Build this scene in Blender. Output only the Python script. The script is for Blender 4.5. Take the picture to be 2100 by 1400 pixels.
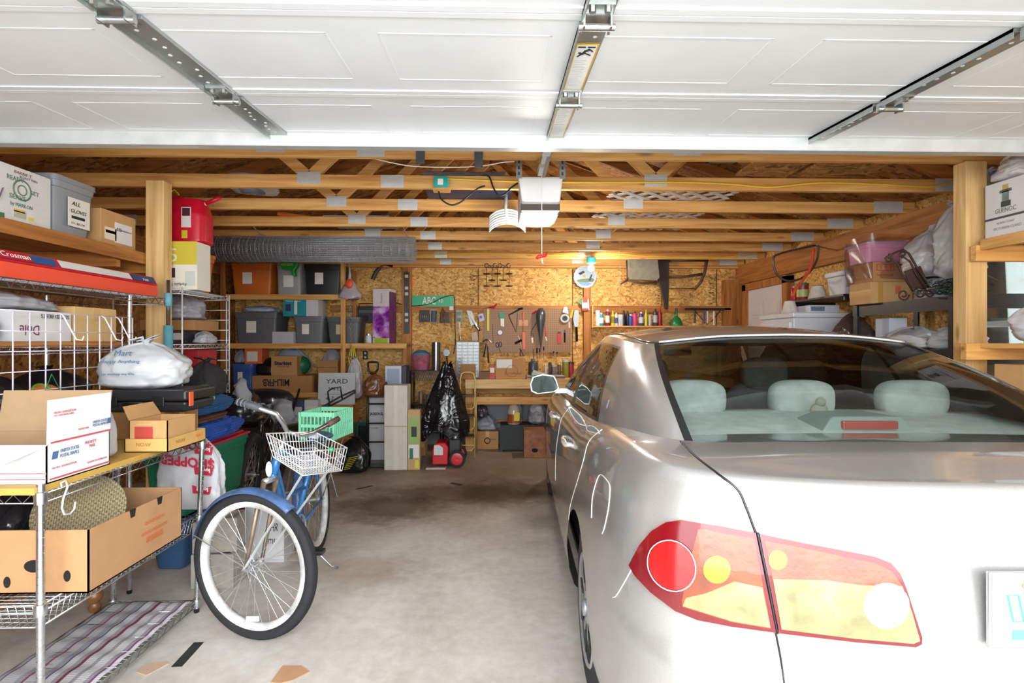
import bpy, bmesh, math, random
from mathutils import Vector, Matrix, noise
from mathutils.bvhtree import BVHTree
PI = math.pi
for o in list(bpy.data.objects): bpy.data.objects.remove(o)
SC = bpy.context.scene
COL = SC.collection

# ------------------------------------------------------------------ camera
F_PX, CAM_Z, YAW = 1095.0, 1.40, math.radians(1.45)
cam_d = bpy.data.cameras.new('camera')
cam_d.sensor_width = 36.0; cam_d.sensor_fit = 'HORIZONTAL'
cam_d.lens = F_PX*36.0/2100.0
cam_d.clip_start = 0.02; cam_d.clip_end = 200
cam = bpy.data.objects.new('camera', cam_d); COL.objects.link(cam)
cam.location = (0, 0, CAM_Z)
cam.rotation_euler = (PI/2, 0, -YAW)
SC.camera = cam

# ------------------------------------------------------------------ world, lights, exposure
SC.view_settings.view_transform = 'Standard'
SC.view_settings.look = 'None'
SC.view_settings.exposure = 0.46
SC.view_settings.gamma = 1.0
SC.view_settings.use_curve_mapping = False
W_ = bpy.data.worlds.new('overcast_sky'); SC.world = W_; W_.use_nodes = True
wn = W_.node_tree.nodes; wl = W_.node_tree.links
bg = wn['Background']
tc = wn.new('ShaderNodeTexCoord'); sep = wn.new('ShaderNodeSeparateXYZ'); cr = wn.new('ShaderNodeValToRGB')
wl.new(tc.outputs['Generated'], sep.inputs[0]); wl.new(sep.outputs['Z'], cr.inputs[0])
cr.color_ramp.elements[0].position = 0.0; cr.color_ramp.elements[0].color = (0.80, 0.84, 0.86, 1)
cr.color_ramp.elements[1].position = 0.5; cr.color_ramp.elements[1].color = (0.94, 0.97, 1.0, 1)
wl.new(cr.outputs[0], bg.inputs[0]); bg.inputs[1].default_value = 3.6

def lamp(name, kind, loc, power, color=(1,1,1), size=0.1, size_y=None, rot=(0,0,0)):
    d = bpy.data.lights.new(name, kind); d.energy = power; d.color = color
    if kind == 'AREA':
        d.shape = 'RECTANGLE'; d.size = size; d.size_y = size_y or size
    elif kind != 'SUN': d.shadow_soft_size = size
    else: d.angle = size
    o = bpy.data.objects.new(name, d); COL.objects.link(o); o.location = loc; o.rotation_euler = rot
    return o
BULB = (1.15, 6.45, 2.33)
lamp('bulb_light', 'POINT', (BULB[0], BULB[1]-0.02, BULB[2]-0.07), 36, (1.0, 0.9, 0.75), 0.06)
lamp('opener_fill', 'POINT', (0.26, 3.75, 2.10), 16, (1.0, 0.95, 0.88), 0.10)  # fill lamp added below the opener, whose own bulb is off
# the photographer's bounced flash, standing beside the camera in the doorway
lamp('bounced_flash', 'AREA', (0.1, -0.25, 1.95), 58, (0.95, 0.98, 1.0), 1.6, 0.8, (math.radians(84), 0, 0))
# large area lamp added outside the opening to fill in for daylight
lamp('driveway_fill', 'AREA', (0.2, -5.5, 2.4), 420, (0.96, 0.98, 1.0), 11.0, 4.6, (math.radians(84), 0, 0))

# ------------------------------------------------------------------ pixel helpers
FW = Vector((math.sin(YAW), math.cos(YAW), 0)); RT = Vector((math.cos(YAW), -math.sin(YAW), 0)); UP = Vector((0,0,1))
CAM = Vector((0, 0, CAM_Z))
def ray(px, py): return FW + RT*((px-1050)/F_PX) + UP*((700-py)/F_PX)
def P(px, py, Y):
    d = ray(px, py); return CAM + d*(Y/d.y)
def PX(px, py, X):
    d = ray(px, py); return CAM + d*(X/d.x)
def PZ(px, py, z):
    d = ray(px, py); return CAM + d*((z-CAM_Z)/d.z)
def XX(px, Y): return P(px, 700, Y).x
def ZZ(py, Y, px=1050): return P(px, py, Y).z

# ------------------------------------------------------------------ materials
def lin(h):
    h = h.lstrip('#'); out = []
    for i in (0, 2, 4):
        c = int(h[i:i+2], 16)/255.0
        out.append(c/12.92 if c <= 0.04045 else ((c+0.055)/1.055)**2.4)
    return tuple(out)+(1.0,)
_MC = {}
def _new(name):
    m = bpy.data.materials.new(name); m.use_nodes = True
    return m, m.node_tree.nodes, m.node_tree.links, m.node_tree.nodes['Principled BSDF']
def mt(hexc, r=0.6, m=0.0, kind='plain', coat=0.0):
    """cached simple procedural material: base colour with a little noise variation, bump by kind"""
    key = (hexc, r, m, kind, coat)
    if key in _MC: return _MC[key]
    mat, n, l, b = _new(kind+'_'+hexc.strip('#'))
    c = lin(hexc)
    if kind == 'bag': c = tuple(x*.74 for x in c[:3])+(1,)
    tc = n.new('ShaderNodeTexCoord'); nz = n.new('ShaderNodeTexNoise'); mx = n.new('ShaderNodeMix'); mx.data_type = 'RGBA'
    sc, amt, bump, bsc = {'plain': (6, .07, 0, 0), 'card': (14, .10, .15, 40), 'bag': (9, .08, .9, 9), 'cloth': (18, .22, .5, 60),
                          'metal': (12, .15, .08, 60), 'chrome': (8, .06, 0, 0), 'paper': (10, .05, .05, 30), 'paint': (5, .05, .05, 30),
                          'tarp': (10, .3, .9, 16), 'rust': (16, .55, .3, 50), 'gloss': (5, .05, 0, 0), 'wicker': (10, .2, 0, 0)}[kind]
    nz.inputs['Scale'].default_value = sc; nz.inputs['Detail'].default_value = 3
    l.new(tc.outputs['Object'], nz.inputs['Vector'])
    d = [min(1, x*(1-amt*1.5)) for x in c[:3]]+[1]; u = [min(1, x*(1+amt)+amt*0.02) for x in c[:3]]+[1]
    mx.inputs['A'].default_value = d; mx.inputs['B'].default_value = u
    l.new(nz.outputs[0], mx.inputs['Factor']); l.new(mx.outputs['Result'], b.inputs['Base Color'])
    b.inputs['Roughness'].default_value = r; b.inputs['Metallic'].default_value = m
    if coat: b.inputs['Coat Weight'].default_value = coat; b.inputs['Coat Roughness'].default_value = .05
    if bump:
        bn = n.new('ShaderNodeBump'); n2 = n.new('ShaderNodeTexNoise'); n2.inputs['Scale'].default_value = bsc; n2.inputs['Detail'].default_value = 4
        if kind in ('bag', 'tarp'):
            n2.noise_type = 'RIDGED_MULTIFRACTAL'; n2.inputs['Distortion'].default_value = .6; n2.inputs['Scale'].default_value = bsc*.8
        l.new(tc.outputs['Object'], n2.inputs['Vector']); l.new(n2.outputs[0], bn.inputs['Height'])
        bn.inputs['Strength'].default_value = bump; bn.inputs['Distance'].default_value = 0.03 if kind in ('bag', 'tarp') else 0.003
        l.new(bn.outputs[0], b.inputs['Normal'])
    if kind == 'chrome': b.inputs['Metallic'].default_value = 1.0
    _MC[key] = mat
    return mat
def emit(hexc, s):
    key = ('emit', hexc, s)
    if key in _MC: return _MC[key]
    mat, n, l, b = _new('glow'); b.inputs['Base Color'].default_value = lin(hexc)
    b.inputs['Emission Color'].default_value = lin(hexc); b.inputs['Emission Strength'].default_value = s
    _MC[key] = mat; return mat
def glass(name, tint, alpha_rough=0.0, mixf=.85, ior=1.5):
    """thin pane: mostly transparent with a fresnel reflection"""
    mat, n, l, b = _new(name); out = n['Material Output']
    tr = n.new('ShaderNodeBsdfTransparent'); tr.inputs[0].default_value = lin(tint)
    gl = n.new('ShaderNodeBsdfGlossy'); gl.inputs['Roughness'].default_value = alpha_rough
    fr = n.new('ShaderNodeFresnel'); fr.inputs[0].default_value = ior
    mx = n.new('ShaderNodeMixShader')
    ma = n.new('ShaderNodeMath'); ma.operation = 'MULTIPLY_ADD'; ma.inputs[1].default_value = mixf; ma.inputs[2].default_value = 0.02
    l.new(fr.outputs[0], ma.inputs[0]); l.new(ma.outputs[0], mx.inputs[0]); l.new(tr.outputs[0], mx.inputs[1]); l.new(gl.outputs[0], mx.inputs[2])
    l.new(mx.outputs[0], out.inputs['Surface']); n.remove(b)
    return mat
def wood(name, c0, c1, axis, knots=True, rough=.62):
    mat, n, l, b = _new(name)
    tc = n.new('ShaderNodeTexCoord'); mp = n.new('ShaderNodeMapping'); s = [14, 14, 14]; s['XYZ'.index(axis)] = .9
    mp.inputs['Scale'].default_value = s; l.new(tc.outputs['Object'], mp.inputs[0])
    oi = n.new('ShaderNodeObjectInfo'); va = n.new('ShaderNodeVectorMath'); va.operation = 'ADD'; sc = n.new('ShaderNodeVectorMath'); sc.operation = 'SCALE'
    cb = n.new('ShaderNodeCombineXYZ'); l.new(oi.outputs['Random'], cb.inputs[0]); l.new(oi.outputs['Random'], cb.inputs[1]); l.new(oi.outputs['Random'], cb.inputs[2])
    l.new(cb.outputs[0], sc.inputs[0]); sc.inputs[3].default_value = 37.0
    l.new(mp.outputs[0], va.inputs[0]); l.new(sc.outputs[0], va.inputs[1])
    nz = n.new('ShaderNodeTexNoise'); nz.inputs['Scale'].default_value = 1.6; nz.inputs['Detail'].default_value = 6; nz.inputs['Distortion'].default_value = .8
    l.new(va.outputs[0], nz.inputs['Vector'])
    r = n.new('ShaderNodeValToRGB'); r.color_ramp.elements[0].position = .32; r.color_ramp.elements[0].color = lin(c0)
    r.color_ramp.elements[1].position = .68; r.color_ramp.elements[1].color = lin(c1)
    l.new(nz.outputs[0], r.inputs[0])
    last = r.outputs[0]
    if knots:
        vo = n.new('ShaderNodeTexVoronoi'); mp2 = n.new('ShaderNodeMapping'); s2 = [9, 9, 9]; s2['XYZ'.index(axis)] = 2.6
        mp2.inputs['Scale'].default_value = s2; l.new(tc.outputs['Object'], mp2.inputs[0])
        v2 = n.new('ShaderNodeVectorMath'); v2.operation = 'ADD'; l.new(mp2.outputs[0], v2.inputs[0]); l.new(sc.outputs[0], v2.inputs[1]); l.new(v2.outputs[0], vo.inputs['Vector'])
        vo.inputs['Scale'].default_value = 1
        r2 = n.new('ShaderNodeValToRGB'); r2.color_ramp.elements[0].position = .05; r2.color_ramp.elements[0].color = (1,1,1,1)
        r2.color_ramp.elements[1].position = .17; r2.color_ramp.elements[1].color = (0,0,0,1)
        l.new(vo.outputs['Distance'], r2.inputs[0])
        mx = n.new('ShaderNodeMix'); mx.data_type = 'RGBA'; mx.inputs['B'].default_value = [x*.35 for x in lin(c0)[:3]]+[1]
        mm = n.new('ShaderNodeMath'); mm.operation = 'MULTIPLY'; mm.inputs[1].default_value = .75
        l.new(r2.outputs[0], mm.inputs[0]); l.new(mm.outputs[0], mx.inputs['Factor']); l.new(last, mx.inputs['A']); last = mx.outputs['Result']
    l.new(last, b.inputs['Base Color']); b.inputs['Roughness'].default_value = rough
    return mat
PINE = {a: wood('pine_'+a, '#c08440', '#e6b46c', a) for a in 'XYZ'}
DARKPINE = {a: wood('aged_pine_'+a, '#8f5522', '#c08140', a) for a in 'XYZ'}
PALE = {a: wood('pale_pine_'+a, '#c99a5c', '#e8c68c', a) for a in 'XYZ'}
def osb(name, cols, sc=1.0):
    mat, n, l, b = _new(name)
    tc = n.new('ShaderNodeTexCoord')
    prev = None
    for i, (rot, seed) in enumerate(((.5, 0), (-.6, 9.3), (1.45, 21.7))):
        rm = n.new('ShaderNodeMapping'); rm.inputs['Rotation'].default_value = (0, rot, rot*.7); rm.inputs['Location'].default_value = (seed, seed*.7, seed*1.3)
        mp = n.new('ShaderNodeMapping'); mp.inputs['Scale'].default_value = (46*sc, 30*sc, 13*sc)
        l.new(tc.outputs['Object'], rm.inputs[0]); l.new(rm.outputs[0], mp.inputs[0])
        nd = n.new('ShaderNodeTexNoise'); nd.inputs['Scale'].default_value = .6; vs = n.new('ShaderNodeVectorMath'); vs.operation = 'MULTIPLY_ADD'
        l.new(mp.outputs[0], nd.inputs['Vector']); l.new(nd.outputs['Color'], vs.inputs[0]); vs.inputs[1].default_value = (1.6,)*3; l.new(mp.outputs[0], vs.inputs[2])
        vo = n.new('ShaderNodeTexVoronoi'); vo.inputs['Scale'].default_value = 1; l.new(vs.outputs[0], vo.inputs['Vector'])
        sx = n.new('ShaderNodeSeparateColor'); l.new(vo.outputs['Color'], sx.inputs[0])
        r = n.new('ShaderNodeValToRGB'); e = r.color_ramp.elements
        e[0].position = 0; e[0].color = lin(cols[0]); e[1].position = 1; e[1].color = lin(cols[3])
        for p_, c_ in ((.22, cols[1]), (.62, cols[2])): k = e.new(p_); k.color = lin(c_)
        l.new(sx.outputs[0], r.inputs[0])
        if prev is None: prev = r.outputs[0]
        else:
            mx = n.new('ShaderNodeMix'); mx.data_type = 'RGBA'; gt = n.new('ShaderNodeMath'); gt.operation = 'GREATER_THAN'; gt.inputs[1].default_value = .55
            l.new(sx.outputs[1], gt.inputs[0]); l.new(gt.outputs[0], mx.inputs['Factor']); l.new(prev, mx.inputs['A']); l.new(r.outputs[0], mx.inputs['B']); prev = mx.outputs['Result']
    l.new(prev, b.inputs['Base Color']); b.inputs['Roughness'].default_value = .7
    return mat
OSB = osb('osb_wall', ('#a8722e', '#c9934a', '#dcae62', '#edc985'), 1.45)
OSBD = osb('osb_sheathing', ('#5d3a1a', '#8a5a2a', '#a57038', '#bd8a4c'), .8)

# ------------------------------------------------------------------ mesh builder
class MB:
    def __init__(s): s.v = []; s.f = []; s.m = []; s.mi = 0
    def mat(s, i): s.mi = i; return s
    def add(s, vs, fs, M=None):
        b = len(s.v)
        s.v += [tuple(M @ Vector(v)) if M is not None else tuple(v) for v in vs]
        for f in fs: s.f.append(tuple(b+i for i in f)); s.m.append(s.mi)
        return s
    def box(s, x0, x1, y0, y1, z0, z1, M=None, taper=0.0):
        t = taper
        vs = [(x0+t, y0+t, z0), (x1-t, y0+t, z0), (x1-t, y1-t, z0), (x0+t, y1-t, z0), (x0, y0, z1), (x1, y0, z1), (x1, y1, z1), (x0, y1, z1)]
        return s.add(vs, [(3,2,1,0), (4,5,6,7), (0,1,5,4), (1,2,6,5), (2,3,7,6), (3,0,4,7)], M)
    def beam(s, p, q, w, h, up=(0,0,1)):
        """rectangular bar from p to q; w sideways, h along up"""
        p = Vector(p); q = Vector(q); d = (q-p).normalized(); u = Vector(up); sd = d.cross(u)
        if sd.length < 1e-4: sd = d.cross(Vector((1,0,0)))
        sd.normalize(); u = sd.cross(d)
        a = sd*w/2; b = u*h/2
        vs = [p-a-b, p+a-b, p+a+b, p-a+b, q-a-b, q+a-b, q+a+b, q-a+b]
        return s.add(vs, [(0,1,2,3), (7,6,5,4), (4,5,1,0), (5,6,2,1), (6,7,3,2), (7,4,0,3)])
    def tube(s, pts, r, n=8, closed=False, caps=True):
        pts = [Vector(p) for p in pts]; N = len(pts); rs = r if isinstance(r, (list, tuple)) else [r]*N
        b = len(s.v); prev = None
        for i, p in enumerate(pts):
            if closed: t = pts[(i+1) % N]-pts[i-1]
            else: t = pts[min(i+1, N-1)]-pts[max(i-1, 0)]
            if t.length < 1e-9: t = Vector((0,0,1))
            t.normalize()
            if prev is None:
                a = Vector((0,0,1)) if abs(t.z) < .9 else Vector((1,0,0)); x = t.cross(a).normalized()
            else:
                x = prev - t*prev.dot(t)
                x = x.normalized() if x.length > 1e-6 else t.orthogonal().normalized()
            prev = x; y = t.cross(x)
            for k in range(n):
                an = 2*PI*k/n; s.v.append(tuple(p+(x*math.cos(an)+y*math.sin(an))*rs[i]))
        R = N if closed else N-1
        for i in range(R):
            j = (i+1) % N
            for k in range(n):
                k2 = (k+1) % n; s.f.append((b+i*n+k, b+i*n+k2, b+j*n+k2, b+j*n+k)); s.m.append(s.mi)
        if caps and not closed:
            s.f.append(tuple(b+k for k in reversed(range(n)))); s.f.append(tuple(b+(N-1)*n+k for k in range(n))); s.m += [s.mi]*2
        return s
    def lathe(s, prof, c=(0,0,0), n=16, M=None, sx=1, sy=1):
        """prof [(r,z)...] about +Z through c"""
        b0 = []; fs = []; N = len(prof)
        for r, z in prof:
            for k in range(n):
                a = 2*PI*k/n; b0.append((c[0]+r*sx*math.cos(a), c[1]+r*sy*math.sin(a), c[2]+z))
        for i in range(N-1):
            for k in range(n):
                k2 = (k+1) % n; fs.append((i*n+k, i*n+k2, (i+1)*n+k2, (i+1)*n+k))
        if prof[0][0] > 1e-4: fs.append(tuple(reversed(range(n))))
        if prof[-1][0] > 1e-4: fs.append(tuple((N-1)*n+k for k in range(n)))
        return s.add(b0, fs, M)
    def torus(s, c, R, r, axis=(0,0,1), n=32, k=8, a0=0, a1=2*PI):
        c = Vector(c); ax = Vector(axis).normalized(); x = ax.orthogonal().normalized(); y = ax.cross(x)
        full = abs(a1-a0-2*PI) < 1e-5
        m = n if full else n+1
        return s.tube([c+(x*math.cos(a0+(a1-a0)*i/n)+y*math.sin(a0+(a1-a0)*i/n))*R for i in range(m)], r, k, closed=full)
    def prism(s, poly, y0, y1, plane='XZ', M=None):
        """extrude 2D polygon (ccw) in plane; XZ extrudes on Y, XY on Z, YZ on X"""
        n = len(poly)
        def m(a, b, h): return {'XZ': (a, h, b), 'XY': (a, b, h), 'YZ': (h, a, b)}[plane]
        vs = [m(a, b, y0) for a, b in poly]+[m(a, b, y1) for a, b in poly]
        fs = [tuple(range(n)), tuple(reversed(range(n, 2*n)))]+[(i, i+n, (i+1) % n+n, (i+1) % n) for i in range(n)]
        return s.add(vs, fs, M)
    def grid(s, fn, nu, nv, closed_u=False, M=None):
        vs = [fn(i/nu, j/nv) for j in range(nv+1) for i in range(nu+(0 if closed_u else 1))]
        w = nu if closed_u else nu+1
        fs = [(j*w+i, j*w+(i+1) % w, (j+1)*w+(i+1) % w, (j+1)*w+i) for j in range(nv) for i in range(nu)]
        return s.add(vs, fs, M)
    def sphere(s, c, r, n=16, m=10, sc=(1,1,1)):
        prof = [(max(1e-5, math.sin(PI*i/m))*1.0, -math.cos(PI*i/m)) for i in range(m+1)]
        return s.lathe(prof, (0,0,0), n, Matrix.Translation(c) @ Matrix.Diagonal((r*sc[0], r*sc[1], r*sc[2], 1)))
    def build(s, name, mats, parent=None, smooth=False, bevel=0, sub=0, recalc=True, solid=0):
        me = bpy.data.meshes.new(name); me.from_pydata(s.v, [], s.f)
        if not isinstance(mats, (list, tuple)): mats = [mats]
        for m in mats: me.materials.append(m)
        if len(mats) > 1: me.polygons.foreach_set('material_index', s.m)
        if recalc:
            bm = bmesh.new(); bm.from_mesh(me); bmesh.ops.recalc_face_normals(bm, faces=bm.faces); bm.to_mesh(me); bm.free()
        if smooth:
            me.polygons.foreach_set('use_smooth', [True]*len(me.polygons))
            if smooth != 'all': me.set_sharp_from_angle(angle=math.radians(40))
        o = bpy.data.objects.new(name, me); COL.objects.link(o)
        if parent is not None: o.parent = parent
        if solid:
            mo = o.modifiers.new('thickness', 'SOLIDIFY'); mo.thickness = solid; mo.offset = -1
        if bevel:
            mo = o.modifiers.new('bevel', 'BEVEL'); mo.width = bevel; mo.segments = 2; mo.limit_method = 'ANGLE'; mo.angle_limit = math.radians(40)
        if sub:
            mo = o.modifiers.new('sub', 'SUBSURF'); mo.levels = sub; mo.render_levels = sub
            me.polygons.foreach_set('use_smooth', [True]*len(me.polygons))
        return o
def tag(o, label, cat, group=None, kind=None):
    o['label'] = label
    if cat: o['category'] = cat
    if group: o['group'] = group
    if kind: o['kind'] = kind
    return o
def thing(name, label, cat, loc=(0,0,0), rz=0.0, group=None, rot=None):
    o = bpy.data.objects.new(name, None); COL.objects.link(o); o.empty_display_size = .05
    o.location = loc; o.rotation_euler = rot if rot else (0, 0, rz)
    return tag(o, label, cat, group)
def struct(o, label=None):
    o['kind'] = 'structure'
    if label: o['label'] = label
    return o
def copy_tree(o, parent=None):
    c = o.copy(); COL.objects.link(c); c.parent = parent
    for ch in [x for x in bpy.data.objects if x.parent == o]: copy_tree(ch, c)
    return c
_FONT = {}
def text(parent, s, h, org, xd, ud, m, name='lettering', nrm_off=.0012, w=None, shear=0, bold=0):
    """mesh lettering; baseline-left at org, letters of cap height h, running along xd with up ud; w fits the width"""
    cu = bpy.data.curves.new('t', 'FONT'); cu.body = s; cu.size = h/0.70; cu.shear = shear; cu.offset = bold; cu.resolution_u = 2; cu.extrude = 0.0004
    ob = bpy.data.objects.new('t', cu); COL.objects.link(ob)
    dg = bpy.context.evaluated_depsgraph_get(); me = bpy.data.meshes.new_from_object(ob.evaluated_get(dg))
    bpy.data.objects.remove(ob); bpy.data.curves.remove(cu)
    if not me.vertices: return None
    xd = Vector(xd).normalized(); ud = Vector(ud).normalized(); nd = xd.cross(ud)
    xs = [v.co.x for v in me.vertices]; k = (w/(max(xs)-min(xs))) if w else 1.0
    for v in me.vertices:
        c = v.co.copy(); v.co = Vector(org)+xd*((c.x-min(xs))*k)+ud*c.y+nd*(c.z+nrm_off)
    me.name = name; me.materials.clear(); me.materials.append(m)
    o = bpy.data.objects.new(name, me); COL.objects.link(o); o.parent = parent
    return o
INK = mt('#22222a', .7); WHITE = mt('#eceae4', .6); RED = mt('#c8202c', .5)

# ------------------------------------------------------------------ generic boxes
class Box:
    """a box-shaped thing: root at the centre of its base; faces addressable for labels and lettering"""
    def __init__(s, root, W, D, H): s.r = root; s.W = W; s.D = D; s.H = H
    def face(s, f, e=0.0):
        W, D, H = s.W/2, s.D/2, s.H
        return {'F': (Vector((-W, -D-e, 0)), Vector((1,0,0)), Vector((0,0,1)), Vector((0,-1,0)), s.W, H),
                'R': (Vector((W+e, -D, 0)), Vector((0,1,0)), Vector((0,0,1)), Vector((1,0,0)), s.D, H),
                'L': (Vector((-W-e, D, 0)), Vector((0,-1,0)), Vector((0,0,1)), Vector((-1,0,0)), s.D, H),
                'T': (Vector((-W, -D, H+e)), Vector((1,0,0)), Vector((0,1,0)), Vector((0,0,1)), s.W, s.D)}[f]
    def patch(s, f, u0, u1, v0, v1, m, name='paper_label', th=.0015, off=0.0, tilt=0):
        o, x, u, n, w, h = s.face(f, off)
        a = o+x*(u0*w)+u*(v0*h); bx = x*((u1-u0)*w); by = u*((v1-v0)*h)
        if tilt:
            c = a+bx/2+by/2; q = Matrix.Rotation(tilt, 3, n); bx = q @ bx; by = q @ by; a = c-bx/2-by/2
        mb = MB(); t = n*th
        mb.add([a, a+bx, a+bx+by, a+by, a+t, a+bx+t, a+bx+by+t, a+by+t], [(3,2,1,0), (4,5,6,7), (0,1,5,4), (1,2,6,5), (2,3,7,6), (3,0,4,7)])
        return mb.build(name, m, s.r)
    def text(s, f, str_, u, v, h, m=None, w=None, flip=False, off=.002, name='lettering', shear=0, bold=0):
        o, x, up, n, W_, H_ = s.face(f, off)
        p = o+x*(u*W_)+up*(v*H_)
        if flip: x = -x; up = -up
        return text(s.r, str_, h, p, x, up, m or INK, name, 0.0, w, shear, bold)
CARD = mt('#b98a57', .8, kind='card'); CARD2 = mt('#c79a66', .8, kind='card'); CARD3 = mt('#a97c4c', .8, kind='card'); WCARD = mt('#d9d9d8', .7, kind='card')
TAPE = mt('#c9a36a', .35); KRAFTIN = mt('#b39470', .85, kind='card')
def cbox(name, label, x0, x1, y0, y1, z0, z1, m=CARD, rz=0, tape='T', open_=False, flaps=None, group=None, cat='box', tapem=None):
    W, D, H = x1-x0, y1-y0, z1-z0
    r = thing(name, label, cat, ((x0+x1)/2, (y0+y1)/2, z0), rz, group)
    b = Box(r, W, D, H); t = .004
    if not open_:
        MB().box(-W/2, W/2, -D/2, D/2, 0, H).build('carton', m, r, bevel=.003)
        if tape:
            tm = tapem or TAPE
            q = MB()
            if W >= D: q.box(-W/2-.001, W/2+.001, -.024, .024, H-.001, H+.001).box(-W/2-.0015, -W/2+.001, -.024, .024, H-.07*min(1, H/.1), H+.001).box(W/2-.001, W/2+.0015, -.024, .024, H-.07*min(1, H/.1), H+.001)
            else: q.box(-.024, .024, -D/2-.001, D/2+.001, H-.001, H+.001).box(-.024, .024, -D/2-.0015, -D/2+.001, H-.07*min(1, H/.1), H+.001)
            q.build('packing_tape', tm, r)
    else:
        q = MB(); q.box(-W/2, W/2, -D/2, D/2, 0, t)
        q.box(-W/2, W/2, -D/2, -D/2+t, 0, H).box(-W/2, W/2, D/2-t, D/2, 0, H).box(-W/2, -W/2+t, -D/2, D/2, 0, H).box(W/2-t, W/2, -D/2, D/2, 0, H)
        q.build('carton', m, r)
        for fl in (flaps or ()):
            side, length, ang = fl   # ang: 0 = lying level outward, 90 = straight up
            a = math.radians(ang); c, s_ = math.cos(a)*length, math.sin(a)*length; e = .004
            if side == 'F': pts = [(-W/2, -D/2, H), (W/2, -D/2, H), (W/2-.01, -D/2-c, H+s_), (-W/2+.01, -D/2-c, H+s_)]
            if side == 'B': pts = [(-W/2, D/2, H), (W/2, D/2, H), (W/2-.01, D/2+c, H+s_), (-W/2+.01, D/2+c, H+s_)]
            if side == 'R': pts = [(W/2, -D/2, H), (W/2, D/2, H), (W/2+c, D/2-.01, H+s_), (W/2+c, -D/2+.01, H+s_)]
            if side == 'L': pts = [(-W/2, -D/2, H), (-W/2, D/2, H), (-W/2-c, D/2-.01, H+s_), (-W/2-c, -D/2+.01, H+s_)]
            P_ = [Vector(p) for p in pts]; nn = (P_[1]-P_[0]).cross(P_[2]-P_[0]).normalized()*e
            MB().add(P_+[p+nn for p in P_], [(3,2,1,0), (4,5,6,7), (0,1,5,4), (1,2,6,5), (2,3,7,6), (3,0,4,7)]).build('flap', m, r)
    return b
def tote(name, label, x0, x1, y0, y1, z0, z1, hexc, lid=None, rz=0, paper=True, group=None, cat='storage tote', face='F', taper=.035, paperm=None):
    W, D, H = x1-x0, y1-y0, z1-z0
    r = thing(name, label, cat, ((x0+x1)/2, (y0+y1)/2, z0), rz, group); b = Box(r, W, D, H)
    m = mt(hexc, .45); q = MB(); lh = .03 if lid else 0
    zb = H-lh
    def ring(z, t, k=.03):
        a, c = W/2-t, D/2-t; pts = []
        for cx, cy, s0 in ((a-k, c-k, 0), (-a+k, c-k, 1), (-a+k, -c+k, 2), (a-k, -c+k, 3)):
            for i in range(4): an = (s0+i/3)*PI/2; pts.append((cx+k*math.cos(an), cy+k*math.sin(an), z))
        return pts
    rings = [ring(0, taper+.008), ring(.006, taper), ring(zb*.45, taper*.62), ring(zb*.8, taper*.42), ring(zb*.81, taper*.25), ring(zb-.028, taper*.15), ring(zb-.027, 0), ring(zb, 0), ring(zb, .012), ring(zb-.03, .014), ring(.02, taper+.012)]
    vs = [p for g in rings for p in g]; fs = []
    for i in range(len(rings)-1):
        for k in range(16): fs.append((i*16+k, i*16+(k+1) % 16, (i+1)*16+(k+1) % 16, (i+1)*16+k))
    fs.append(tuple(reversed(range(16)))); fs.append(tuple((len(rings)-1)*16+k for k in range(16)))
    q.add(vs, fs); q.build('tub', m, r, smooth=True)
    # recessed-looking handle panel on the ends
    for sgn in (-1, 1):
        MB().box(-W*.22, W*.22, sgn*(D/2-.010)-.006, sgn*(D/2-.010)+.006, zb-.065, zb-.03).build('handle', m, r, bevel=.004)
    if lid:
        lm = mt(lid, .45); q = MB()
        q.box(-W/2-.006, W/2+.006, -D/2-.006, D/2+.006, zb, zb+.016).box(-W/2+.03, W/2-.03, -D/2+.03, D/2-.03, zb+.016, H)
        q.build('lid', lm, r, bevel=.006)
    if paper:
        o_ = .0 if face == 'T' else -.008
        b.patch(face, .30, .52, .35, .72, paperm or mt('#e6e2d8', .7, kind='paper'), 'paper_label', th=.004, off=-.006)
    return b
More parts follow.
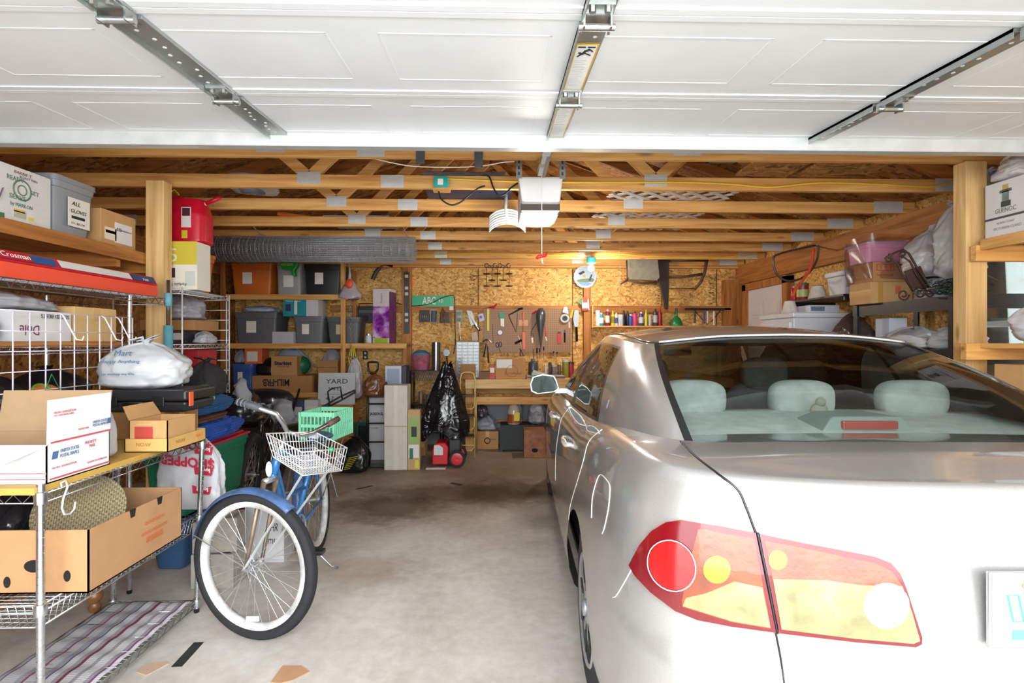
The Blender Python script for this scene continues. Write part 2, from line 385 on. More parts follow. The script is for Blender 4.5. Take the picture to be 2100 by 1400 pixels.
def bag(name, label, c, size, seed, hexc='#d9dbe0', r=.38, knot=True, group=None, cat='plastic bag', lump=.22, kind='bag', rz=0, droop=0.0, ears=True, n=44):
    """crumpled bag: c = centre of the base, size = (w,d,h)"""
    w, d, h = size; ro = thing(name, label, cat, c, rz, group); rnd = random.Random(seed)
    off = Vector((rnd.uniform(-50, 50), rnd.uniform(-50, 50), rnd.uniform(-50, 50)))
    n = 64; hs = .55 if h < .6*w else .75
    def fn(u, v):
        a = 2*PI*u; t = v
        if t < .12: rad = .55+.45*math.sin(t/.12*PI/2)
        elif t < .45: rad = 1.0
        else: q_ = (t-.45)/.55; rad = max(.03, (1-q_**2.2)**.62)*(1-.12*q_)
        p = Vector((math.cos(a), math.sin(a), t*1.4))
        rid = lambda f: 1-abs(noise.noise(p*f+off))*2.4
        nn = noise.noise(p*1.2+off)*lump*1.3 - max(0, rid(2.2))**2*lump*.35 + max(0, rid(4.3))**3*lump*.22 - max(0, rid(9.0))**3*lump*.10
        pl = noise.noise(Vector((math.cos(a)*4.5, math.sin(a)*4.5, t*.9))+off)*lump*.7*max(0, t-.35)
        ex = .72; ca, sa = math.cos(a), math.sin(a)
        k = rad*(1+nn+pl); k = min(k, 1.12)
        zz = t*h*(1+noise.noise(p*1.6+off*1.7)*lump*.5)
        return (k*math.copysign(abs(ca)**ex, ca)*w/2*.97, k*math.copysign(abs(sa)**ex, sa)*d/2*.97, max(0, zz-droop*h*abs(ca)*t))
    MB().grid(fn, n, n//2, closed_u=True).build('bag_body', mt(hexc, r, kind=kind), ro, smooth='all')
    if knot:
        q = MB(); top = h*.99
        for i in range(5 if ears else 3):
            a = rnd.uniform(0, 2*PI); L = min(.07, h*.35)*rnd.uniform(.6, 1.2)
            pts = [Vector((0, 0, top-.03)), Vector((math.cos(a)*L*.3, math.sin(a)*L*.3, top+L*.35)), Vector((math.cos(a)*L, math.sin(a)*L, top+L*rnd.uniform(.1, .6)))]
            wv = Vector((-math.sin(a), math.cos(a), .3))*L*.35; up = Vector((0, 0, .003))
            q.add([pts[0]-wv*.2, pts[0]+wv*.2, pts[1]+wv, pts[1]-wv, pts[2]+wv*.8, pts[2]-wv*.5], [(0,1,2,3), (3,2,4,5)])
        q.build('knotted_top', mt(hexc, r, kind=kind), ro, smooth='all', solid=.002)
    return ro
def label_on_bag(ro, s, h, px, py, Y, m, dx=0, rot=0):
    """lettering printed on a bag, wrapped on to its surface"""
    pass
# ------------------------------------------------------------------ the setting
XL, XR, YB, YF = -3.60, 3.40, 7.40, -0.35
ZC = 2.44
def concrete():
    mat, n, l, b = _new('garage_concrete')
    tc = n.new('ShaderNodeTexCoord')
    def nz(sc, det=4, dist=0, rough=.6):
        q = n.new('ShaderNodeTexNoise'); q.inputs['Scale'].default_value = sc; q.inputs['Detail'].default_value = det; q.inputs['Distortion'].default_value = dist
        q.inputs['Roughness'].default_value = rough; l.new(tc.outputs['Object'], q.inputs['Vector']); return q
    a = nz(1.1, 6, .6); r = n.new('ShaderNodeValToRGB'); e = r.color_ramp.elements
    e[0].position = .3; e[0].color = lin('#b6aea5'); e[1].position = .7; e[1].color = lin('#d8d4cd')
    l.new(a.outputs[0], r.inputs[0]); cur = r.outputs[0]
    f = nz(16, 5); rr = n.new('ShaderNodeMix'); rr.data_type = 'RGBA'; rr.blend_type = 'OVERLAY'; rr.inputs['Factor'].default_value = .35
    l.new(cur, rr.inputs['A']); l.new(f.outputs[0], rr.inputs['B']); cur = rr.outputs['Result']
    def stain(cx, cy, rx, ry, col, amt, sc=3.0, edge=.35, wob=.9):
        nonlocal cur
        mp = n.new('ShaderNodeMapping'); mp.vector_type = 'POINT'
        mp.inputs['Location'].default_value = (-cx/rx, -cy/ry, 0); mp.inputs['Scale'].default_value = (1/rx, 1/ry, 0)
        l.new(tc.outputs['Object'], mp.inputs[0])
        ln = n.new('ShaderNodeVectorMath'); ln.operation = 'LENGTH'; l.new(mp.outputs[0], ln.inputs[0])
        q = nz(sc, 6, .3, .65); ma = n.new('ShaderNodeMath'); ma.operation = 'MULTIPLY_ADD'; ma.inputs[1].default_value = wob*2; l.new(q.outputs[0], ma.inputs[0])
        sb = n.new('ShaderNodeMath'); sb.operation = 'SUBTRACT'; l.new(ln.outputs['Value'], sb.inputs[0]); sb.inputs[1].default_value = wob
        l.new(sb.outputs[0], ma.inputs[2])
        mr = n.new('ShaderNodeMapRange'); mr.inputs['From Min'].default_value = 1+edge; mr.inputs['From Max'].default_value = 1-edge; mr.inputs['To Min'].default_value = 0; mr.inputs['To Max'].default_value = amt
        l.new(ma.outputs[0], mr.inputs['Value'])
        mx = n.new('ShaderNodeMix'); mx.data_type = 'RGBA'; mx.blend_type = 'MULTIPLY'; mx.inputs['B'].default_value = lin(col)
        l.new(mr.outputs[0], mx.inputs['Factor']); l.new(cur, mx.inputs['A']); cur = mx.outputs['Result']
    stain(-.9, 4.55, .42, .34, '#8a7660', .85, 4)       # dark oil patch
    stain(-.35, 4.95, .75, .28, '#9a7a60', .75, 5)      # brownish drip marks
    stain(.05, 5.0, .45, .4, '#8f8071', .7, 6)
    stain(-.6, 5.0, 2.4, 1.1, '#b9aa9b', .6, 2.5, .5)
    stain(-.2, 6.4, 2.8, 1.4, '#b3a291', .85, 1.8, .5)    # dusty far end
    stain(-.85, 3.3, .3, .25, '#cbb9a0', .5, 5)
    l.new(cur, b.inputs['Base Color']); b.inputs['Roughness'].default_value = .55
    sp = nz(60, 3); bp = n.new('ShaderNodeBump'); bp.inputs['Strength'].default_value = .12; bp.inputs['Distance'].default_value = .004
    l.new(sp.outputs[0], bp.inputs['Height']); l.new(bp.outputs[0], b.inputs['Normal'])
    return mat
CONC = concrete()
struct(MB().box(XL-.1, XR+.1, YF, YB+.1, -.12, 0).build('floor', CONC), 'grey stained concrete garage floor')
struct(MB().box(-9, 9, -16, YF, -.14, -.02).build('floor_driveway', mt('#c2c0ba', .8, kind='cloth')), 'pale concrete driveway outside the garage')
# walls
struct(MB().box(XL-.1, XR+.1, YB, YB+.1, 0, 2.75).build('wall_back', OSB), 'oriented strand board back wall')
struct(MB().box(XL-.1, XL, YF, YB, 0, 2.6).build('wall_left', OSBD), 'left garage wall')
WY0, WY1, WZ0, WZ1 = 2.55, 3.85, 1.02, 2.02      # right wall window
q = MB(); q.box(XR, XR+.1, YF, WY0, 0, 2.6).box(XR, XR+.1, WY1, YB, 0, 2.6).box(XR, XR+.1, WY0, WY1, 0, WZ0).box(XR, XR+.1, WY0, WY1, WZ1, 2.6)
struct(q.build('wall_right', OSB), 'right garage wall')
q = MB(); q.box(XL-.1, -2.25, YF-.12, YF, 0, 2.7).box(2.75, XR+.1, YF-.12, YF, 0, 2.7).box(-2.25, 2.75, YF-.12, YF, 2.16, 2.7)
struct(q.build('wall_front', mt('#c9c6be', .7, kind='paint')), 'front wall around the garage door opening')
# roof sheathing: two slopes meeting over the trusses
AX, AZ = -.06, 3.75
q = MB()
for xe in (XL-.3, XR+.3):
    zt = 2.53-.3*.34
    q.add([(xe, YF-.3, zt), (AX, YF-.3, AZ), (AX, YB+.2, AZ), (xe, YB+.2, zt), (xe, YF-.3, zt+.03), (AX, YF-.3, AZ+.03), (AX, YB+.2, AZ+.03), (xe, YB+.2, zt+.03)],
          [(0,1,2,3), (7,6,5,4), (0,4,5,1), (2,6,7,3), (1,5,6,2), (3,7,4,0)])
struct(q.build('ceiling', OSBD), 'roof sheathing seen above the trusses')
q = MB(); q.add([(XL-.1, YB+.02, 2.5), (XR+.1, YB+.02, 2.5), (AX, YB+.02, AZ), (XL-.1, YB+.1, 2.5), (XR+.1, YB+.1, 2.5), (AX, YB+.1, AZ)], [(0,1,2), (5,4,3), (0,3,4,1), (1,4,5,2), (2,5,3,0)])
q.add([(XL-.1, YF-.12, 2.5), (XR+.1, YF-.12, 2.5), (AX, YF-.12, AZ), (XL-.1, YF, 2.5), (XR+.1, YF, 2.5), (AX, YF, AZ)], [(0,1,2), (5,4,3), (0,3,4,1), (1,4,5,2), (2,5,3,0)])
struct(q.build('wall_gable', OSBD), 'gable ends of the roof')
# studs, plates and rails on the back wall
q = MB(); q.box(XL, XR, YB-.09, YB, 2.415, 2.44)
struct(q.build('trim_1', PINE['X']), 'top plate along the back wall')
q = MB(); q.box(-2.3, XR, YB-.04, YB, 1.80, 1.895)
struct(q.build('trim_2', DARKPINE['X']), 'horizontal rail across the back wall')
q = MB(); q.box(-1.31, -1.19, YB-.1, YB, 0, 2.41)
struct(q.build('trim_3', DARKPINE['Z']), 'stud on the back wall left of the street sign')
q = MB(); q.box(1.17, 1.27, YB-.1, YB, 0, 2.41)
struct(q.build('trim_4', DARKPINE['Z']), 'stud on the back wall right of the pegboard')
q = MB(); q.box(3.12, 3.36, YB-.12, YB, 0, 2.25)
struct(q.build('trim_5', DARKPINE['Z']), 'corner studs beside the side door')
q = MB(); q.box(XL, XR, YB-.1, YB, 0, .28)
struct(q.build('baseboard_back', mt('#8f9094', .8, kind='cloth')), 'grey concrete curb along the back wall')
q = MB()
for x in (-.28, 1.03, 2.28, 3.05):
    q.box(x-.007, x+.007, YB-.003, YB, .3, 2.41)
struct(q.build('trim_6', mt('#6b4720', .8)), 'dark seams between the wall boards')
# stamped print beside the seams
q = MB(); rnd = random.Random(4)
for x in (-.36, 1.10, 2.20, 2.98):
    for k in range(70):
        z = 1.92+rnd.random()*.42; xx = x+rnd.uniform(-.05, .05); w = rnd.uniform(.008, .035)
        q.box(xx, xx+w, YB-.004, YB-.0005, z, z+rnd.uniform(.003, .006))
struct(q.build('trim_7', mt('#3a2a18', .8)), 'dark grading stamps on the wall boards')
# header beams along the side walls
q = MB(); q.box(XR-.08, XR-.0, 1.2, YB, 2.18, 2.44)
struct(q.build('trim_8', DARKPINE['Y']), 'wide header beam along the right wall')
q = MB(); q.box(XL, XL+.08, 1.2, YB, 2.25, 2.44)
struct(q.build('trim_9', DARKPINE['Y']), 'plate along the left wall')
# window in the right wall
w1 = bpy.data.objects.new('window_1', None); COL.objects.link(w1); struct(w1, 'bright window in the right wall'); w1.location = (XR, (WY0+WY1)/2, WZ0)
hw = (WY1-WY0)/2; hh = WZ1-WZ0
q = MB(); q.box(-.02, .08, -hw, -hw+.05, 0, hh).box(-.02, .08, hw-.05, hw, 0, hh).box(-.02, .08, -hw, hw, 0, .05).box(-.02, .08, -hw, hw, hh-.05, hh).box(.0, .06, -hw, hw, hh*.5-.02, hh*.5+.02)
q.build('window_frame', mt('#dfe2e2', .5, kind='paint'), w1)
MB().box(.045, .05, -hw+.05, hw-.05, .05, hh-.05).build('pane', glass('window_glass', '#f4fbf8'), w1)
# side entry door on the right wall near the back
d2 = bpy.data.objects.new('door_2', None); COL.objects.link(d2); struct(d2, 'white six-panel side door beyond the car'); d2.location = (XR, 6.62, 0)
q = MB(); q.box(-.05, 0, -.46, .46, 0, 2.08)
for z0, z1 in ((.2, .85), (1.0, 1.55), (1.7, 1.92)):
    for y0 in (-.36, .06):
        q.box(-.058, -.05, y0, y0+.30, z0, z1).box(-.064, -.05, y0+.04, y0+.26, z0+.04, z1-.04)
q.build('door_leaf', mt('#d8d6da', .5, kind='paint'), d2, bevel=.003)
q = MB(); q.box(-.09, 0, .46, .56, 0, 2.16).box(-.09, 0, -.56, -.46, 0, 2.16).box(-.09, 0, -.56, .56, 2.08, 2.17)
q.build('door_frame', DARKPINE['Z'], d2)
q = MB(); q.sphere((-.1, -.40, .98), .028); q.tube([(-.05, -.40, .98), (-.1, -.40, .98)], .012)
q.build('door_handle', mt('#c9b27a', .25, 1), d2, smooth=True)

# ------------------------------------------------------------------ roof trusses
PLATE = mt('#cfd0cf', .45, .35, 'metal')
def plate_mesh(w, h):
    q = MB(); q.box(-w/2, w/2, -.0015, 0, -h/2, h/2)
    nx = int(w/.013); nzv = max(3, int(h/.022))
    for i in range(nx):
        for j in range(nzv):
            x = -w/2+(i+.5)*w/nx; z = -h/2+(j+.5)*h/nzv
            q.box(x-.0028, x+.0028, -.004, -.0015, z-.007, z+.006)
    return q
def make_truss():
    r = thing('roof_truss', '', 'roof truss')
    L0, L1 = XL+.02, XR-.02; c = (L0+L1)/2; half = (L1-L0)/2; th = .019
    def lumber(name, pts, m):
        q = MB(); q.prism(pts, -th, th); return q.build(name, m, r)
    MB().box(L0, L1, -th, th, 0, .089).build('bottom_chord', PINE['X'], r, bevel=.003)
    za = AZ-2.44-.06
    def bar(name, x0, z0, x1, z1, h=.089, m=PINE['X']):
        q = MB(); q.beam((x0, 0, z0), (x1, 0, z1), th*2-(.003 if name == 'web' else .0016), h, (0, 0, 1)); return q.build(name, m, r, bevel=.002)
    for s in (-1, 1): bar('top_chord', c+s*half, .05, c, za, .089, DARKPINE['X'])
    for s in (-1, 1):
        j = c+s*1.18; bar('web', j, .07, c+s*.03, za-.05, .075)
        bar('web', j, .07, c+s*1.78, .05+(1-1.78/half)*(za-.05)-.04, .075)
    for x in (c-1.18, c-.62, c+1.18):
        z = .065 if abs(x-c) > 1 else .045
        o = plate_mesh(.155, .085).build('nail_plate', PLATE, r); o.location = (x, -th-.0005, z)
    for s in (-1, 1):
        o = plate_mesh(.24, .09).build('nail_plate', PLATE, r); o.location = (c+s*(half-.22), -th-.0005, .05)
    return r
TR = [3.05, 3.66, 4.27, 4.88, 5.49, 6.10, 6.71, 7.28]
ordn = ['roof truss nearest the overhead door', 'second roof truss behind the door, the opener hanging in front of it', 'third roof truss from the overhead door', 'fourth roof truss from the overhead door',
        'fifth roof truss, right behind the hanging wire roll', 'sixth roof truss from the overhead door, third from the back wall', 'roof truss carrying the lit bulb, second from the back wall', 'rearmost roof truss against the strand board wall']
proto = make_truss()
for i, y in enumerate(TR):
    o = proto if i == 0 else copy_tree(proto)
    o.location = (0, y, 2.44); o['label'] = 'golden pine '+ordn[i]; o['group'] = 'roof trusses'

# ------------------------------------------------------------------ overhead sectional door, raised
SL = math.atan(.07); CS, SN = math.cos(SL), math.sin(SL)
door = bpy.data.objects.new('door_1', None); COL.objects.link(door); struct(door, 'raised white sectional garage door overhead'); door.location = (0.28, 0, 2.17); door.rotation_euler = (SL, 0, 0)
DW = 2.66; E = 2.53                       # half width, far edge
DM = mt('#e9edf0', .38, kind='paint'); GALV = mt('#a9aeac', .36, .75, 'metal'); GALVL = mt('#d5d9d8', .42, .35, 'metal')
secs = [(E-.56*(k+1), E-.56*k) for k in range(5)]
for (y0, y1) in secs:
    q = MB(); q.box(-DW, DW, y0+.002, y1-.002, 0, .04)
    # embossed ribs and rectangular stampings on the inside face
    q.box(-DW, DW, y0+.002, y0+.028, -.004, 0); q.box(-DW, DW, y1-.03, y1-.002, -.004, 0)
    for x0 in [-2.56+i*.645 for i in range(8)]:
        for a, b_, c_, d_ in ((x0, x0+.5, y0+.12, y0+.128), (x0, x0+.5, y1-.128, y1-.12), (x0, x0+.008, y0+.12, y1-.12), (x0+.492, x0+.5, y0+.12, y1-.12)):
            q.box(a, b_, c_, d_, -.0013, 0)
    q.build('door_panel', DM, door, bevel=.002)
def stile(x, y0, y1, wide=.075):
    q = MB(); q.box(x-wide/2, x+wide/2, y0, y1, -.012, -.0); 
    q.box(x-wide/2, x-wide/2+.003, y0, y1, -.03, 0)
    o = q.build('stile', GALV, door, bevel=.001)
    q = MB(); rnd = random.Random(int(x*100))
    for k in range(9):
        yy = y0+.06+k*(y1-y0-.12)/8; q.lathe([(.006, -.0005), (.006, .0005)], (x+rnd.uniform(-.015, .015), yy, -.0128), 8)
    q.build('holes', mt('#f2f5f5', .4), o)
def hinge(x, y):
    q = MB(); q.box(x-.035, x+.035, y-.075, y+.0, -.018, -.012).prism([(x-.033, y), (x+.033, y), (x+.02, y+.07), (x-.02, y+.07)], -.018, -.012, 'XY')
    q.box(x-.038, x-.033, y-.022, y+.022, -.045, -.012).box(x+.033, x+.038, y-.022, y+.022, -.045, -.012)
    q.tube([(x-.048, y, -.036), (x+.048, y, -.036)], .010, 10)
    for dx, dy in ((-.0, .045), (-.02, -.05), (.02, -.05)): q.lathe([(.009, -.008), (.009, 0), ], (x+dx, y+dy, -.018), 6)
    q.build('hinge', mt('#b8bcba', .28, .95, 'metal'), door, smooth=True)
XS = [-2.6, -1.27, -.02, 1.19, 2.6]
for x in XS:
    for (y0, y1) in secs[:4]: stile(x, y0+.04, y1-.0 if y1 < E else y1-.08, .08)
    for (y0, y1) in secs[:3]: hinge(x, y0)
# strut (U channel) and far weather edge
q = MB(); q.box(-DW, DW, E-.095, E-.092, -.055, 0).box(-DW, DW, E-.035, E-.032, -.055, 0).box(-DW, DW, E-.095, E-.032, -.058, -.055)
q.build('strut', GALVL, door, bevel=.002)
MB().box(-DW, DW, E-.03, E+.012, -.02, .04).build('edge_cap', DM, door, bevel=.004)
# warning stickers on the centre stile
def sticker(y0, y1, pict):
    x = XS[2]
    q = MB(); q.mat(0).box(x-.034, x+.034, y0, y1, -.0145, -.0125).mat(1).box(x-.029, x+.029, y0+.006, y1-.006, -.0150, -.0144)
    o = q.build('warning_sticker', [mt('#d9a92c', .5), mt('#eef0ee', .5)], door)
    q = MB(); rnd = random.Random(7)
    for k in range(16):
        yy = y0+.10+(y1-y0-.13)*k/16 if pict else y0+.01+(y1-y0-.03)*k/16
        q.box(x-.025, x-.025+rnd.uniform(.03, .05), yy, yy+.003, -.0154, -.015)
    if pict:
        q.box(x-.024, x-.004, y1-.03, y1-.02, -.0155, -.015).box(x+.004, x+.024, y1-.03, y1-.02, -.0155, -.015) if False else None
        q.mat(1)
        q.box(x-.026, x-.003, y0+.012, y0+.02, -.0156, -.015).box(x+.003, x+.026, y0+.012, y0+.02, -.0156, -.015)
        pts = [(-.02, .075), (-.012, .06), (-.004, .05), (0, .035), (.012, .03), (.022, .042)]
        q.tube([(x+a, y0+b_, -.0155) for a, b_ in pts], [.002, .003, .0045, .004, .003, .002], 6)
        q.tube([(x-.004, y0+.05, -.0155), (x+.008, y0+.058, -.0155), (x+.018, y0+.066, -.0155)], .0022, 6)
        q.tube([(x-.0, y0+.036, -.0155), (x+.010, y0+.024, -.0155)], .0022, 6)
        q.sphere((x-.016, y0+.052, -.0155), .005, 8, 6, (1, 1, .3))
    q.build('warning_print', [mt('#b9bcc0', .6), INK], door)
sticker(1.52+.03, 1.88, True); sticker(E-.49, E-.12, False)
# opener bracket on the strut
q = MB()
for s in (0, 1):
    q.box(-.30, .82, E+.012+s*.03, E+.016+s*.03, -.02, .03) if s == 0 else None
q.box(-.30, .80, E+.013, E+.045, -.022, -.018)
for k in range(26): q.box(-.28+k*.042, -.258+k*.042, E+.02, E+.038, -.0235, -.022)
q.build('reinforcing_angle', [GALV], door)
# ------------------------------------------------------------------ the silver car
CAR_RZ = -math.radians(2.1)
car = thing('car', 'silver four-door sedan with rear lamps and plate facing the garage opening, parked nose-in', 'car', (1.178, 1.06, 0), CAR_RZ)
CM = Matrix.Translation((1.178, 1.06, 0)) @ Matrix.Rotation(CAR_RZ, 4, 'Z'); CMI = CM.inverted()
def paint():
    mat, n, l, b = _new('silver_paint')
    tc = n.new('ShaderNodeTexCoord'); nz = n.new('ShaderNodeTexNoise'); nz.inputs['Scale'].default_value = 400
    l.new(tc.outputs['Object'], nz.inputs['Vector'])
    mx = n.new('ShaderNodeMix'); mx.data_type = 'RGBA'; mx.inputs['A'].default_value = lin('#9c9a98'); mx.inputs['B'].default_value = lin('#b9b7b5')
    l.new(nz.outputs[0], mx.inputs['Factor']); l.new(mx.outputs['Result'], b.inputs['Base Color'])
    b.inputs['Metallic'].default_value = .55; b.inputs['Roughness'].default_value = .30
    b.inputs['Coat Weight'].default_value = 1.0; b.inputs['Coat Roughness'].default_value = .03
    return mat
PAINT = paint(); BLK = mt('#15161a', .35); TRIM = mt('#3b3937', .3, coat=.5); CHROME = mt('#e4e6e8', .12, kind='chrome'); TYRE = mt('#26262a', .85, kind='cloth')
def catmull(pts, n):
    """n samples per span through pts"""
    out = []; m = len(pts)
    for i in range(m-1):
        p0 = pts[max(i-1, 0)]; p1 = pts[i]; p2 = pts[i+1]; p3 = pts[min(i+2, m-1)]
        for k in range(n):
            t = k/n; t2 = t*t; t3 = t2*t
            out.append(tuple(.5*((2*b)+(-a+c)*t+(2*a-5*b+4*c-d)*t2+(-a+3*b-3*c+d)*t3) for a, b, c, d in zip(p0, p1, p2, p3)))
    out.append(tuple(pts[-1])); return out
OUT = catmull([(0,0), (.2,.004), (.42,.018), (.62,.055), (.76,.12), (.845,.22), (.885,.38), (.90,.65), (.905,1.0), (.908,1.5), (.908,2.2), (.905,2.9), (.90,3.5), (.88,4.0), (.83,4.35), (.70,4.58), (.42,4.70), (0,4.74)], 9)
def zt(y):
    ks = [(0, 1.085), (.25, 1.095), (.5, 1.10), (.85, 1.085), (1.25, 1.045), (2.2, 1.01), (3.2, .985), (3.6, .97), (4.2, .88), (4.5, .78), (4.74, .70)]
    for (a, za), (b, zb) in zip(ks, ks[1:]):
        if y <= b: t = (y-a)/(b-a); t = max(0, t); return za+(zb-za)*t
    return ks[-1][1]
LV = [(0, .075, .10), (.05, .035, .04), (.14, .012, .012), (.28, .0, .0), (.42, .0, .004), (.50, .0, .012), (.54, .002, .03), (.60, .004, .034), (.68, .008, .038), (.76, .015, .045), (.84, .026, .055), (.90, .042, .062), (.945, .06, .068), (.975, .078, .073), (.992, .096, .080), (1.0, .115, .100)]
def body_pt(i, sd, lv):
    x, y = OUT[i]
    a = OUT[max(i-1, 0)]; b = OUT[min(i+1, len(OUT)-1)]
    t = Vector((b[0]-a[0], b[1]-a[1])).normalized(); nn = Vector((t.y, -t.x))   # outward
    if i == 0: nn = Vector((0, -1))
    if i == len(OUT)-1: nn = Vector((0, 1))
    s, si, re = lv; w = min(1, max(0, -nn.y)) if y < 2 else min(1, max(0, nn.y))
    d = si+(re-si)*w; z0 = .21
    z = z0+s*(zt(y)-z0)
    return (sd*(x-nn.x*d), y-nn.y*d, z)
NO = len(OUT); RA, RF, WR = 1.06, 3.78, .375
q = MB()
lv2 = []
for a, b in zip(LV, LV[1:]):
    k = 3 if a[0] < .5 else 2
    for j in range(k): lv2.append(tuple(u+(v-u)*j/k for u, v in zip(a, b)))
lv2.append(LV[-1])
rings = []
for lv in lv2:
    ring = [body_pt(i, -1, lv) for i in range(NO)]+[body_pt(i, 1, lv) for i in range(NO-2, 0, -1)]
    rings.append(ring)
RN = len(rings[0]); vs = [p for r_ in rings for p in r_]; fs = []
def in_arch(p): return abs(p[0]) > .6 and any((p[1]-w)**2+(p[2]-.33)**2 < WR**2 for w in (RA, RF))
for j in range(len(rings)-1):
    for i in range(RN):
        f = (j*RN+i, j*RN+(i+1) % RN, (j+1)*RN+(i+1) % RN, (j+1)*RN+i)
        c = [sum(vs[k][d] for k in f)/4 for d in range(3)]
        if in_arch(c): continue
        fs.append(f)
# snap the arch rim on to a clean circle
from collections import Counter
ec = Counter()
for f in fs:
    for a, b in zip(f, f[1:]+f[:1]): ec[(min(a, b), max(a, b))] += 1
bv = set()
for (a, b), c in ec.items():
    if c == 1: bv |= {a, b}
for k in bv:
    x, y, z = vs[k]
    for w in (RA, RF):
        d = math.hypot(y-w, z-.33)
        if abs(x) > .6 and abs(d-WR) < .075 and z > .215:
            vs[k] = (x, w+(y-w)*WR/d, .33+(z-.33)*WR/d)
q.add(vs, fs)
# deck and bonnet: bridge left to right
NX = 24
def bridge(i0, i1, crown):
    rows = []
    for i in range(i0, i1+1):
        L = body_pt(i, -1, LV[-1]); c = crown(L[1])
        rows.append([(L[0]*(1-2*k/NX), L[1], L[2]+c*(1-(1-2*k/NX)**2)) for k in range(NX+1)])
    v = [p for r_ in rows for p in r_]; w = NX+1
    q.add(v, [(j*w+i, j*w+i+1, (j+1)*w+i+1, (j+1)*w+i) for j in range(len(rows)-1) for i in range(NX)])
iy = lambda y: min(range(NO), key=lambda i: abs(OUT[i][1]-y)+(0 if OUT[i][0] > .8 else 0))
bridge(0, iy(.62), lambda y: .012*min(1, max(0, (y-.125)/.2)))
bridge(iy(3.50), NO-1, lambda y: .03*min(1, max(0, (4.6-y)/.3)))
body_v = list(q.v); body_f = list(q.f)
body = q.build('body', PAINT, car, smooth='all'); 
bm = bmesh.new(); bm.from_mesh(body.data); bmesh.ops.remove_doubles(bm, verts=bm.verts, dist=.0008); bmesh.ops.recalc_face_normals(bm, faces=bm.faces); bm.to_mesh(body.data); bm.free()
body.data.set_sharp_from_angle(angle=math.radians(50))
# greenhouse curves (half, x positive)
Bp = [(0,.44,1.108), (.35,.455,1.106), (.64,.50,1.10), (.745,.82,1.085), (.787,1.24,1.048), (.802,1.7,1.028), (.805,2.18,1.014), (.798,2.75,.998), (.782,3.22,.985), (.71,3.42,.98), (.40,3.54,.985), (0,3.60,.99)]
Rp = [(0,1.185,1.425), (.28,1.195,1.418), (.545,1.235,1.392), (.60,1.33,1.392), (.622,1.48,1.405), (.628,1.75,1.425), (.622,2.02,1.43), (.612,2.22,1.415), (.59,2.42,1.385), (.54,2.53,1.37), (.28,2.52,1.385), (0,2.50,1.395)]
NS = 10
Bc = [Vector(p) for p in catmull(Bp, NS)]; Rc = [Vector(p) for p in catmull(Rp, NS)]
def gh(i, v, sd=1, off=0.0):
    b = Bc[i]; r = Rc[i]; p = b+(r-b)*v
    o = Vector((p.x/.75, (p.y-1.95)/1.4, 0)); o.normalize()
    p = p+o*(.028*math.sin(PI*v)+off)+Vector((0, 0, .012*math.sin(PI*v)))
    return (p.x*sd, p.y, p.z)
def gpatch(name, i0, i1, v0, v1, m, sides=(1, -1), nv=10, off=0.0, full=False):
    for sd in ((1,) if full else sides):
        qq = MB()
        idx = list(range(i0, i1+1))
        if full: seq = [(i, -1) for i in reversed(idx)]+[(i, 1) for i in idx if i != idx[0]]
        else: seq = [(i, sd) for i in idx]
        w = len(seq); vv = [gh(i, v0+(v1-v0)*j/nv, s_, off) for j in range(nv+1) for i, s_ in seq]
        qq.add(vv, [(j*w+k, j*w+k+1, (j+1)*w+k+1, (j+1)*w+k) for j in range(nv) for k in range(w-1)])
        qq.build(name, m, car, smooth='all')
GL = glass('car_glass', '#e2ece8', 0.0, .8, 1.5); GLS = glass('car_side_glass', '#c0cdc8', 0.0, .95, 1.6)
RG, CP, BP, FD, AP = 20, 40, 60, 80, 90
# rear window, narrow black surround, pillars
gpatch('rear_window', 0, RG-1, .045, .93, GL, full=True) if False else None
def gpatch_full(name, i0, i1, v0, v1, m, nv=10, off=0.0):
    qq = MB(); seq = [(i, -1) for i in range(i1, i0, -1)]+[(i, 1) for i in range(i0, i1+1)]
    w = len(seq); vv = [gh(i, v0+(v1-v0)*j/nv, s_, off) for j in range(nv+1) for i, s_ in seq]
    qq.add(vv, [(j*w+k, j*w+k+1, (j+1)*w+k+1, (j+1)*w+k) for j in range(nv) for k in range(w-1)])
    return qq.build(name, m, car, smooth='all')
gpatch_full('rear_window', 0, RG-1, .0, .955, GL, 14)
gpatch_full('rear_window_trim', 0, RG-1, .955, 1.0, BLK, 2)
gpatch('rear_window_trim', RG-1, RG, 0, 1, BLK, nv=12)
gpatch('rear_pillar', RG, CP, 0, 1, PAINT, nv=14)
gpatch('window_trim', CP, CP+1, .02, .90, TRIM, nv=12)
gpatch('window_trim', CP, AP-8, .0, .035, TRIM, nv=1)
gpatch('roof_rail', CP, AP, .90, 1.0, PAINT, nv=3)
gpatch('window_trim', CP, AP-8, .87, .90, TRIM, nv=1)
gpatch('rear_quarter_glass', CP+1, CP+6, .035, .87, GLS, nv=12)
gpatch('window_trim', CP+6, CP+7, .035, .87, TRIM, nv=12)
gpatch('rear_door_glass', CP+7, BP-2, .035, .87, GLS, nv=12)
gpatch('door_pillar', BP-2, BP+1, .035, .87, BLK, nv=12)
gpatch('front_door_glass', BP+1, AP-8, .035, .87, GLS, nv=12)
gpatch('front_pillar', AP-8, AP, .0, .90, PAINT, nv=12)
gpatch_full('windscreen', 110, 90, 0, 1, GL, 12) if False else None
qq = MB(); seq = [(i, -1) for i in range(90, 110)]+[(i, 1) for i in range(110, 89, -1)]; w = len(seq)
vv = [gh(i, j/12, s_) for j in range(13) for i, s_ in seq]
qq.add(vv, [(j*w+k, j*w+k+1, (j+1)*w+k+1, (j+1)*w+k) for j in range(12) for k in range(w-1)]); qq.build('windscreen', GL, car, smooth='all')
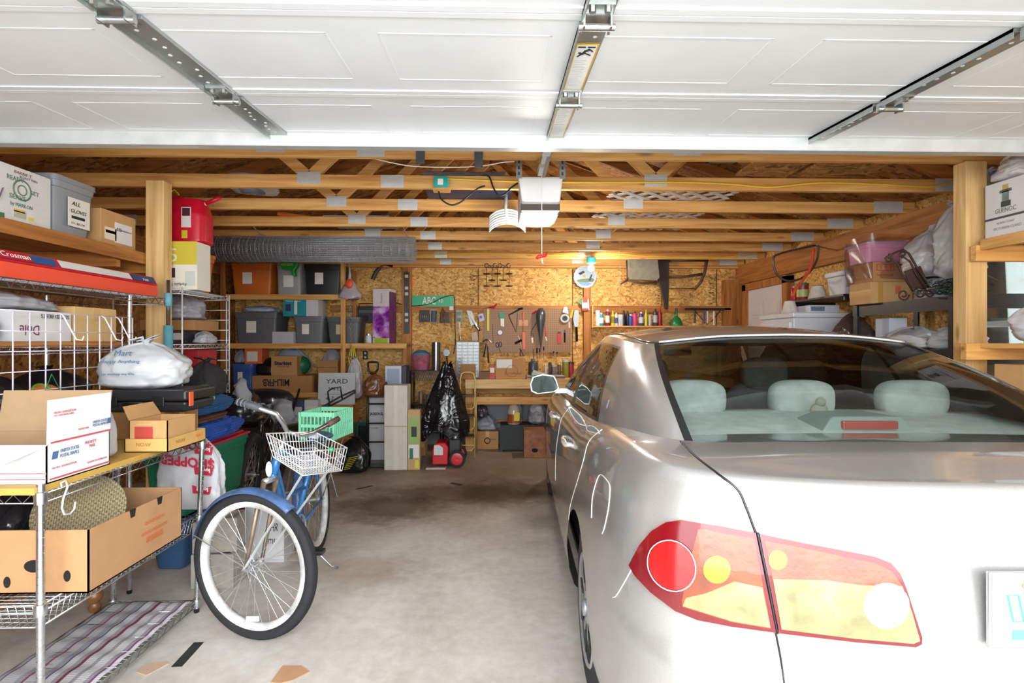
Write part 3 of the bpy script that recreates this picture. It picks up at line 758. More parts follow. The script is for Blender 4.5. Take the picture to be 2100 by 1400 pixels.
# roof panel
qq = MB(); rows = []
for i in range(0, 111):
    r = Rc[i]; f = 0 if i <= RG else (0 if i >= 90 else math.sin(PI*(i-RG)/(90-RG))**.7)
    rows.append([(r.x*(1-2*k/20), r.y, r.z+.062*f*(1-(1-2*k/20)**2)**.8) for k in range(21)])
qq.add([p for r_ in rows for p in r_], [(j*21+i, j*21+i+1, (j+1)*21+i+1, (j+1)*21+i) for j in range(110) for i in range(20)])
roof = qq.build('roof', PAINT, car, smooth='all')
bm = bmesh.new(); bm.from_mesh(roof.data); bmesh.ops.remove_doubles(bm, verts=bm.verts, dist=.002); bmesh.ops.dissolve_degenerate(bm, dist=.0008, edges=bm.edges); bmesh.ops.recalc_face_normals(bm, faces=bm.faces); bm.to_mesh(roof.data); bm.free()
# bright bead over the rear window and roof ditch strips
qq = MB(); qq.tube([(Rc[i].x, Rc[i].y-.006, Rc[i].z+.004) for i in range(RG-1, 0, -1)]+[(-Rc[i].x, Rc[i].y-.006, Rc[i].z+.004) for i in range(0, RG)], .005, 6)
qq.build('rear_window_bead', mt('#dcdcda', .25, .4, 'gloss'), car, smooth='all')
for sd in (-1, 1):
    qq = MB(); qq.tube([(sd*(Rc[i].x*.93), Rc[i].y, Rc[i].z+.062*(math.sin(PI*(i-RG)/(90-RG))**.7 if RG < i < 90 else 0)*(1-.93**2)**.8+.001) for i in range(RG-2, 88)], .006, 6)
    qq.build('roof_ditch_strip', TRIM, car, smooth='all')
# belt filler between body shoulder and greenhouse base
qq = MB()
for sd in (-1, 1):
    pts = [(i, body_pt(i, sd, LV[-1])) for i in range(iy(.5), iy(3.55)+1)]
    vv = []
    for i, p in pts:
        b = min(Bc, key=lambda c: abs(c.y-p[1]) if c.x > .3 else 9)
        vv += [p, (sd*max(b.x-.012, .1), p[1], b.z+.002)]
    qq.add(vv, [(2*k, 2*k+1, 2*k+3, 2*k+2) for k in range(len(pts)-1)])
qq.build('belt_panel', PAINT, car, smooth='all')
qq = MB(); vv = []
for k in range(0, RG+1):
    b = Bc[k]; vv += [(b.x, b.y+.01, b.z+.0), (b.x, .60, 1.075)]
for sd in (-1, 1): qq.add([(sd*a, b_, c_) for a, b_, c_ in vv], [(2*k, 2*k+1, 2*k+3, 2*k+2) for k in range(RG)])
qq.build('cowl', BLK, car)
# wheels and wheel wells
def wheel(x, y, sd):
    o = bpy.data.objects.new('wheel', None); COL.objects.link(o); o.parent = car; o.location = (x, y, .325); o.rotation_euler = (0, sd*PI/2, 0)
    qq = MB(); R = .325
    qq.lathe([(.20, -.10), (.27, -.105), (.305, -.098), (.318, -.08), (R, -.04), (R, .04), (.318, .08), (.305, .098), (.27, .105), (.205, .10)], (0,0,0), 56)
    t = qq.build('tyre', TYRE, o, smooth=True)
    qq = MB()
    for k in range(4):
        qq.torus((0, 0, -.055+k*.037), R+.0005, .004, (0,0,1), 56, 5)
    qq.build('tread', mt('#18181b', .9), o, smooth='all')
    # hubcap: dished face with rim, seven openings
    qq = MB(); n = 84
    def cap(u, v):
        a = 2*PI*u; r = .02+v*.188; z = .09+.012*math.cos(v*2.6)+(.010*math.cos(7*a) if .25 < v < .92 else 0)*math.sin(PI*min(1, max(0, (v-.25)/.67)))
        return (r*math.cos(a), r*math.sin(a), z)
    qq.grid(cap, n, 14, closed_u=True); qq.lathe([(.208, .085), (.216, .098), (.208, .108), (.198, .10)], (0,0,0), 56); qq.lathe([(0.0001, .118), (.03, .115), (.034, .10)], (0,0,0), 24)
    qq.build('hubcap', mt('#c2c6ca', .3, .7, 'metal'), o, smooth='all')
    for k in range(7):
        qq = MB(); a = 2*PI*(k+.5)/7
        M_ = Matrix.Rotation(a, 4, 'Z') @ Matrix.Translation((.135, 0, .098)) @ Matrix.Diagonal((.045, .019, .006, 1))
        qq.lathe([(1, -1), (1, 1)], (0,0,0), 14, M_)
        qq.build('hubcap_opening', mt('#1b1b1e', .6), o, smooth=True)
    return o
for y in (RA, RF):
    for sd in (-1, 1): wheel(sd*.762, y, sd)
for sd in (-1, 1):
    for y in (RA, RF):
        qq = MB(); vv = []
        for k in range(25):
            a = -.35+(PI+.7)*k/24
            for x in (.62, .85): vv.append((sd*x, y+(WR+.004)*math.cos(a), .33+(WR+.004)*math.sin(a)))
        qq.add(vv, [(2*k, 2*k+1, 2*k+3, 2*k+2) for k in range(24)])
        c = len(qq.v); qq.add([(sd*.62, y+(WR+.004)*math.cos(-.35+(PI+.7)*k/24), .33+(WR+.004)*math.sin(-.35+(PI+.7)*k/24)) for k in range(25)], [tuple(range(25))])
        qq.build('wheel_well', mt('#1a1a1c', .9), car, smooth=True)
qq = MB(); qq.box(-.80, .80, .15, 4.5, .20, .24); qq.build('underbody', mt('#202022', .9), car)
# interior
SEAT = mt('#e6ecea', .85, kind='cloth'); DSEAT = mt('#8f9a9a', .85, kind='cloth'); CAB = mt('#6c6a68', .7, kind='cloth')
qq = MB(); qq.box(-.74, .74, .9, 3.3, .30, .33); qq.box(-.80, -.765, .9, 3.3, .3, 1.0).box(.765, .80, .9, 3.3, .3, 1.0); qq.build('cabin_lining', CAB, car)
qq = MB(); qq.grid(lambda u, v: ((u*2-1)*.70, .56+v*.50, 1.088+.012*math.sin(PI*u)+.03*v), 12, 8); qq.build('parcel_shelf', SEAT, car, smooth='all', solid=.03)
def cushion(name, x, y, z, sx, sy, sz, m, par=None, ex=3.2):
    qq = MB()
    def sf(u, v):
        a = 2*PI*u; b = PI*(v-.5)
        c = lambda t: math.copysign(abs(math.cos(t))**(2/ex), math.cos(t)); s_ = lambda t: math.copysign(abs(math.sin(t))**(2/ex), math.sin(t))
        return (x+sx/2*c(b)*c(a), y+sy/2*c(b)*s_(a), z+sz/2*s_(b))
    qq.grid(sf, 36, 18, closed_u=True); return qq.build(name, m, par or car, smooth='all')
cushion('rear_seat_back', 0, 1.17, .80, 1.36, .18, .56, SEAT)
cushion('rear_seat_cushion', 0, 1.50, .52, 1.36, .52, .22, SEAT)
for x in (-.44, 0, .44): cushion('rear_headrest', x, 1.06, 1.168, .27 if x else .25, .12, .155, SEAT)
for x in (-.36, .36):
    cushion('front_seat_back', x, 2.22, .82, .50, .16, .66, DSEAT); cushion('front_seat_cushion', x, 2.5, .50, .50, .50, .18, DSEAT)
    cushion('front_headrest', x, 2.17, 1.205, .27, .11, .20, DSEAT)
cushion('dashboard', 0, 3.25, .86, 1.40, .36, .26, CAB)
qq = MB(); qq.torus((-.36, 2.93, .92), .18, .014, (0, -1, .45), 32, 8); qq.tube([(-.53, 2.93, .92), (-.19, 2.93, .92)], .016); qq.build('steering_wheel', BLK, car, smooth='all')
qq = MB(); qq.box(-.10, .10, 2.72, 2.735, 1.30, 1.36); qq.build('interior_mirror', BLK, car, bevel=.01)
# high brake lamp on the shelf behind the rear window
qq = MB(); qq.add([(-.15, .66, 1.09), (.17, .66, 1.09), (.15, .90, 1.11), (-.12, .90, 1.11), (-.10, .675, 1.152), (.13, .675, 1.152), (.11, .84, 1.15), (-.07, .84, 1.15)], [(4,5,6,7), (0,1,5,4), (1,2,6,5), (2,3,7,6), (3,0,4,7)])
o = qq.build('brake_lamp_housing', mt('#aab6b2', .5), car, bevel=.006)
MB().box(-.075, .105, .655, .672, 1.112, 1.14).build('brake_lamp_lens', mt('#c23a2c', .2, coat=1), o, bevel=.004)
# small soft toy and paper on the shelf
qq = MB(); qq.sphere((.0, .93, 1.14), .032, sc=(1, .8, .9)).sphere((.0, .92, 1.172), .018); qq.build('soft_toy', mt('#d8d2c0', .9, kind='cloth'), car, smooth='all')
# ---- projecting details on to the painted surface
allv = [CM @ Vector(v) for v in body_v]; BV = BVHTree.FromPolygons(allv, body_f)
ghv = []; ghf = []
for sd in (1, -1):
    b0 = len(ghv)
    for j in range(11):
        for i in range(111): ghv.append(CM @ Vector(gh(i, j/10, sd)))
    for j in range(10):
        for i in range(110): ghf.append((b0+j*111+i, b0+j*111+i+1, b0+(j+1)*111+i+1, b0+(j+1)*111+i))
BV2 = BVHTree.FromPolygons(allv+ghv, body_f+[tuple(len(allv)+k for k in f) for f in ghf])
def hit(px, py, off=0.0, bv=None):
    d = ray(px, py).normalized(); h, nn, _, _ = (bv or BV).ray_cast(CAM, d)
    if h is None: return None
    if nn.dot(d) > 0: nn = -nn
    return CMI @ (h+nn*off)
from mathutils.geometry import delaunay_2d_cdt
def surf_patch(name, poly, off, m, parent=car, step=9, skirt=None):
    P2 = []
    for (x0, y0), (x1, y1) in zip(poly, poly[1:]+poly[:1]):
        L = math.hypot(x1-x0, y1-y0); k = max(1, int(L/step))
        P2 += [(x0+(x1-x0)*i/k, y0+(y1-y0)*i/k) for i in range(k)]
    nb = len(P2)
    xs = [p[0] for p in P2]; ys = [p[1] for p in P2]
    def inside(x, y):
        c = False
        for i in range(nb):
            (xa, ya), (xb, yb) = P2[i], P2[(i+1) % nb]
            if (ya > y) != (yb > y) and x < (xb-xa)*(y-ya)/(yb-ya)+xa: c = not c
        return c
    def far(x, y): return min((x-a)**2+(y-b)**2 for a, b in P2) > (step*.5)**2
    inner = [(x, y) for x in [min(xs)+step*i for i in range(int((max(xs)-min(xs))/step)+1)] for y in [min(ys)+step*j for j in range(int((max(ys)-min(ys))/step)+1)] if inside(x, y) and far(x, y)]
    vs2, _, fs2, *_ = delaunay_2d_cdt([Vector(p) for p in P2+inner], [], [tuple(range(nb))], 1, 1e-4)
    v3 = []; ok = True
    for p in vs2:
        h = hit(p.x, p.y, off)
        if h is None: h = v3[-1] if v3 else Vector((0, 0, .8))
        v3.append(h)
    qq = MB(); qq.add(v3, fs2)
    sk = []
    for p in P2:
        a = hit(p[0], p[1], off); b = hit(p[0], p[1], (skirt if skirt is not None else -.004))
        sk += [a or v3[0], b or v3[0]]
    qq.add(sk, [(2*i, 2*i+1, (2*((i+1) % nb))+1, 2*((i+1) % nb)) for i in range(nb)])
    return qq.build(name, m, parent, smooth=True)
def curve(pts, n=6): return catmull(pts, n)
def seam(name, pts, m, r=.0016, off=.0005, n=6, bv=None):
    w = []
    for p in curve(pts, n):
        h = hit(p[0], p[1], off, bv)
        if h is not None and (not w or (h-w[-1]).length < .35): w.append(h)
    if len(w) > 1: return MB().tube(w, r, 6).build(name, m, car, smooth='all')
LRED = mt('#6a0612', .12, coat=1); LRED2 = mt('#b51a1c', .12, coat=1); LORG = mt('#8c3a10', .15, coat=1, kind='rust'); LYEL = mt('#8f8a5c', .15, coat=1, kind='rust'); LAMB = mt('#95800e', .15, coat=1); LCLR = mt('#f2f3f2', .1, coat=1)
outL = [(1297,1158), (1318,1117), (1343,1087), (1370,1070), (1400,1065), (1475,1076), (1548,1090), (1589,1292), (1500,1280), (1432,1267), (1388,1249), (1340,1212), (1308,1178)]
outR = [(1556,1092), (1640,1110), (1730,1127), (1790,1139), (1822,1152), (1841,1174), (1854,1206), (1870,1256), (1885,1303), (1884,1316), (1872,1322), (1750,1312), (1596,1294)]
lamp_l = surf_patch('rear_lamp', outL, .012, LRED)
lamp_r = surf_patch('boot_lid_lamp', outR, .010, LRED)
def inset_patch(name, poly, off, m, par): return surf_patch(name, poly, off, m, par, skirt=off-.003)
inset_patch('tinted_reflection', [(1434,1083), (1545,1101), (1578,1283), (1500,1270), (1403,1240), (1402,1228), (1418,1150)], .0135, LORG, lamp_l)  # amber zones: tinted lens with the outdoor reflection painted in
inset_patch('tinted_reflection', [(1410,1222), (1450,1212), (1505,1188), (1561,1200), (1577,1281), (1500,1268), (1404,1238)], .0143, LYEL, lamp_l)
ell = lambda cx, cy, rx, ry, n=22, a=0: [(cx+rx*math.cos(t)*math.cos(a)-ry*math.sin(t)*math.sin(a), cy+rx*math.cos(t)*math.sin(a)+ry*math.sin(t)*math.cos(a)) for t in [2*PI*k/n for k in range(n)]]
inset_patch('lamp_bulb_lens', ell(1383, 1157, 43, 51, a=-.45), .0150, LRED2, lamp_l)
w = [hit(x, y, .016) for x, y in ell(1383, 1157, 45, 53, 30, -.45)]
MB().tube(w, .0014, 6, closed=True).build('lamp_ring', mt('#e8d8d4', .2), lamp_l, smooth='all')
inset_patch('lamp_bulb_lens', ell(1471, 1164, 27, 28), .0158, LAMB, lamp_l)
inset_patch('tinted_reflection', [(1566,1106), (1640,1120), (1720,1137), (1790,1152), (1822,1168), (1843,1198), (1760,1196), (1690,1186), (1582,1184)], .0115, LORG, lamp_r)
inset_patch('tinted_reflection', [(1583,1184), (1690,1186), (1760,1196), (1843,1198), (1862,1248), (1879,1308), (1866,1314), (1750,1304), (1600,1285)], .0122, LYEL, lamp_r)
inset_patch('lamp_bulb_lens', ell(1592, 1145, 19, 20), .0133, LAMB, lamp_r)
inset_patch('reversing_lamp', ell(1811, 1237, 46, 46), .0135, LCLR, lamp_r)
# the mirrored lamps on the far side are outside the frame
seam('boot_lid_seam', [(1396,905), (1425,935), (1470,970), (1512,1003), (1530,1040), (1545,1080), (1553,1100)], BLK, .003)
seam('boot_lid_seam', [(1590,1294), (1600,1345), (1608,1399), (1614,1450)], BLK, .0022)
seam('bumper_seam', [(1297,1164), (1280,1195), (1264,1221), (1257,1224)], mt('#efefee', .4), .0016)  # edge highlight painted as a pale line
SEAM_GLINT = mt('#dcd9d5', .3)  # pale side seams: highlights caught by the gap edges, put into the colour
seam('fuel_door', [(1213,1062), (1215,1020), (1224,985), (1232,973), (1245,985), (1251,1000), (1248,1040), (1240,1080), (1235,1094)], SEAM_GLINT, .0018)
seam('rear_door_seam', [(1235,880), (1208,905), (1195,950), (1183,990), (1170,1035), (1166,1070)], SEAM_GLINT, .0016)
seam('front_door_seam', [(1170,832), (1152,858), (1145,890), (1140,930), (1139,985)], SEAM_GLINT, .0016)
seam('boot_lid_seam', [(1552,1090), (1567,1160), (1580,1230), (1592,1295)], BLK, .0035, .008)
# crease along the shoulder
def handle(y, z):
    o = None
    b = body_pt(iy(y), -1, (.86, .03, .03)); x = b[0]
    qq = MB(); qq.tube([(x+.005, y-.10, z), (x-.028, y-.085, z), (x-.034, y, z+.002), (x-.028, y+.085, z), (x+.005, y+.10, z)], [.011, .014, .014, .014, .011], 10)
    qq.build('door_handle', mt('#d9d6d1', .2, .5, 'gloss', coat=1), car, smooth='all')
handle(1.58, .90); handle(2.62, .89)
# wing mirrors
for sd in (-1, 1):
    qq = MB()
    prof = [(.835, 1.055), (.87, 1.03), (1.0, 1.015), (1.045, 1.035), (1.055, 1.09), (1.035, 1.145), (.96, 1.165), (.875, 1.155), (.855, 1.12)]
    n = len(prof); cx, cz = .95, 1.09
    rings = [(0.0, 1.0), (.05, .98), (.10, .85), (.135, .5)]
    vv = [(sd*(cx+(a-cx)*k), 2.78+dy, cz+(b-cz)*k) for dy, k in rings for a, b in prof]
    qq.add(vv, [(j*n+i, j*n+(i+1) % n, (j+1)*n+(i+1) % n, (j+1)*n+i) for j in range(3) for i in range(n)]+[tuple(range(n)), tuple(range(3*n, 4*n))])
    qq.box(*sorted((sd*.77, sd*.87)), 2.80, 2.87, 1.02, 1.06)
    o = qq.build('wing_mirror', PAINT, car, smooth=True, bevel=.004)
    qq = MB(); qq.add([(sd*(cx+(a-cx)*.88), 2.7785, cz+(b-cz)*.86) for a, b in prof], [tuple(range(n))]); qq.build('mirror_glass', mt('#222927', .04, .9, 'gloss'), o)
# number plate
pc = hit(2098, 1210, 0); py0 = pc.y if pc else .06
qq = MB(); qq.box(-.152, .152, .015, .022, .765, .915); o = qq.build('number_plate', mt('#c9cecd', .35), car, bevel=.006)
qq = MB(); qq.box(-.158, .158, .020, .030, .760, .920); qq.build('plate_frame', mt('#c9cccd', .25, .8, 'metal'), o, bevel=.004)
PTEAL = mt('#5b9a9e', .5)
for sx in (-1, 1):
    for z in (.895,): MB().lathe([(.006, 0), (.006, .003), (.002, .004)], (0,0,0), 10, Matrix.Translation((sx*.09, .014, z)) @ Matrix.Rotation(PI/2, 4, 'X')).build('plate_bolt', mt('#a98f7c', .4, .6, 'metal'), o)
text(o, 'IV4 207', .065, (-.118, .0145, .815), (1,0,0), (0,0,1), PTEAL, 'plate_number', w=.236) if False else None
for k, x in enumerate((-.125, -.07)): MB().tube([(x, .0142, .875), (x+.022, .0142, .875), (x+.034, .0142, .82), (x+.012, .0142, .82)], .0025, 5, closed=True).build('plate_character', PTEAL, o)
MB().box(-.115, .115, .013, .015, .783, .803).build('plate_band', PTEAL, o)
# lettering and badge strip low on the boot lid
text(car, 'MAGENTIS', .02, (-.62, .055, .735), (1,0,0), (0,0,1), CHROME, 'badge') if False else None
# ------------------------------------------------------------------ racks and wooden shelving on the left
CHR = mt('#cfd2d6', .22, .95, 'metal'); WIREW = mt('#dcdcde', .35, .2, 'gloss')
def wire_shelf(parent, x0, x1, y0, y1, z, lip=.03, step=.028, m=None, deck='X', r=.0024, zig=True):
    q = MB(); k = 5
    for zz in (z, z-lip):
        q.tube([(x0, y0, zz), (x1, y0, zz), (x1, y1, zz), (x0, y1, zz)], r*1.25, k, closed=True)
    def zz_(a, b):
        a = Vector(a); b = Vector(b); L = (b-a).length; n = max(2, int(L/.03)); pts = []
        for i in range(n+1):
            p = a+(b-a)*i/n; pts.append((p.x, p.y, z if i % 2 else z-lip))
        q.tube(pts, r*.8, 4)
    if zig:
        zz_((x0, y0, 0), (x1, y0, 0)); zz_((x1, y0, 0), (x1, y1, 0)); zz_((x0, y1, 0), (x1, y1, 0)); zz_((x0, y0, 0), (x0, y1, 0))
    if deck == 'X':
        n = int((y1-y0)/step)
        for i in range(1, n): y = y0+(y1-y0)*i/n; q.tube([(x0, y, z+.001), (x1, y, z+.001)], r*.7, 4)
        for i in (1, 2): x = x0+(x1-x0)*i/3; q.tube([(x, y0, z-.004), (x, y1, z-.004)], r, 4)
    else:
        n = int((x1-x0)/step)
        for i in range(1, n): x = x0+(x1-x0)*i/n; q.tube([(x, y0, z+.001), (x, y1, z+.001)], r*.7, 4)
        for i in (1, 2): y = y0+(y1-y0)*i/3; q.tube([(x0, y, z-.004), (x1, y, z-.004)], r, 4)
    return q.build('wire_shelf', m or CHR, parent, smooth='all')
def rack_post(parent, x, y, z0, z1, m=None, r=.0125, x_top=None):
    q = MB(); xt = x if x_top is None else x_top
    q.tube([(x, y, z0+.02), (xt, y, z1)], r, 14)
    n = int((z1-z0)/.026)
    for i in range(1, n):
        t = i/n; xx = x+(xt-x)*t; q.lathe([(r, -.0012), (r+.0007, 0), (r, .0012)], (xx, y, z0+(z1-z0)*t), 12)
    o = q.build('post', m or CHR, parent, smooth=True)
    MB().lathe([(.010, 0), (.013, .004), (.013, .022)], (x, y, z0), 12).build('foot', BLK, o, smooth=True)
    return o
def collar(q, x, y, z): q.lathe([(.015, -.035), (.019, -.033), (.0205, .0), (.019, .006), (.015, .008)], (x, y, z), 14)

# near chrome rack with the yellow board top
BX0, BX1, BY0, BY1 = -1.985, -1.56, 1.86, 2.80
rk = thing('wire_rack', 'chrome wire rack nearest the camera with a striped rug on its bottom shelf', 'rack', (0, 0, 0))
for x in (BX0, BX1):
    for y in (BY0, BY1): rack_post(rk, x, y, 0, .915, x_top=x+(.03 if y == BY1 else 0))
wire_shelf(rk, BX0, BX1, BY0, BY1, .878); wire_shelf(rk, BX0, BX1, BY0, BY1, .062, lip=.028)
for z in (.88, .065, .50):
    for x in (BX0, BX1):
        for y in (BY0, BY1): q = MB(); collar(q, x+(.03*z/.9 if y == BY1 else 0), y, z); q.build('collar', CHR, rk, smooth=True)
# deep wire basket as the middle shelf
q = MB()
for zz in (.50, .475): q.tube([(BX0, BY0, zz), (BX1, BY0, zz), (BX1, BY1, zz), (BX0, BY1, zz)], .003, 6, closed=True)
q.tube([(BX0+.02, BY0+.02, .415), (BX1-.02, BY0+.02, .415), (BX1-.02, BY1-.02, .415), (BX0+.02, BY1-.02, .415)], .003, 6, closed=True)
n = 34
for i in range(1, n):
    y = BY0+(BY1-BY0)*i/n; q.tube([(BX0, y, .50), (BX0+.02, y, .415), (BX1-.02, y, .415), (BX1, y, .50)], .0017, 5)
for i in range(1, 15):
    x = BX0+(BX1-BX0)*i/15; q.tube([(x, BY0, .50), (x, BY0+.02, .415), (x, BY1-.02, .413), (x, BY1, .50)], .0017, 5)
q.build('wire_basket', CHR, rk, smooth='all')
o = MB().box(BX0+.005, BX1-.004, BY0-.02, BY1+.02, .882, .905).build('rack_board', mt('#c9a24e', .55, kind='card'), None); tag(o, 'yellow wooden board lying on top of the near chrome rack', 'board')
# S hook
o = MB().tube([(-1.545, 1.93, .885), (-1.545, 1.925, .90), (-1.545, 1.945, .905), (-1.545, 1.955, .88), (-1.545, 1.935, .84), (-1.545, 1.93, .81), (-1.545, 1.94, .785), (-1.545, 1.965, .778), (-1.545, 1.985, .79), (-1.545, 1.99, .815)], .0035, 8).build('s_hook', WIREW, None, smooth='all'); tag(o, 'white wire hook hanging from the near rack top beside its front post', 'hook')
# rag rug with woven stripes on the bottom shelf
def rug_mat():
    mat, n, l, b = _new('striped_rag_rug'); tc = n.new('ShaderNodeTexCoord'); sp = n.new('ShaderNodeSeparateXYZ'); l.new(tc.outputs['Object'], sp.inputs[0])
    mr = n.new('ShaderNodeMapRange'); mr.inputs['From Min'].default_value = BX0; mr.inputs['From Max'].default_value = BX1; l.new(sp.outputs['X'], mr.inputs['Value'])
    r = n.new('ShaderNodeValToRGB'); r.color_ramp.interpolation = 'CONSTANT'; e = r.color_ramp.elements
    stops = [(0, '#b9b8bd'), (.06, '#7b6d7c'), (.08, '#c3c2c6'), (.2, '#a3a2a9'), (.26, '#8a4a5c'), (.285, '#bdbbc0'), (.38, '#9d9ca4'), (.45, '#4d5a72'), (.47, '#cfcdd0'), (.55, '#a09fa6'), (.6, '#7e3348'), (.635, '#c8c6c9'), (.72, '#9a99a0'), (.76, '#d3d1d4'), (.84, '#a1a0a8'), (.885, '#8b4d74'), (.91, '#dddbe0'), (.96, '#9b6f94')]
    e[0].position = 0; e[0].color = lin(stops[0][1]); e[1].position = stops[1][0]; e[1].color = lin(stops[1][1])
    for p_, c_ in stops[2:]: k = e.new(p_); k.color = lin(c_)
    l.new(mr.outputs[0], r.inputs[0])
    w = n.new('ShaderNodeTexWave'); w.bands_direction = 'Y'; w.inputs['Scale'].default_value = 60; w.inputs['Distortion'].default_value = 2; l.new(tc.outputs['Object'], w.inputs['Vector'])
    mx = n.new('ShaderNodeMix'); mx.data_type = 'RGBA'; mx.blend_type = 'MULTIPLY'; mx.inputs['Factor'].default_value = .35; l.new(r.outputs[0], mx.inputs['A']); l.new(w.outputs[0], mx.inputs['B']); l.new(mx.outputs['Result'], b.inputs['Base Color'])
    bp = n.new('ShaderNodeBump'); bp.inputs['Strength'].default_value = .5; bp.inputs['Distance'].default_value = .003; l.new(w.outputs[0], bp.inputs['Height']); l.new(bp.outputs[0], b.inputs['Normal']); b.inputs['Roughness'].default_value = .95
    return mat
q = MB(); q.grid(lambda u, v: (BX0+.01+u*(BX1-BX0-.03), 1.70+v*1.08, .069+.004*math.sin(u*9+v*4)+.0025*math.sin(v*60)), 20, 90)
o = q.build('rag_rug', rug_mat(), None, smooth='all', solid=.004); tag(o, 'grey and maroon striped rag rug on the bottom shelf of the near rack', 'rug')
# turned wooden legs of a table standing behind the near rack
tb = thing('low_table', 'low wooden table with turned legs, only its feet showing under the near rack', 'table', (-2.25, 2.5, 0))
TW = mt('#8a5a30', .35, kind='card', coat=.3)
for x, y in ((.05, -.22), (.16, .32), (-.35, -.22), (-.35, .32)):
    MB().lathe([(.018, 0), (.026, .012), (.03, .03), (.02, .045), (.02, .05), (.034, .065), (.038, .09), (.026, .11), (.022, .12), (.036, .14), (.038, .20), (.03, .25), (.034, .30)], (x, y, 0), 20).build('leg', TW, tb, smooth=True)
MB().box(-.42, .22, -.3, .4, .30, .33).build('tabletop', TW, tb, bevel=.006)
for i, (x, y, s, w) in enumerate(((-2.36, 2.28, 11, .38), (-2.35, 2.72, 12, .36))):
    bag('trash_bag', ('black shiny plastic bag on the low table, nearer the camera', 'black shiny plastic bag behind the first on the low table')[i], (x, y, .33), (w*.98, .38, .40), s, '#1b1b20', .22, lump=.22)
# open postal carton with white outside
bx = thing('postal_carton', 'open white postal box with red stripes on the near rack, flaps up', 'box', (-1.77, 2.04, .906))
W2, D2, H2 = .215, .15, .135
WC = mt('#e6e8ec', .6, kind='paper'); RS = mt('#c25a5e', .6); BLUEP = mt('#4a6a94', .6)
x0, x1, y0, y1 = -.235, .205, -.15, .15
q = MB(); q.mat(0).box(x0, x1, y0, y0+.004, 0, H2).box(x1-.004, x1, y0, y1, 0, H2).box(x0, x1, y1-.004, y1, 0, H2).mat(1).box(x0, x1, y0+.004, y1-.004, 0, .004).box(x0, x1-.004, y0+.004, y0+.006, .004, H2).box(x1-.006, x1-.004, y0+.004, y1-.004, .004, H2).box(x0, x1-.004, y1-.006, y1-.004, .004, H2)
q.build('carton', [WC, KRAFTIN], bx)
def flap(pts, m0, m1, name='flap'):
    P_ = [Vector(p) for p in pts]; nn = (P_[1]-P_[0]).cross(P_[2]-P_[0]).normalized()*.0035; n = len(P_); q = MB()
    q.mat(0).add(P_+[p+nn for p in P_], [(i, (i+1) % n, (i+1) % n+n, i+n) for i in range(n)]+[tuple(reversed(range(n)))]).mat(1).add([p+nn*1.01 for p in P_], [tuple(range(n))])
    return q.build(name, [m0, m1], bx, recalc=False)
flap([(x1+.003, y1, H2), (x1+.003, y0, H2), (x1+.006, y0, H2+.155), (x1+.006, y1, H2+.155)], WC, KRAFTIN, 'side_flap')
flap([(x0, y1, H2), (x1-.01, y1, H2), (x1-.01, y1+.03, H2+.16), (x0, y1+.03, H2+.16)], KRAFTIN, KRAFTIN, 'back_flap')
flap([(x0, y0, H2), (x1, y0, H2), (x1-.07, y0-.12, H2-.05), (x0, y0-.12, H2-.05)], WC, KRAFTIN, 'front_flap')
q = MB()
for z in (H2+.004, .012): q.box(x1, x1+.0012, y0+.012, y1, z-.003, z+.003)
for z in (.015, .035): q.box(x0, x1, y0-.0012, y0, z, z+.003)
q.box(x1, x1+.0055, y0+.012, y1, H2+.002, H2+.008)
q.build('red_stripe', RS, bx)
def rtext(s, y, z, h, m, w=None, name='lettering'): return text(bx, s, h, (x1+(.0075 if z > H2 else .0012), y0+y, z), (0,1,0), (0,0,1), m, name, w=w)
rtext('UNITED STATES', .055, .098, .012, BLUEP, .085); rtext('POSTAL SERVICE', .055, .080, .012, BLUEP, .085); rtext('PRIORITY', .17, .105, .011, RS, .055); rtext('MAIL', .19, .09, .011, RS, .03)
rtext('FROM / EXPEDITEUR', .02, .045, .007, RS, .11); rtext('COUNTRY OF DESTINATION', .18, .03, .007, RS, .10)
MB().prism([(y0+.02, .080), (y0+.045, .080), (y0+.05, .106), (y0+.026, .106)], x1, x1+.0012, 'YZ').build('postal_emblem', BLUEP, bx)
rtext('UNITED STATES', .20, H2+.045, .009, BLUEP, .075); rtext('POSTAL SERVICE', .20, H2+.032, .009, BLUEP, .075); rtext('PRIORITY MAIL', .13, H2+.03, .007, RS, .05); rtext('FROM / EXPEDITEUR:', .02, H2+.105, .007, RS, .10); rtext('TO / DESTINATAIRE:', .02, H2+.095, .006, RS, .09)
MB().prism([(y1-.022, H2+.033), (y1-.004, H2+.033), (y1-.002, H2+.054), (y1-.018, H2+.054)], x1+.006, x1+.0075, 'YZ').build('postal_emblem', BLUEP, bx)
# plastic-wrapped parcel with red print, then the kraft boxes
o = bag('wrapped_parcel', 'grey plastic parcel with red and handwritten lettering between the postal box and kraft boxes', (-1.70, 2.285, .906), (.17, .13, .24), 21, '#c9cbd0', .4, knot=False, lump=.1)
text(o, 'recording', .016, (-.03, -.075, .15), (1,0,.1), (0,0,1), RED, w=.07); text(o, 'UCCIBOOM', .014, (0.0, -.074, .115), (1,0,.1), (0,0,1), RED, w=.06); text(o, '243', .022, (.01, -.074, .075), (1,0,.1), (0,0,1), INK, w=.05); text(o, '38', .022, (.015, -.073, .045), (1,0,.1), (0,0,1), INK, w=.035)
bag('tissue_wad', 'crumpled white plastic wrap on the yellow board', (-1.63, 2.24, .906), (.17, .07, .05), 22, '#e4e4e2', .5, knot=False, lump=.4, cat='wrap') if False else None
OCH = mt('#d3a862', .7, kind='card')
b = cbox('shallow_tray', 'shallow tan cardboard tray with faint upside-down name at the rack edge', -1.665, -1.475, 2.42, 2.73, .906, .965, OCH, open_=True)
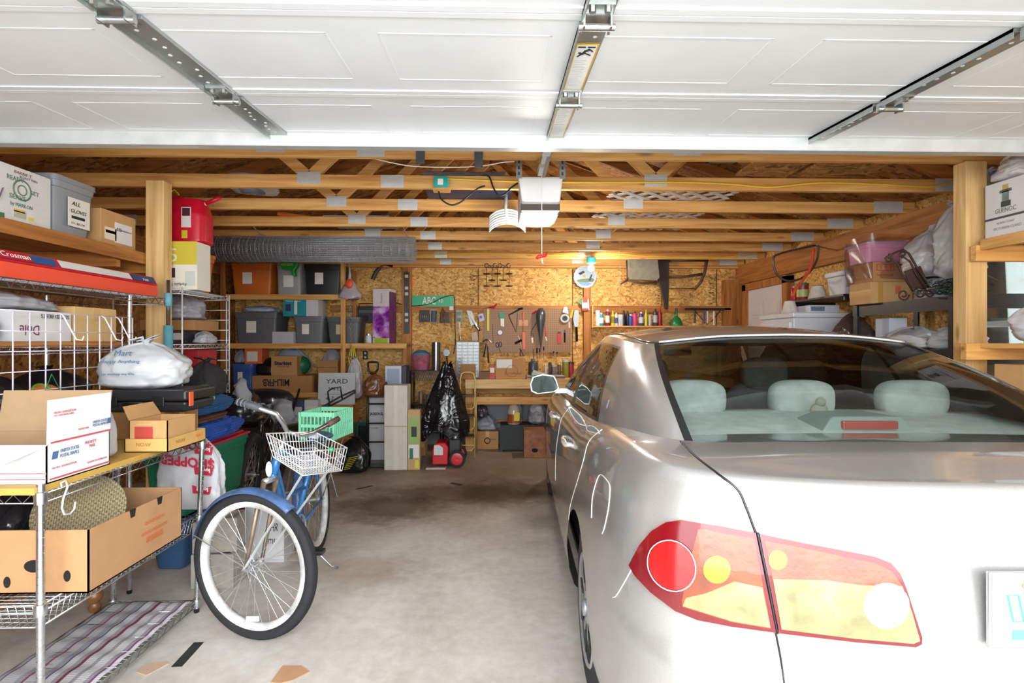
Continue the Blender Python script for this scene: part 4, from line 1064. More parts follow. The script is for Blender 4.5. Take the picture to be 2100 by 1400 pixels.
b.text('F', 'AVON', .62, .72, .016, mt('#a8793c', .7), w=.065, flip=True); b.text('R', 'AVON', .42, .72, .016, mt('#a8793c', .7), w=.07, flip=True); b.text('R', '2 W80', .90, .70, .014, mt('#c2602a', .7), w=.06, flip=True)
MB().box(.0955, .097, .07, .145, .012, .052).build('stamp_outline', mt('#cfa05a', .7), b.r)
b = cbox('kraft_box', 'small open kraft box with a red square sticker, standing in the shallow tray', -1.655, -1.485, 2.435, 2.66, .912, 1.045, CARD2, open_=True, flaps=[('L', .07, 60)])
b.patch('F', .15, .62, .28, .80, mt('#b8473f', .5), 'red_sticker'); b.patch('F', .15, .62, .15, .28, WHITE, 'paper_label')
# hard black case and the white bag on top
cs = thing('hard_case', 'black hard plastic tool case lying flat under the white bag', 'case', (-1.79, 2.84, 1.046))
q = MB(); q.box(-.235, .235, -.14, .14, .0, .052, taper=.012); q.box(-.235, .235, -.14, .14, .056, .112)
q.build('case_shell', mt('#232427', .35), cs, bevel=.012)
for x in (-.13, .10): MB().box(x-.03, x+.03, -.148, -.138, .03, .08).build('latch', mt('#17181a', .4), cs, bevel=.003)
MB().tube([(-.06, -.14, .05), (-.055, -.165, .05), (.035, -.165, .05), (.04, -.14, .05)], .008, 8).build('handle', mt('#17181a', .4), cs, smooth='all')
MB().box(.236, .243, -.12, -.09, .03, .10).build('orange_tag', mt('#e0603a', .5), cs)
# support under the case
b = cbox('support_box', 'kraft carton hidden behind the small open box, carrying the black case', -1.97, -1.60, 2.74, 3.0, .74, 1.045, CARD3) if False else cbox('support_box', 'plain kraft carton under the black case, behind the small open box', -2.06, -1.69, 2.74, 3.05, .906, 1.045, CARD3)
o = bag('carrier_bag', 'full white carrier bag with blue lettering, lying on the black tool case', (-1.835, 2.83, 1.159), (.42, .28, .235), 5, '#dfe3e8', .42, lump=.16)
BLT = mt('#3d6e9a', .5)
text(o, 'Mart', .03, (-.07, -.135, .17), (1,0,0), (0,.45,1), BLT, w=.085); text(o, 'Happy Anything', .016, (-.13, -.144, .135), (1,0,0), (0,.3,1), BLT, w=.19); text(o, 'Get money my Do', .012, (-.13, -.152, .075), (1,0,0), (0,.1,1), BLT, w=.17)
# produce carton full of woven place mats, sitting in the wire basket
PB = mt('#b58a60', .75, kind='card')
pc_ = thing('produce_carton', 'tan produce carton with hand holes and faint red print, overhanging the wire basket', 'box', (-1.80, 2.22, .504))
x0, x1, y0, y1, h = -.195, .34, -.28, .28, .225
q = MB(); q.box(x0, x1, y0, y0+.005, 0, h).box(x0, x1, y1-.005, y1, 0, h).box(x1-.005, x1, y0, y1, 0, h).box(x0, x0+.005, y0, y1, 0, h).box(x0, x1, y0, y1, 0, .005)
q.build('carton', PB, pc_)
HO = mt('#17120e', .9)
for x, z, sx, sz in ((.266, .062, .012, .02), (.057, .042, .012, .02), (.150, .098, .034, .022)):
    q = MB(); q.lathe([(1, 0), (1, .0015)], (0,0,0), 20, Matrix.Translation((x, y0-.0008, z)) @ Matrix.Rotation(PI/2, 4, 'X') @ Matrix.Diagonal((sx, sz, 1, 1))); q.build('hand_hole', HO, pc_)
for y in (-.05, .12):
    MB().prism([(y-.018, h), (y+.018, h), (y+.012, h-.03), (y-.012, h-.03)], x1-.0045, x1+.0008, 'YZ').build('hand_hole', HO, pc_)
PR = mt('#c4693e', .7)
text(pc_, 'oooooo', .022, (x1+.001, .02, .135), (0,1,.0), (0,0,1), PR, w=.13); text(pc_, 'oooooooooo', .022, (x1+.001, -.0, .095), (0,1,0), (0,0,1), PR, w=.17); text(pc_, '8888888', .026, (x1+.001, .03, .06), (0,1,0), (0,0,1), PR, w=.11)
# round woven place mats
def wicker():
    mat, n, l, b = _new('woven_wicker'); tc = n.new('ShaderNodeTexCoord'); w1 = n.new('ShaderNodeTexWave'); w1.inputs['Scale'].default_value = 40; w1.bands_direction = 'X'; w2 = n.new('ShaderNodeTexWave'); w2.bands_direction = 'Y'; w2.inputs['Scale'].default_value = 52
    ch = n.new('ShaderNodeTexChecker'); ch.inputs['Scale'].default_value = 100
    for k in (w1, w2): l.new(tc.outputs['Object'], k.inputs['Vector'])
    l.new(tc.outputs['Object'], ch.inputs['Vector'])
    m2 = n.new('ShaderNodeMath'); m2.operation = 'MULTIPLY'; l.new(w1.outputs[0], m2.inputs[0]); l.new(w2.outputs[0], m2.inputs[1])
    mx = n.new('ShaderNodeMix'); mx.data_type = 'RGBA'; mx.inputs['A'].default_value = lin('#4a4238'); mx.inputs['B'].default_value = lin('#a8986e')
    ad = n.new('ShaderNodeMath'); ad.operation = 'MULTIPLY_ADD'; ad.inputs[1].default_value = .45; l.new(ch.outputs['Fac'], ad.inputs[0]); l.new(m2.outputs[0], ad.inputs[2])
    l.new(ad.outputs[0], mx.inputs['Factor']); l.new(mx.outputs['Result'], b.inputs['Base Color']); b.inputs['Roughness'].default_value = .7
    bp = n.new('ShaderNodeBump'); bp.inputs['Strength'].default_value = .6; bp.inputs['Distance'].default_value = .003; l.new(m2.outputs[0], bp.inputs['Height']); l.new(bp.outputs[0], b.inputs['Normal'])
    return mat
WK = wicker()
for i in range(4):
    o = MB().lathe([(.0001, 0), (.14, 0), (.15, .002), (.15, .008), (.14, .010), (.0001, .010)], (0,0,0), 56).build('place_mat', WK, None, smooth=True)
    o.location = (-1.655-.022*i, 2.16+.016*i, .725-.006*i); o.rotation_euler = (math.radians(58), math.radians(0), math.radians(24))
    tag(o, 'round woven wicker place mat standing in the produce carton, '+('frontmost', 'second', 'third', 'rearmost')[i]+' of four', 'place mat', 'woven place mats')
bag('trash_bag', 'black glossy plastic bag stuffed in the left end of the produce carton', (-1.885, 2.2, .511), (.19, .50, .30), 14, '#1d1d22', .22, lump=.25)
o = MB().lathe([(.0001, 0), (.10, .004), (.135, .02), (.14, .03), (.13, .03), (.0001, .012)], (-1.74, 2.03, .70), 40).build('dark_plate', mt('#3a3b40', .4), None, smooth=True) if False else None
# red and white shopper bag hanging at the far post
sb = bag('shopper_bag', 'white and red printed shopping bag hanging off the far post of the near rack', (-1.66, 2.93, .50), (.36, .10, .40), 31, '#dedfe4', .4, lump=.18)
for s, x, z, h, w in (('$HOPPER', .14, .355, .042, .25), ('$HOPPER', .155, .27, .05, .29)): text(sb, s, h, (x, -.062, z), (-1, .0, .12), (0,0,-1), mt('#b8243f', .5), w=w, bold=.002)
for x, z in ((.10, .33), (.10, .22), (.09, .12)):
    MB().prism([(x-.045, z-.022), (x+.04, z-.03), (x+.05, z+.012), (x, z+.002), (x-.05, z+.02)], -.066, -.062).build('red_logo', mt('#b8243f', .5), sb)
    text(sb, 'love!', .02, (x+.035, -.0665, z+.006), (-1,0,.1), (0,0,-1), WHITE, w=.06, bold=.001)
# totes at the end of the rack
tote('storage_tote', 'blue storage tote on the floor under the green one', -2.150, -1.885, 3.28, 3.98, 0, .33, '#33567f', paper=False, taper=.05)
tote('storage_tote', 'green storage tote with red lid stacked on the blue tote', -2.150, -1.865, 3.26, 4.05, .331, .745, '#11785a', lid='#b3203f', paper=False, taper=.04)
# folded tarp, jackets and shoe on the red lid
def pile(name, label, cat, x0, x1, y0, y1, z, h, hexc, seed, kind='tarp', r=.5, folds=9, group=None):
    """folded soft cloth: stacked wavy layers"""
    ro = thing(name, label, cat, ((x0+x1)/2, (y0+y1)/2, z), 0, group); off = Vector((seed*3.1, seed*1.7, 0)); W, D = (x1-x0)/2, (y1-y0)/2; q = MB()
    def fn(u, v):
        a = 2*PI*u; b = v; c = math.cos(a); s = math.sin(a); ex = .55
        X = math.copysign(abs(c)**ex, c); Y = math.copysign(abs(s)**ex, s)
        prof = math.sin(PI*min(1, .12+.88*b))**.35 if b < .999 else 0
        k = prof*(1+.05*math.sin(b*folds*PI*2)+.10*noise.noise(Vector((X*2, Y*2, b*3))+off))
        k = min(k, 1.08) if b < .93 else k*(1-b)/.07
        zz = h*min(1, b*1.08)*(1+.16*noise.noise(Vector((X*1.5*k, Y*1.5*k, 5))+off))
        return (X*W*k, Y*D*k, max(0, zz))
    q.grid(fn, 64, 40, closed_u=True); q.build('folded_cloth', mt(hexc, r, kind=kind), ro, smooth='all')
    return ro
pile('blue_tarp', 'crumpled bright blue tarpaulin folded on the red tote lid', 'tarpaulin', -2.14, -1.84, 3.30, 4.0, .746, .13, '#1f56b8', 3)
pile('blue_jacket', 'dark blue embroidered jacket folded on the tarpaulin', 'jacket', -2.14, -1.84, 3.32, 3.85, .93, .10, '#2a5f94', 5, 'cloth', .8)
def shoe(name, label, loc, rz, m, m2, L=.29):
    r = thing(name, label, 'shoe', loc, rz); q = MB()
    def fn(u, v):
        a = 2*PI*u; t = v; y = (t-.5)*L; w = (.036+.012*math.sin(PI*t*1.1))*math.sin(PI*min(1, max(.02, t*.98+.01)))**.4
        h = (.085-.055*t+.015*math.sin(PI*t))*(math.sin(PI*min(1, max(.03, t*.9+.05)))**.35)
        return (w*math.cos(a), y, .018+h*(.5+.5*math.sin(a)))
    q.grid(fn, 20, 18, closed_u=True); q.build('upper', m, r, smooth='all')
    q = MB(); q.prism([((.040+.008*math.sin(k))*math.cos(2*PI*k/20), L*.5*math.sin(2*PI*k/20)) for k in range(20)], 0, .02, 'XY'); q.build('sole', m2, r, bevel=.003)
    return r
shoe('brown_shoe', 'dark brown leather shoe tucked under the blue jacket', (-1.93, 3.45, .872), math.radians(75), mt('#5a3426', .35, coat=.3), mt('#2a1c16', .6)) if False else None
pile('brown_leather_bag', 'dark brown leather pouch with buckle between jacket and tarpaulin', 'pouch', -2.13, -1.86, 3.34, 3.8, .872, .062, '#5d3a2c', 8, 'gloss', .35, folds=2)
shoe('green_shoe', 'bright green trainer lying on the blue jacket', (-1.99, 3.62, 1.02), math.radians(60), mt('#4cae4a', .5), mt('#d7c9a0', .6))
bag('cloth_bag', 'black cloth bag behind the hard case on the tote pile', (-2.03, 3.76, 1.02), (.22, .30, .24), 41, '#2b2a2e', .8, kind='cloth', lump=.15)
# ---- tall chrome rack above, with guns boxes and the white grid
ra = thing('wire_rack', 'tall chrome wire rack with the long red gun box on its top shelf', 'rack', (0,0,0))
AX0, AX1, AY0, AY1 = -2.50, -2.05, 1.55, 3.02
for x, y in ((AX1, AY1), (AX0, AY1), (AX0, AY0), (AX1, AY0)): rack_post(ra, x, y, 0, 1.655)
wire_shelf(ra, AX0, AX1+.01, AY0, 3.32, 1.665, lip=.04); wire_shelf(ra, AX0, AX1, AY0, AY1, 1.375); wire_shelf(ra, AX0, AX1, AY0, AY1, 1.05)
o = MB().box(AX0+.02, AX1-.02, AY0+.03, AY1-.03, 1.379, 1.398).build('shelf_board', DARKPINE['Y'], None); tag(o, 'brown plank lying on the middle shelf of the tall chrome rack', 'board')
o = MB().tube([(-2.045, 3.36, 1.70), (-2.045, 3.36, 1.62)], .022, 14).build('foam_sleeve', mt('#6fa9b8', .8, kind='cloth'), None, smooth='all'); pr = thing('padded_pole', 'upright pole wrapped in teal foam beside the wooden post', 'pole', (0,0,0)); o.parent = pr
MB().tube([(-2.045, 3.36, 0), (-2.045, 3.36, 1.78)], .012, 12).build('pole', CHR, pr, smooth='all'); MB().tube([(-2.045, 3.36, .85), (-2.045, 3.36, 1.50)], .0265, 16).build('foam_sleeve', mt('#5fa0ae', .8, kind='cloth'), pr, smooth='all')
# white grid panel with hooks
gp = thing('grid_panel', 'white wire grid panel hanging on the tall rack', 'grid panel', (-2.02, 0, 0)); q = MB()
gy0, gy1, gz0, gz1 = 1.95, 3.0, 1.10, 1.53
for i in range(14): y = gy0+(gy1-gy0)*i/13; q.tube([(0, y, gz0), (0, y, gz1)], .003, 6)
for i in range(6): z = gz0+(gz1-gz0)*i/5; q.tube([(.004, gy0, z), (.004, gy1, z)], .0024, 6)
q.build('grid', mt('#e3dcea', .35), gp, smooth='all')
for y in (2.50, 2.76, 2.86): MB().tube([(.006, y, gz1), (.02, y+.005, gz1-.01), (.06, y+.03, gz1-.12), (.075, y+.045, gz1-.125), (.08, y+.05, gz1-.105)], .0035, 6).build('hook', mt('#e3dcea', .35), gp, smooth='all')
b = cbox('fruit_box', 'white printed fruit box on the middle shelf behind the white grid', -2.42, -2.10, 2.36, 2.68, 1.399, 1.54, WCARD, tape=None)
b.text('R', 'SLICED BEETS', .95, .9, .018, INK, w=.16, flip=True); b.text('R', 'Dole', .42, .52, .045, mt('#7a2a55', .6), w=.1, flip=True); b.text('F', 'Dole', .6, .5, .03, mt('#7a2a55', .6), flip=True); b.patch('F', .1, .4, .55, .85, mt('#8e9096', .6), 'barcode_label')
cbox('kraft_box', 'tan taped box at the far end of the middle shelf behind the white grid', -2.44, -2.10, 2.70, 2.99, 1.399, 1.575, mt('#d1b078', .8, kind='card'))
bag('plastic_bag', 'flattened grey plastic bag lying over the white fruit box', (-2.27, 2.42, 1.541), (.34, .5, .085), 51, '#b3b6bc', .35, knot=False)
bag('plastic_bag', 'white plastic bag on the middle shelf at the left edge of the picture', (-2.25, 2.12, 1.50), (.36, .3, .10), 52, '#dcdcde', .35, knot=False) if False else None
bag('blue_cloth', 'bright blue bundled cloth behind the white grid', (-2.21, 2.27, 1.399), (.20, .16, .13), 53, '#1d4c9e', .8, kind='cloth', knot=False, cat='cloth')
bag('green_cloth', 'dark green bundled jacket at the left behind the white grid', (-2.22, 2.03, 1.399), (.36, .30, .17), 54, '#27443f', .85, kind='cloth', knot=False, cat='cloth')
for i, (y, w, s) in enumerate(((2.75, .32, 61), (2.38, .34, 62), (2.03, .3, 63))):
    bag('dark_bag', 'black plastic bag on the lower shelf of the tall rack, '+('farthest', 'middle', 'nearest')[i]+' of three', (-2.28, y, 1.054), (.40, w, .2), s, '#232226', .35, lump=.2, group='black bags on the lower shelf')
o = MB().sphere((-2.08, 2.52, 1.165), .055, 24, 16).build('toy_ball', mt('#d8762c', .5, kind='rust'), None, smooth='all'); o['label'] = 'x'; bpy.data.objects.remove(o)
tb = thing('mesh_ball', 'orange and green ball in netting behind the grid', 'ball', (-1.985, 2.60, 1.22)) if False else None
sg = thing('green_plaque', 'small green and white plaque on a green cord under the grid', 'sign', (-1.99, 2.43, 1.105)); q = MB(); q.box(-.003, .003, -.01-.11, .11, .0, .05); q.build('plaque', mt('#1f7d4c', .5), sg)
q = MB(); q.box(.003, .0045, -.112, .105, .007, .043); q.build('plaque_face', mt('#e6ebe6', .6), sg); text(sg, 'IJJIIJ', .026, (.0046, -.045, .012), (0,1,0), (0,0,1), mt('#1f7d4c', .5), w=.13, bold=.002); MB().box(.0045, .0052, -.095, -.065, .010, .040).build('green_square', mt('#1f9a5c', .5), sg)
mb_ = thing('toy_ball', 'orange and green toy ball behind the green plaque on the rack', 'ball', (-2.10, 2.52, 1.054)); MB().sphere((0, 0, .075), .075, 24, 16).build('ball', mt('#c8702c', .5, kind='rust'), mb_, smooth='all'); MB().torus((0, 0, .075), .0755, .006, (1, .2, .3), 32, 6).torus((0, 0, .075), .0755, .006, (.2, 1, .2), 32, 6).build('green_net', mt('#6a9a2c', .5), mb_, smooth='all')
MB().tube([(0, -.05, .05), (0, 0, .15), (0, .06, .05)], .002, 6).build('cord', mt('#1f7d4c', .5), sg)
# long gun boxes on the top shelf
gb = thing('gun_box', 'long orange-red carton lying on the top shelf of the tall rack', 'box', (-2.16, 2.62, 1.668)); ORR = mt('#e2401f', .45)
MB().box(-.10, .10, -.80, .66, 0, .068).build('carton', ORR, gb, bevel=.003); MB().box(-.098, .098, .655, .665, .004, .064).build('end_flap', CARD2, gb)
g2 = thing('air_rifle_box', 'long blue, white and red air rifle carton on the orange-red one', 'box', (-2.16, 2.60, 1.737))
q = MB(); q.prism([(-.10, 0), (.10, 0), (.075, .05), (-.10, .05)], -.80, .68, 'XZ'); q.build('carton', mt('#c8283a', .4), g2)
def side_panel(y0, y1, m, name, e=.001):
    q = MB(); q.add([(.100+e, y0, .012), (.100+e, y1, .012), (.0775+e, y1, .047), (.0775+e, y0, .047)], [(0,1,2,3)]); return q.build(name, m, g2)
side_panel(-.8, -.05, mt('#2f5a92', .4), 'printed_panel'); side_panel(-.03, .46, mt('#e4e2de', .5), 'printed_panel'); side_panel(.47, .67, mt('#34497c', .4), 'printed_panel')
side_panel(-.34, -.18, mt('#b52234', .4), 'printed_panel', .002)
text(g2, 'Crosman', .024, (.094, -.33, .020), (0,1,0), (-.5,0,1), WHITE, w=.14, nrm_off=.004); text(g2, '760', .014, (.0985, .55, .016), (0,1,0), (-.5,0,1), WHITE, w=.05, nrm_off=.003)
# ---- rack beyond the wooden post
rc = thing('wire_shelving', 'white wire shelving unit beyond the wooden post', 'shelving', (0,0,0)); CX0, CX1, CY0, CY1 = -2.55, -2.10, 3.60, 4.22
for z in (1.745, 1.38, 1.08): wire_shelf(rc, CX0, CX1, CY0, CY1, z, lip=.028, m=WIREW)
q = MB()
for x in (CX0, CX0+.08, CX1-.02, CX1): q.tube([(x, CY1, 1.0), (x, CY1, 1.76)], .005, 6)
for i in range(10):
    z = 1.02+i*.078; q.tube([(CX0, CY1, z), (CX0+.20, CY1, z), (CX0+.235, CY1, z-.02), (CX0+.27, CY1, z), (CX1, CY1, z)], .003, 5)
q.build('end_frame', WIREW, rc, smooth='all')
q = MB()
for x in (CX0, CX1): q.tube([(x, CY0, 1.0), (x, CY0, 1.76)], .005, 6)
for x in (CX0, -2.46):
    for y in (CY0, CY1): q.tube([(x, y, 0), (x, y, 1.09)], .005, 6)
q.build('front_frame', WIREW, rc, smooth='all')
b = cbox('canopy_box', 'yellow and white printed box standing above the wire shelving', -2.225, -2.02, 3.63, 3.80, 1.747, 2.07, mt('#e3e0d4', .6, kind='paper'), tape=None)
b.patch('F', .0, 1.0, .52, 1.0, mt('#cfbf3e', .5), 'yellow_panel'); b.patch('F', .62, .95, .08, .38, mt('#c9cfc9', .5), 'picture'); b.patch('F', .05, .3, .25, .45, mt('#49233f', .5), 'picture'); b.text('F', '5', .12, .58, .09, mt('#e9e6c2', .5)); b.text('F', 'Portable Conv', .66, .14, .022, INK, w=.14, flip=True)
cbox('maroon_box', 'plain brown box tucked behind the post left of the yellow printed box', -2.54, -2.24, 3.64, 3.8, 1.747, 1.98, mt('#6b3a22', .7, kind='card'))
tote('storage_tote', 'orange tote behind the yellow printed box', -2.50, -2.16, 3.86, 4.16, 1.747, 2.05, '#cc6a1c', paper=False)
bag('plastic_bag', 'grey carrier bag heaped on a cardboard tray in the wire shelving', (-2.33, 4.0, 1.555), (.34, .32, .175), 71, '#a9a8b0', .35)
cbox('cardboard_tray', 'flat brown cardboard tray under the grey bag in the wire shelving', -2.54, -2.16, 3.85, 4.18, 1.48, 1.554, CARD3, tape=None); 
b = cbox('clear_case', 'dark clear-lidded case under the cardboard tray', -2.53, -2.24, 3.86, 4.17, 1.384, 1.479, mt('#3c3a3e', .2), tape=None); b.patch('F', .5, .98, .3, .8, mt('#d5d2cc', .5), 'paper_label')
bag('small_bag', 'little white plastic bag at the right of the dark clear case', (-2.17, 4.0, 1.384), (.12, .2, .09), 72, '#c2c4cc', .3, knot=False)
b = cbox('game_box', 'blue and white printed box on the lowest wire shelf', -2.53, -2.28, 3.9, 4.15, 1.084, 1.30, mt('#3a7fb4', .5), tape=None); b.patch('F', .05, .95, .35, .85, mt('#dcd4c4', .5), 'picture')
b = cbox('red_folder', 'upright red folder beside the blue printed box', -2.26, -2.16, 3.9, 4.15, 1.084, 1.34, mt('#ab1c2c', .5), tape=None)
tote('small_bin', 'small dark green bin in front of the wire shelving', -2.40, -2.10, 3.60, 3.84, 1.084, 1.22, '#2f4a48', paper=False)
# ---- wooden shelf, posts and what stands on it
o = MB().box(-2.275, -2.16, 3.50, 3.59, 0, 2.44).build('wood_post', PALE['Z'], None, bevel=.004); tag(o, 'pale pine post on the left, shelf fixed to it', 'post')
sh = thing('wooden_shelf', 'high pine shelf on the left above the chrome racks', 'shelf', (0,0,0))
MB().box(-2.318, -2.28, .6, 3.60, 1.90, 1.972).build('fascia_board', DARKPINE['Y'], sh, bevel=.003)
for i in range(4): MB().box(-2.325-.16*(i+1), -2.325-.16*i-.012, .6, 3.7, 1.945, 1.972).build('shelf_board', DARKPINE['Y'], sh, bevel=.002)
for y in (1.2, 2.2, 3.3, 3.62): MB().box(-3.6, -2.32, y, y+.038, 1.855, 1.943).build('bearer', DARKPINE['X'], sh, bevel=.002)
MB().box(-2.98, -2.94, .6, 3.7, 1.76, 1.85).build('lower_rail', DARKPINE['Y'], sh, bevel=.002)
b = cbox('produce_box', 'white produce box with green round logo on the high left shelf', -2.66, -2.33, 2.535, 2.84, 1.973, 2.245, WCARD, tape=None)
MB().torus((.1655, -.015, .165), .048, .004, (1,0,0), 32, 6).build('round_logo', mt('#5d7a5e', .6), b.r); MB().torus((.1655, -.015, .165), .024, .003, (1,0,0), 32, 6).build('round_logo', mt('#5d7a5e', .6), b.r)
GRN = mt('#5d7a5e', .6); b.text('R', 'READY', .18, .74, .022, GRN, w=.09); b.text('R', 'SET', .60, .58, .02, GRN, w=.05); b.text('R', 'SERVE', .22, .42, .022, GRN, w=.09); b.text('R', 'by MARKON', .24, .30, .018, GRN, w=.12); b.text('R', 'BARBIE T.', .30, .88, .014, mt('#8a4a4a', .6), w=.1, shear=.2); b.text('R', 'ROAST PAN', .40, .82, .012, mt('#5a5a78', .6), w=.1, shear=.2)
b.patch('R', .30, .52, .10, .22, mt('#b9b2a2', .6), 'barcode_label'); b.patch('R', .30, .5, .20, .25, mt('#e2b33c', .5), 'yellow_sticker'); b.patch('R', .56, .66, .1, .16, mt('#e6d23a', .5), 'yellow_sticker'); b.patch('R', .05, .14, .02, .12, mt('#3d7a52', .6), 'green_mark')
b.text('F', 'W', .85, .3, .06, mt('#6a5a7c', .6)); b.text('F', 'N', .88, .65, .04, mt('#6a5a7c', .6))
b = tote('storage_tote', 'grey tote with a handwritten glove label on the high left shelf', -2.72, -2.325, 2.86, 3.16, 1.973, 2.285, '#8b9096', paper=False, taper=.03)
b.patch('R', .30, .80, .18, .68, mt('#e9e6dc', .6), 'paper_label', th=.004, off=-.005); b.text('R', 'ALL', .36, .55, .022, INK, w=.06, shear=.2); b.text('R', 'GLOVES', .34, .42, .02, INK, w=.11, shear=.2); b.text('R', '11-30-19', .36, .22, .012, INK, w=.09)
MB().box(.196, .199, -.04, .05, .10, .115).build('black_scribble', INK, b.r)
b = cbox('kraft_box', 'kraft box with white shipping label on the high left shelf, nearest the post', -2.62, -2.33, 3.19, 3.49, 1.973, 2.185, CARD2)
b.patch('R', .10, .42, .18, .52, mt('#e6dfcf', .6), 'paper_label'); b.patch('R', .38, .88, .14, .72, mt('#e4e4e6', .6), 'shipping_label'); b.patch('R', .12, .38, .36, .44, mt('#e2c22e', .5), 'yellow_sticker'); b.text('R', '032', .42, .48, .02, INK, w=.04, off=.004); b.text('R', 'ASPARAGUS LG', .52, .50, .008, INK, w=.10, off=.004)
# red petrol can hung behind the post
gc = thing('petrol_can', 'red plastic petrol can with spout hanging behind the left post', 'petrol can', (-2.255, 3.86, 2.08))
GR = mt('#c80f2e', .35)
def can(u, v):
    a = 2*PI*u; c, s = math.cos(a), math.sin(a); ex = .42; k = 1.0; z = v*.33
    if v < .06: k = .86+v*2.4
    if v > .62: k = 1-(v-.62)*1.15
    if v > .98: k = .02
    sh = -.05*max(0, v-.62)/.38
    return (math.copysign(abs(c)**ex, c)*.195*k+sh*(-1 if v > .62 else 0), math.copysign(abs(s)**.5, s)*.105*min(1, k*1.05), z)
MB().grid(can, 48, 40, closed_u=True).build('can_body', GR, gc, smooth='all')
MB().tube([(-.12, 0, .27), (-.10, 0, .335), (-.02, 0, .345), (.04, 0, .31)], .016, 10).build('handle', GR, gc, smooth='all')
sp = MB().tube([(.10, 0, .26), (.135, 0, .285)], .022, 12).build('cap_collar', BLK, gc, smooth='all')
MB().tube([(.13, 0, .283), (.17, 0, .303)], .014, 12).build('spout_ring', WHITE, gc, smooth='all'); MB().tube([(.17, 0, .303), (.27, 0, .345)], .014, 12).build('spout', GR, gc, smooth='all')
MB().box(.06, .125, -.108, -.104, .11, .25).build('warning_label', mt('#ded6d4', .5), gc); MB().box(.066, .12, -.1095, -.108, .19, .245).build('label_print', mt('#4a2227', .5), gc); MB().box(.062, .10, -.108, -.104, .035, .09).build('yellow_label', mt('#d5c22f', .5), gc)
MB().tube([(-.10, 0, .335), (-.08, -.02, .37), (-.05, 0, .40), (-.03, .02, .37), (-.04, 0, .34)], .006, 8).build('yellow_cord', mt('#e2c02e', .5), gc, smooth='all')
o = MB().beam((-2.0, 4.62, 2.39), (-1.72, 4.64, 2.36), .03, .035).build('orange_stick', mt('#dd6a1c', .4), None, bevel=.008); o.location = (0, .26, .165); tag(o, 'orange tool handle poking out beside the petrol can', 'tool')
# galvanised door track and perforated hanger at the top left
tk = thing('door_track', 'galvanised door track with perforated hanger at the top left', 'door track', (0,0,0))
MB().box(-2.55, -2.47, .3, 2.62, 2.145, 2.15).box(-2.55, -2.545, .3, 2.62, 2.15, 2.20).box(-2.475, -2.47, .3, 2.62, 2.15, 2.17).build('track', GALV, tk); 
q = MB(); q.box(-2.47, -2.465, 2.40, 2.45, 2.14, 2.62).box(-2.51, -2.465, 2.445, 2.45, 2.14, 2.62); q.build('hanger', GALV, tk)
q = MB()
for i in range(12): q.box(-2.4645, -2.4638, 2.415, 2.435, 2.16+i*.036, 2.18+i*.036)
q.build('slots', mt('#3c3c3e', .8), tk)
# ------------------------------------------------------------------ shelving and clutter on the back wall
def px_box(px0, px1, yt, Y, z0):
    """extents at depth Y from the picture's pixels: x0, x1, z1"""
    return XX(px0, Y), XX(px1, Y), ZZ(yt, Y, (px0+px1)/2)
def pbx(name, label, px0, px1, yt, Y, D, z0, m=CARD, **k):
    x0, x1, z1 = px_box(px0, px1, yt, Y, z0)
    return cbox(name, label, x0, x1, Y, Y+D, z0, z1, m, **k)
def ptote(label, px0, px1, yt, Y, D, z0, hexc, **k):
    x0, x1, z1 = px_box(px0, px1, yt, Y, z0)
    return tote(k.pop('name', 'storage_tote'), label, x0, x1, Y, Y+D, z0, z1, hexc, **k)
def pbag(label, px0, px1, yt, Y, D, z0, seed, hexc='#cfd1d6', name='plastic_bag', **k):
    x0, x1, z1 = px_box(px0, px1, yt, Y, z0)
    return bag(name, label, ((x0+x1)/2, Y+D/2, z0), (x1-x0, D, z1-z0), seed, hexc, **k)
YS = 6.78
bs = thing('back_shelving', 'tall pine shelving against the back wall at left, loaded with totes', 'shelving', (0,0,0))
for z in (1.985, 1.372, .755):
    x1 = -1.16 if z == 1.372 else -1.90
    MB().box(-3.46, x1, YS, YS+.54, z-.02, z).build('shelf_board', DARKPINE['X'], bs, bevel=.002); MB().box(-3.46, x1, YS-.02, YS+.018, z-.06, z+.005).build('shelf_edge', PINE['X'], bs, bevel=.002)
for x, z1, m in ((-3.46, 2.40, DARKPINE['Z']), (-1.975, 2.40, PINE['Z'])): MB().box(x, x+.055, YS-.045, YS-.02, 0, z1).build('upright', m, bs, bevel=.002)
for x in (-3.46, -1.975): MB().box(x, x+.05, YB-.12, YB-.10, 0, 2.35).build('upright', DARKPINE['Z'], bs)
MB().box(-1.2, -1.16, YS, YS+.05, 0.0, 1.352).build('upright', DARKPINE['Z'], bs)
ptote('orange storage tote with white paper on the top back shelf', 471, 558, 540, YS, .42, 1.986, '#c8681e')
b = ptote('grey metal-look bin on the top back shelf between orange and black totes', 566, 617, 540, YS, .4, 1.986, '#9a9b9c', paper=False, taper=.012); b.patch('F', .3, .7, .25, .62, mt('#e3e0da', .6), 'paper_label')
g = thing('garden_tool_head', 'green plastic garden tool head with yellow lettering hanging over the grey bin', 'garden tool', (XX(592, 6.7), 6.70, ZZ(553, 6.7)))
q = MB(); q.prism([(-.10, .08), (.12, .08), (.12, .03), (.08, -.02), (.095, -.09), (.06, -.09), (.03, -.01), (-.07, -.01)], -.04, .04); q.build('housing', mt('#1f9a3f', .35), g, bevel=.012); text(g, 'WEED-EATER', .028, (-.08, -.041, .035), (1,0,0), (0,0,1), mt('#e6e04a', .5), w=.15)
ptote('black storage tote with paper label on the top back shelf', 622, 700, 541, YS, .42, 1.986, '#1e1f24')
ptote('large grey storage tote on the middle back shelf at left', 478, 568, 640, YS, .44, 1.373, '#5e6063')
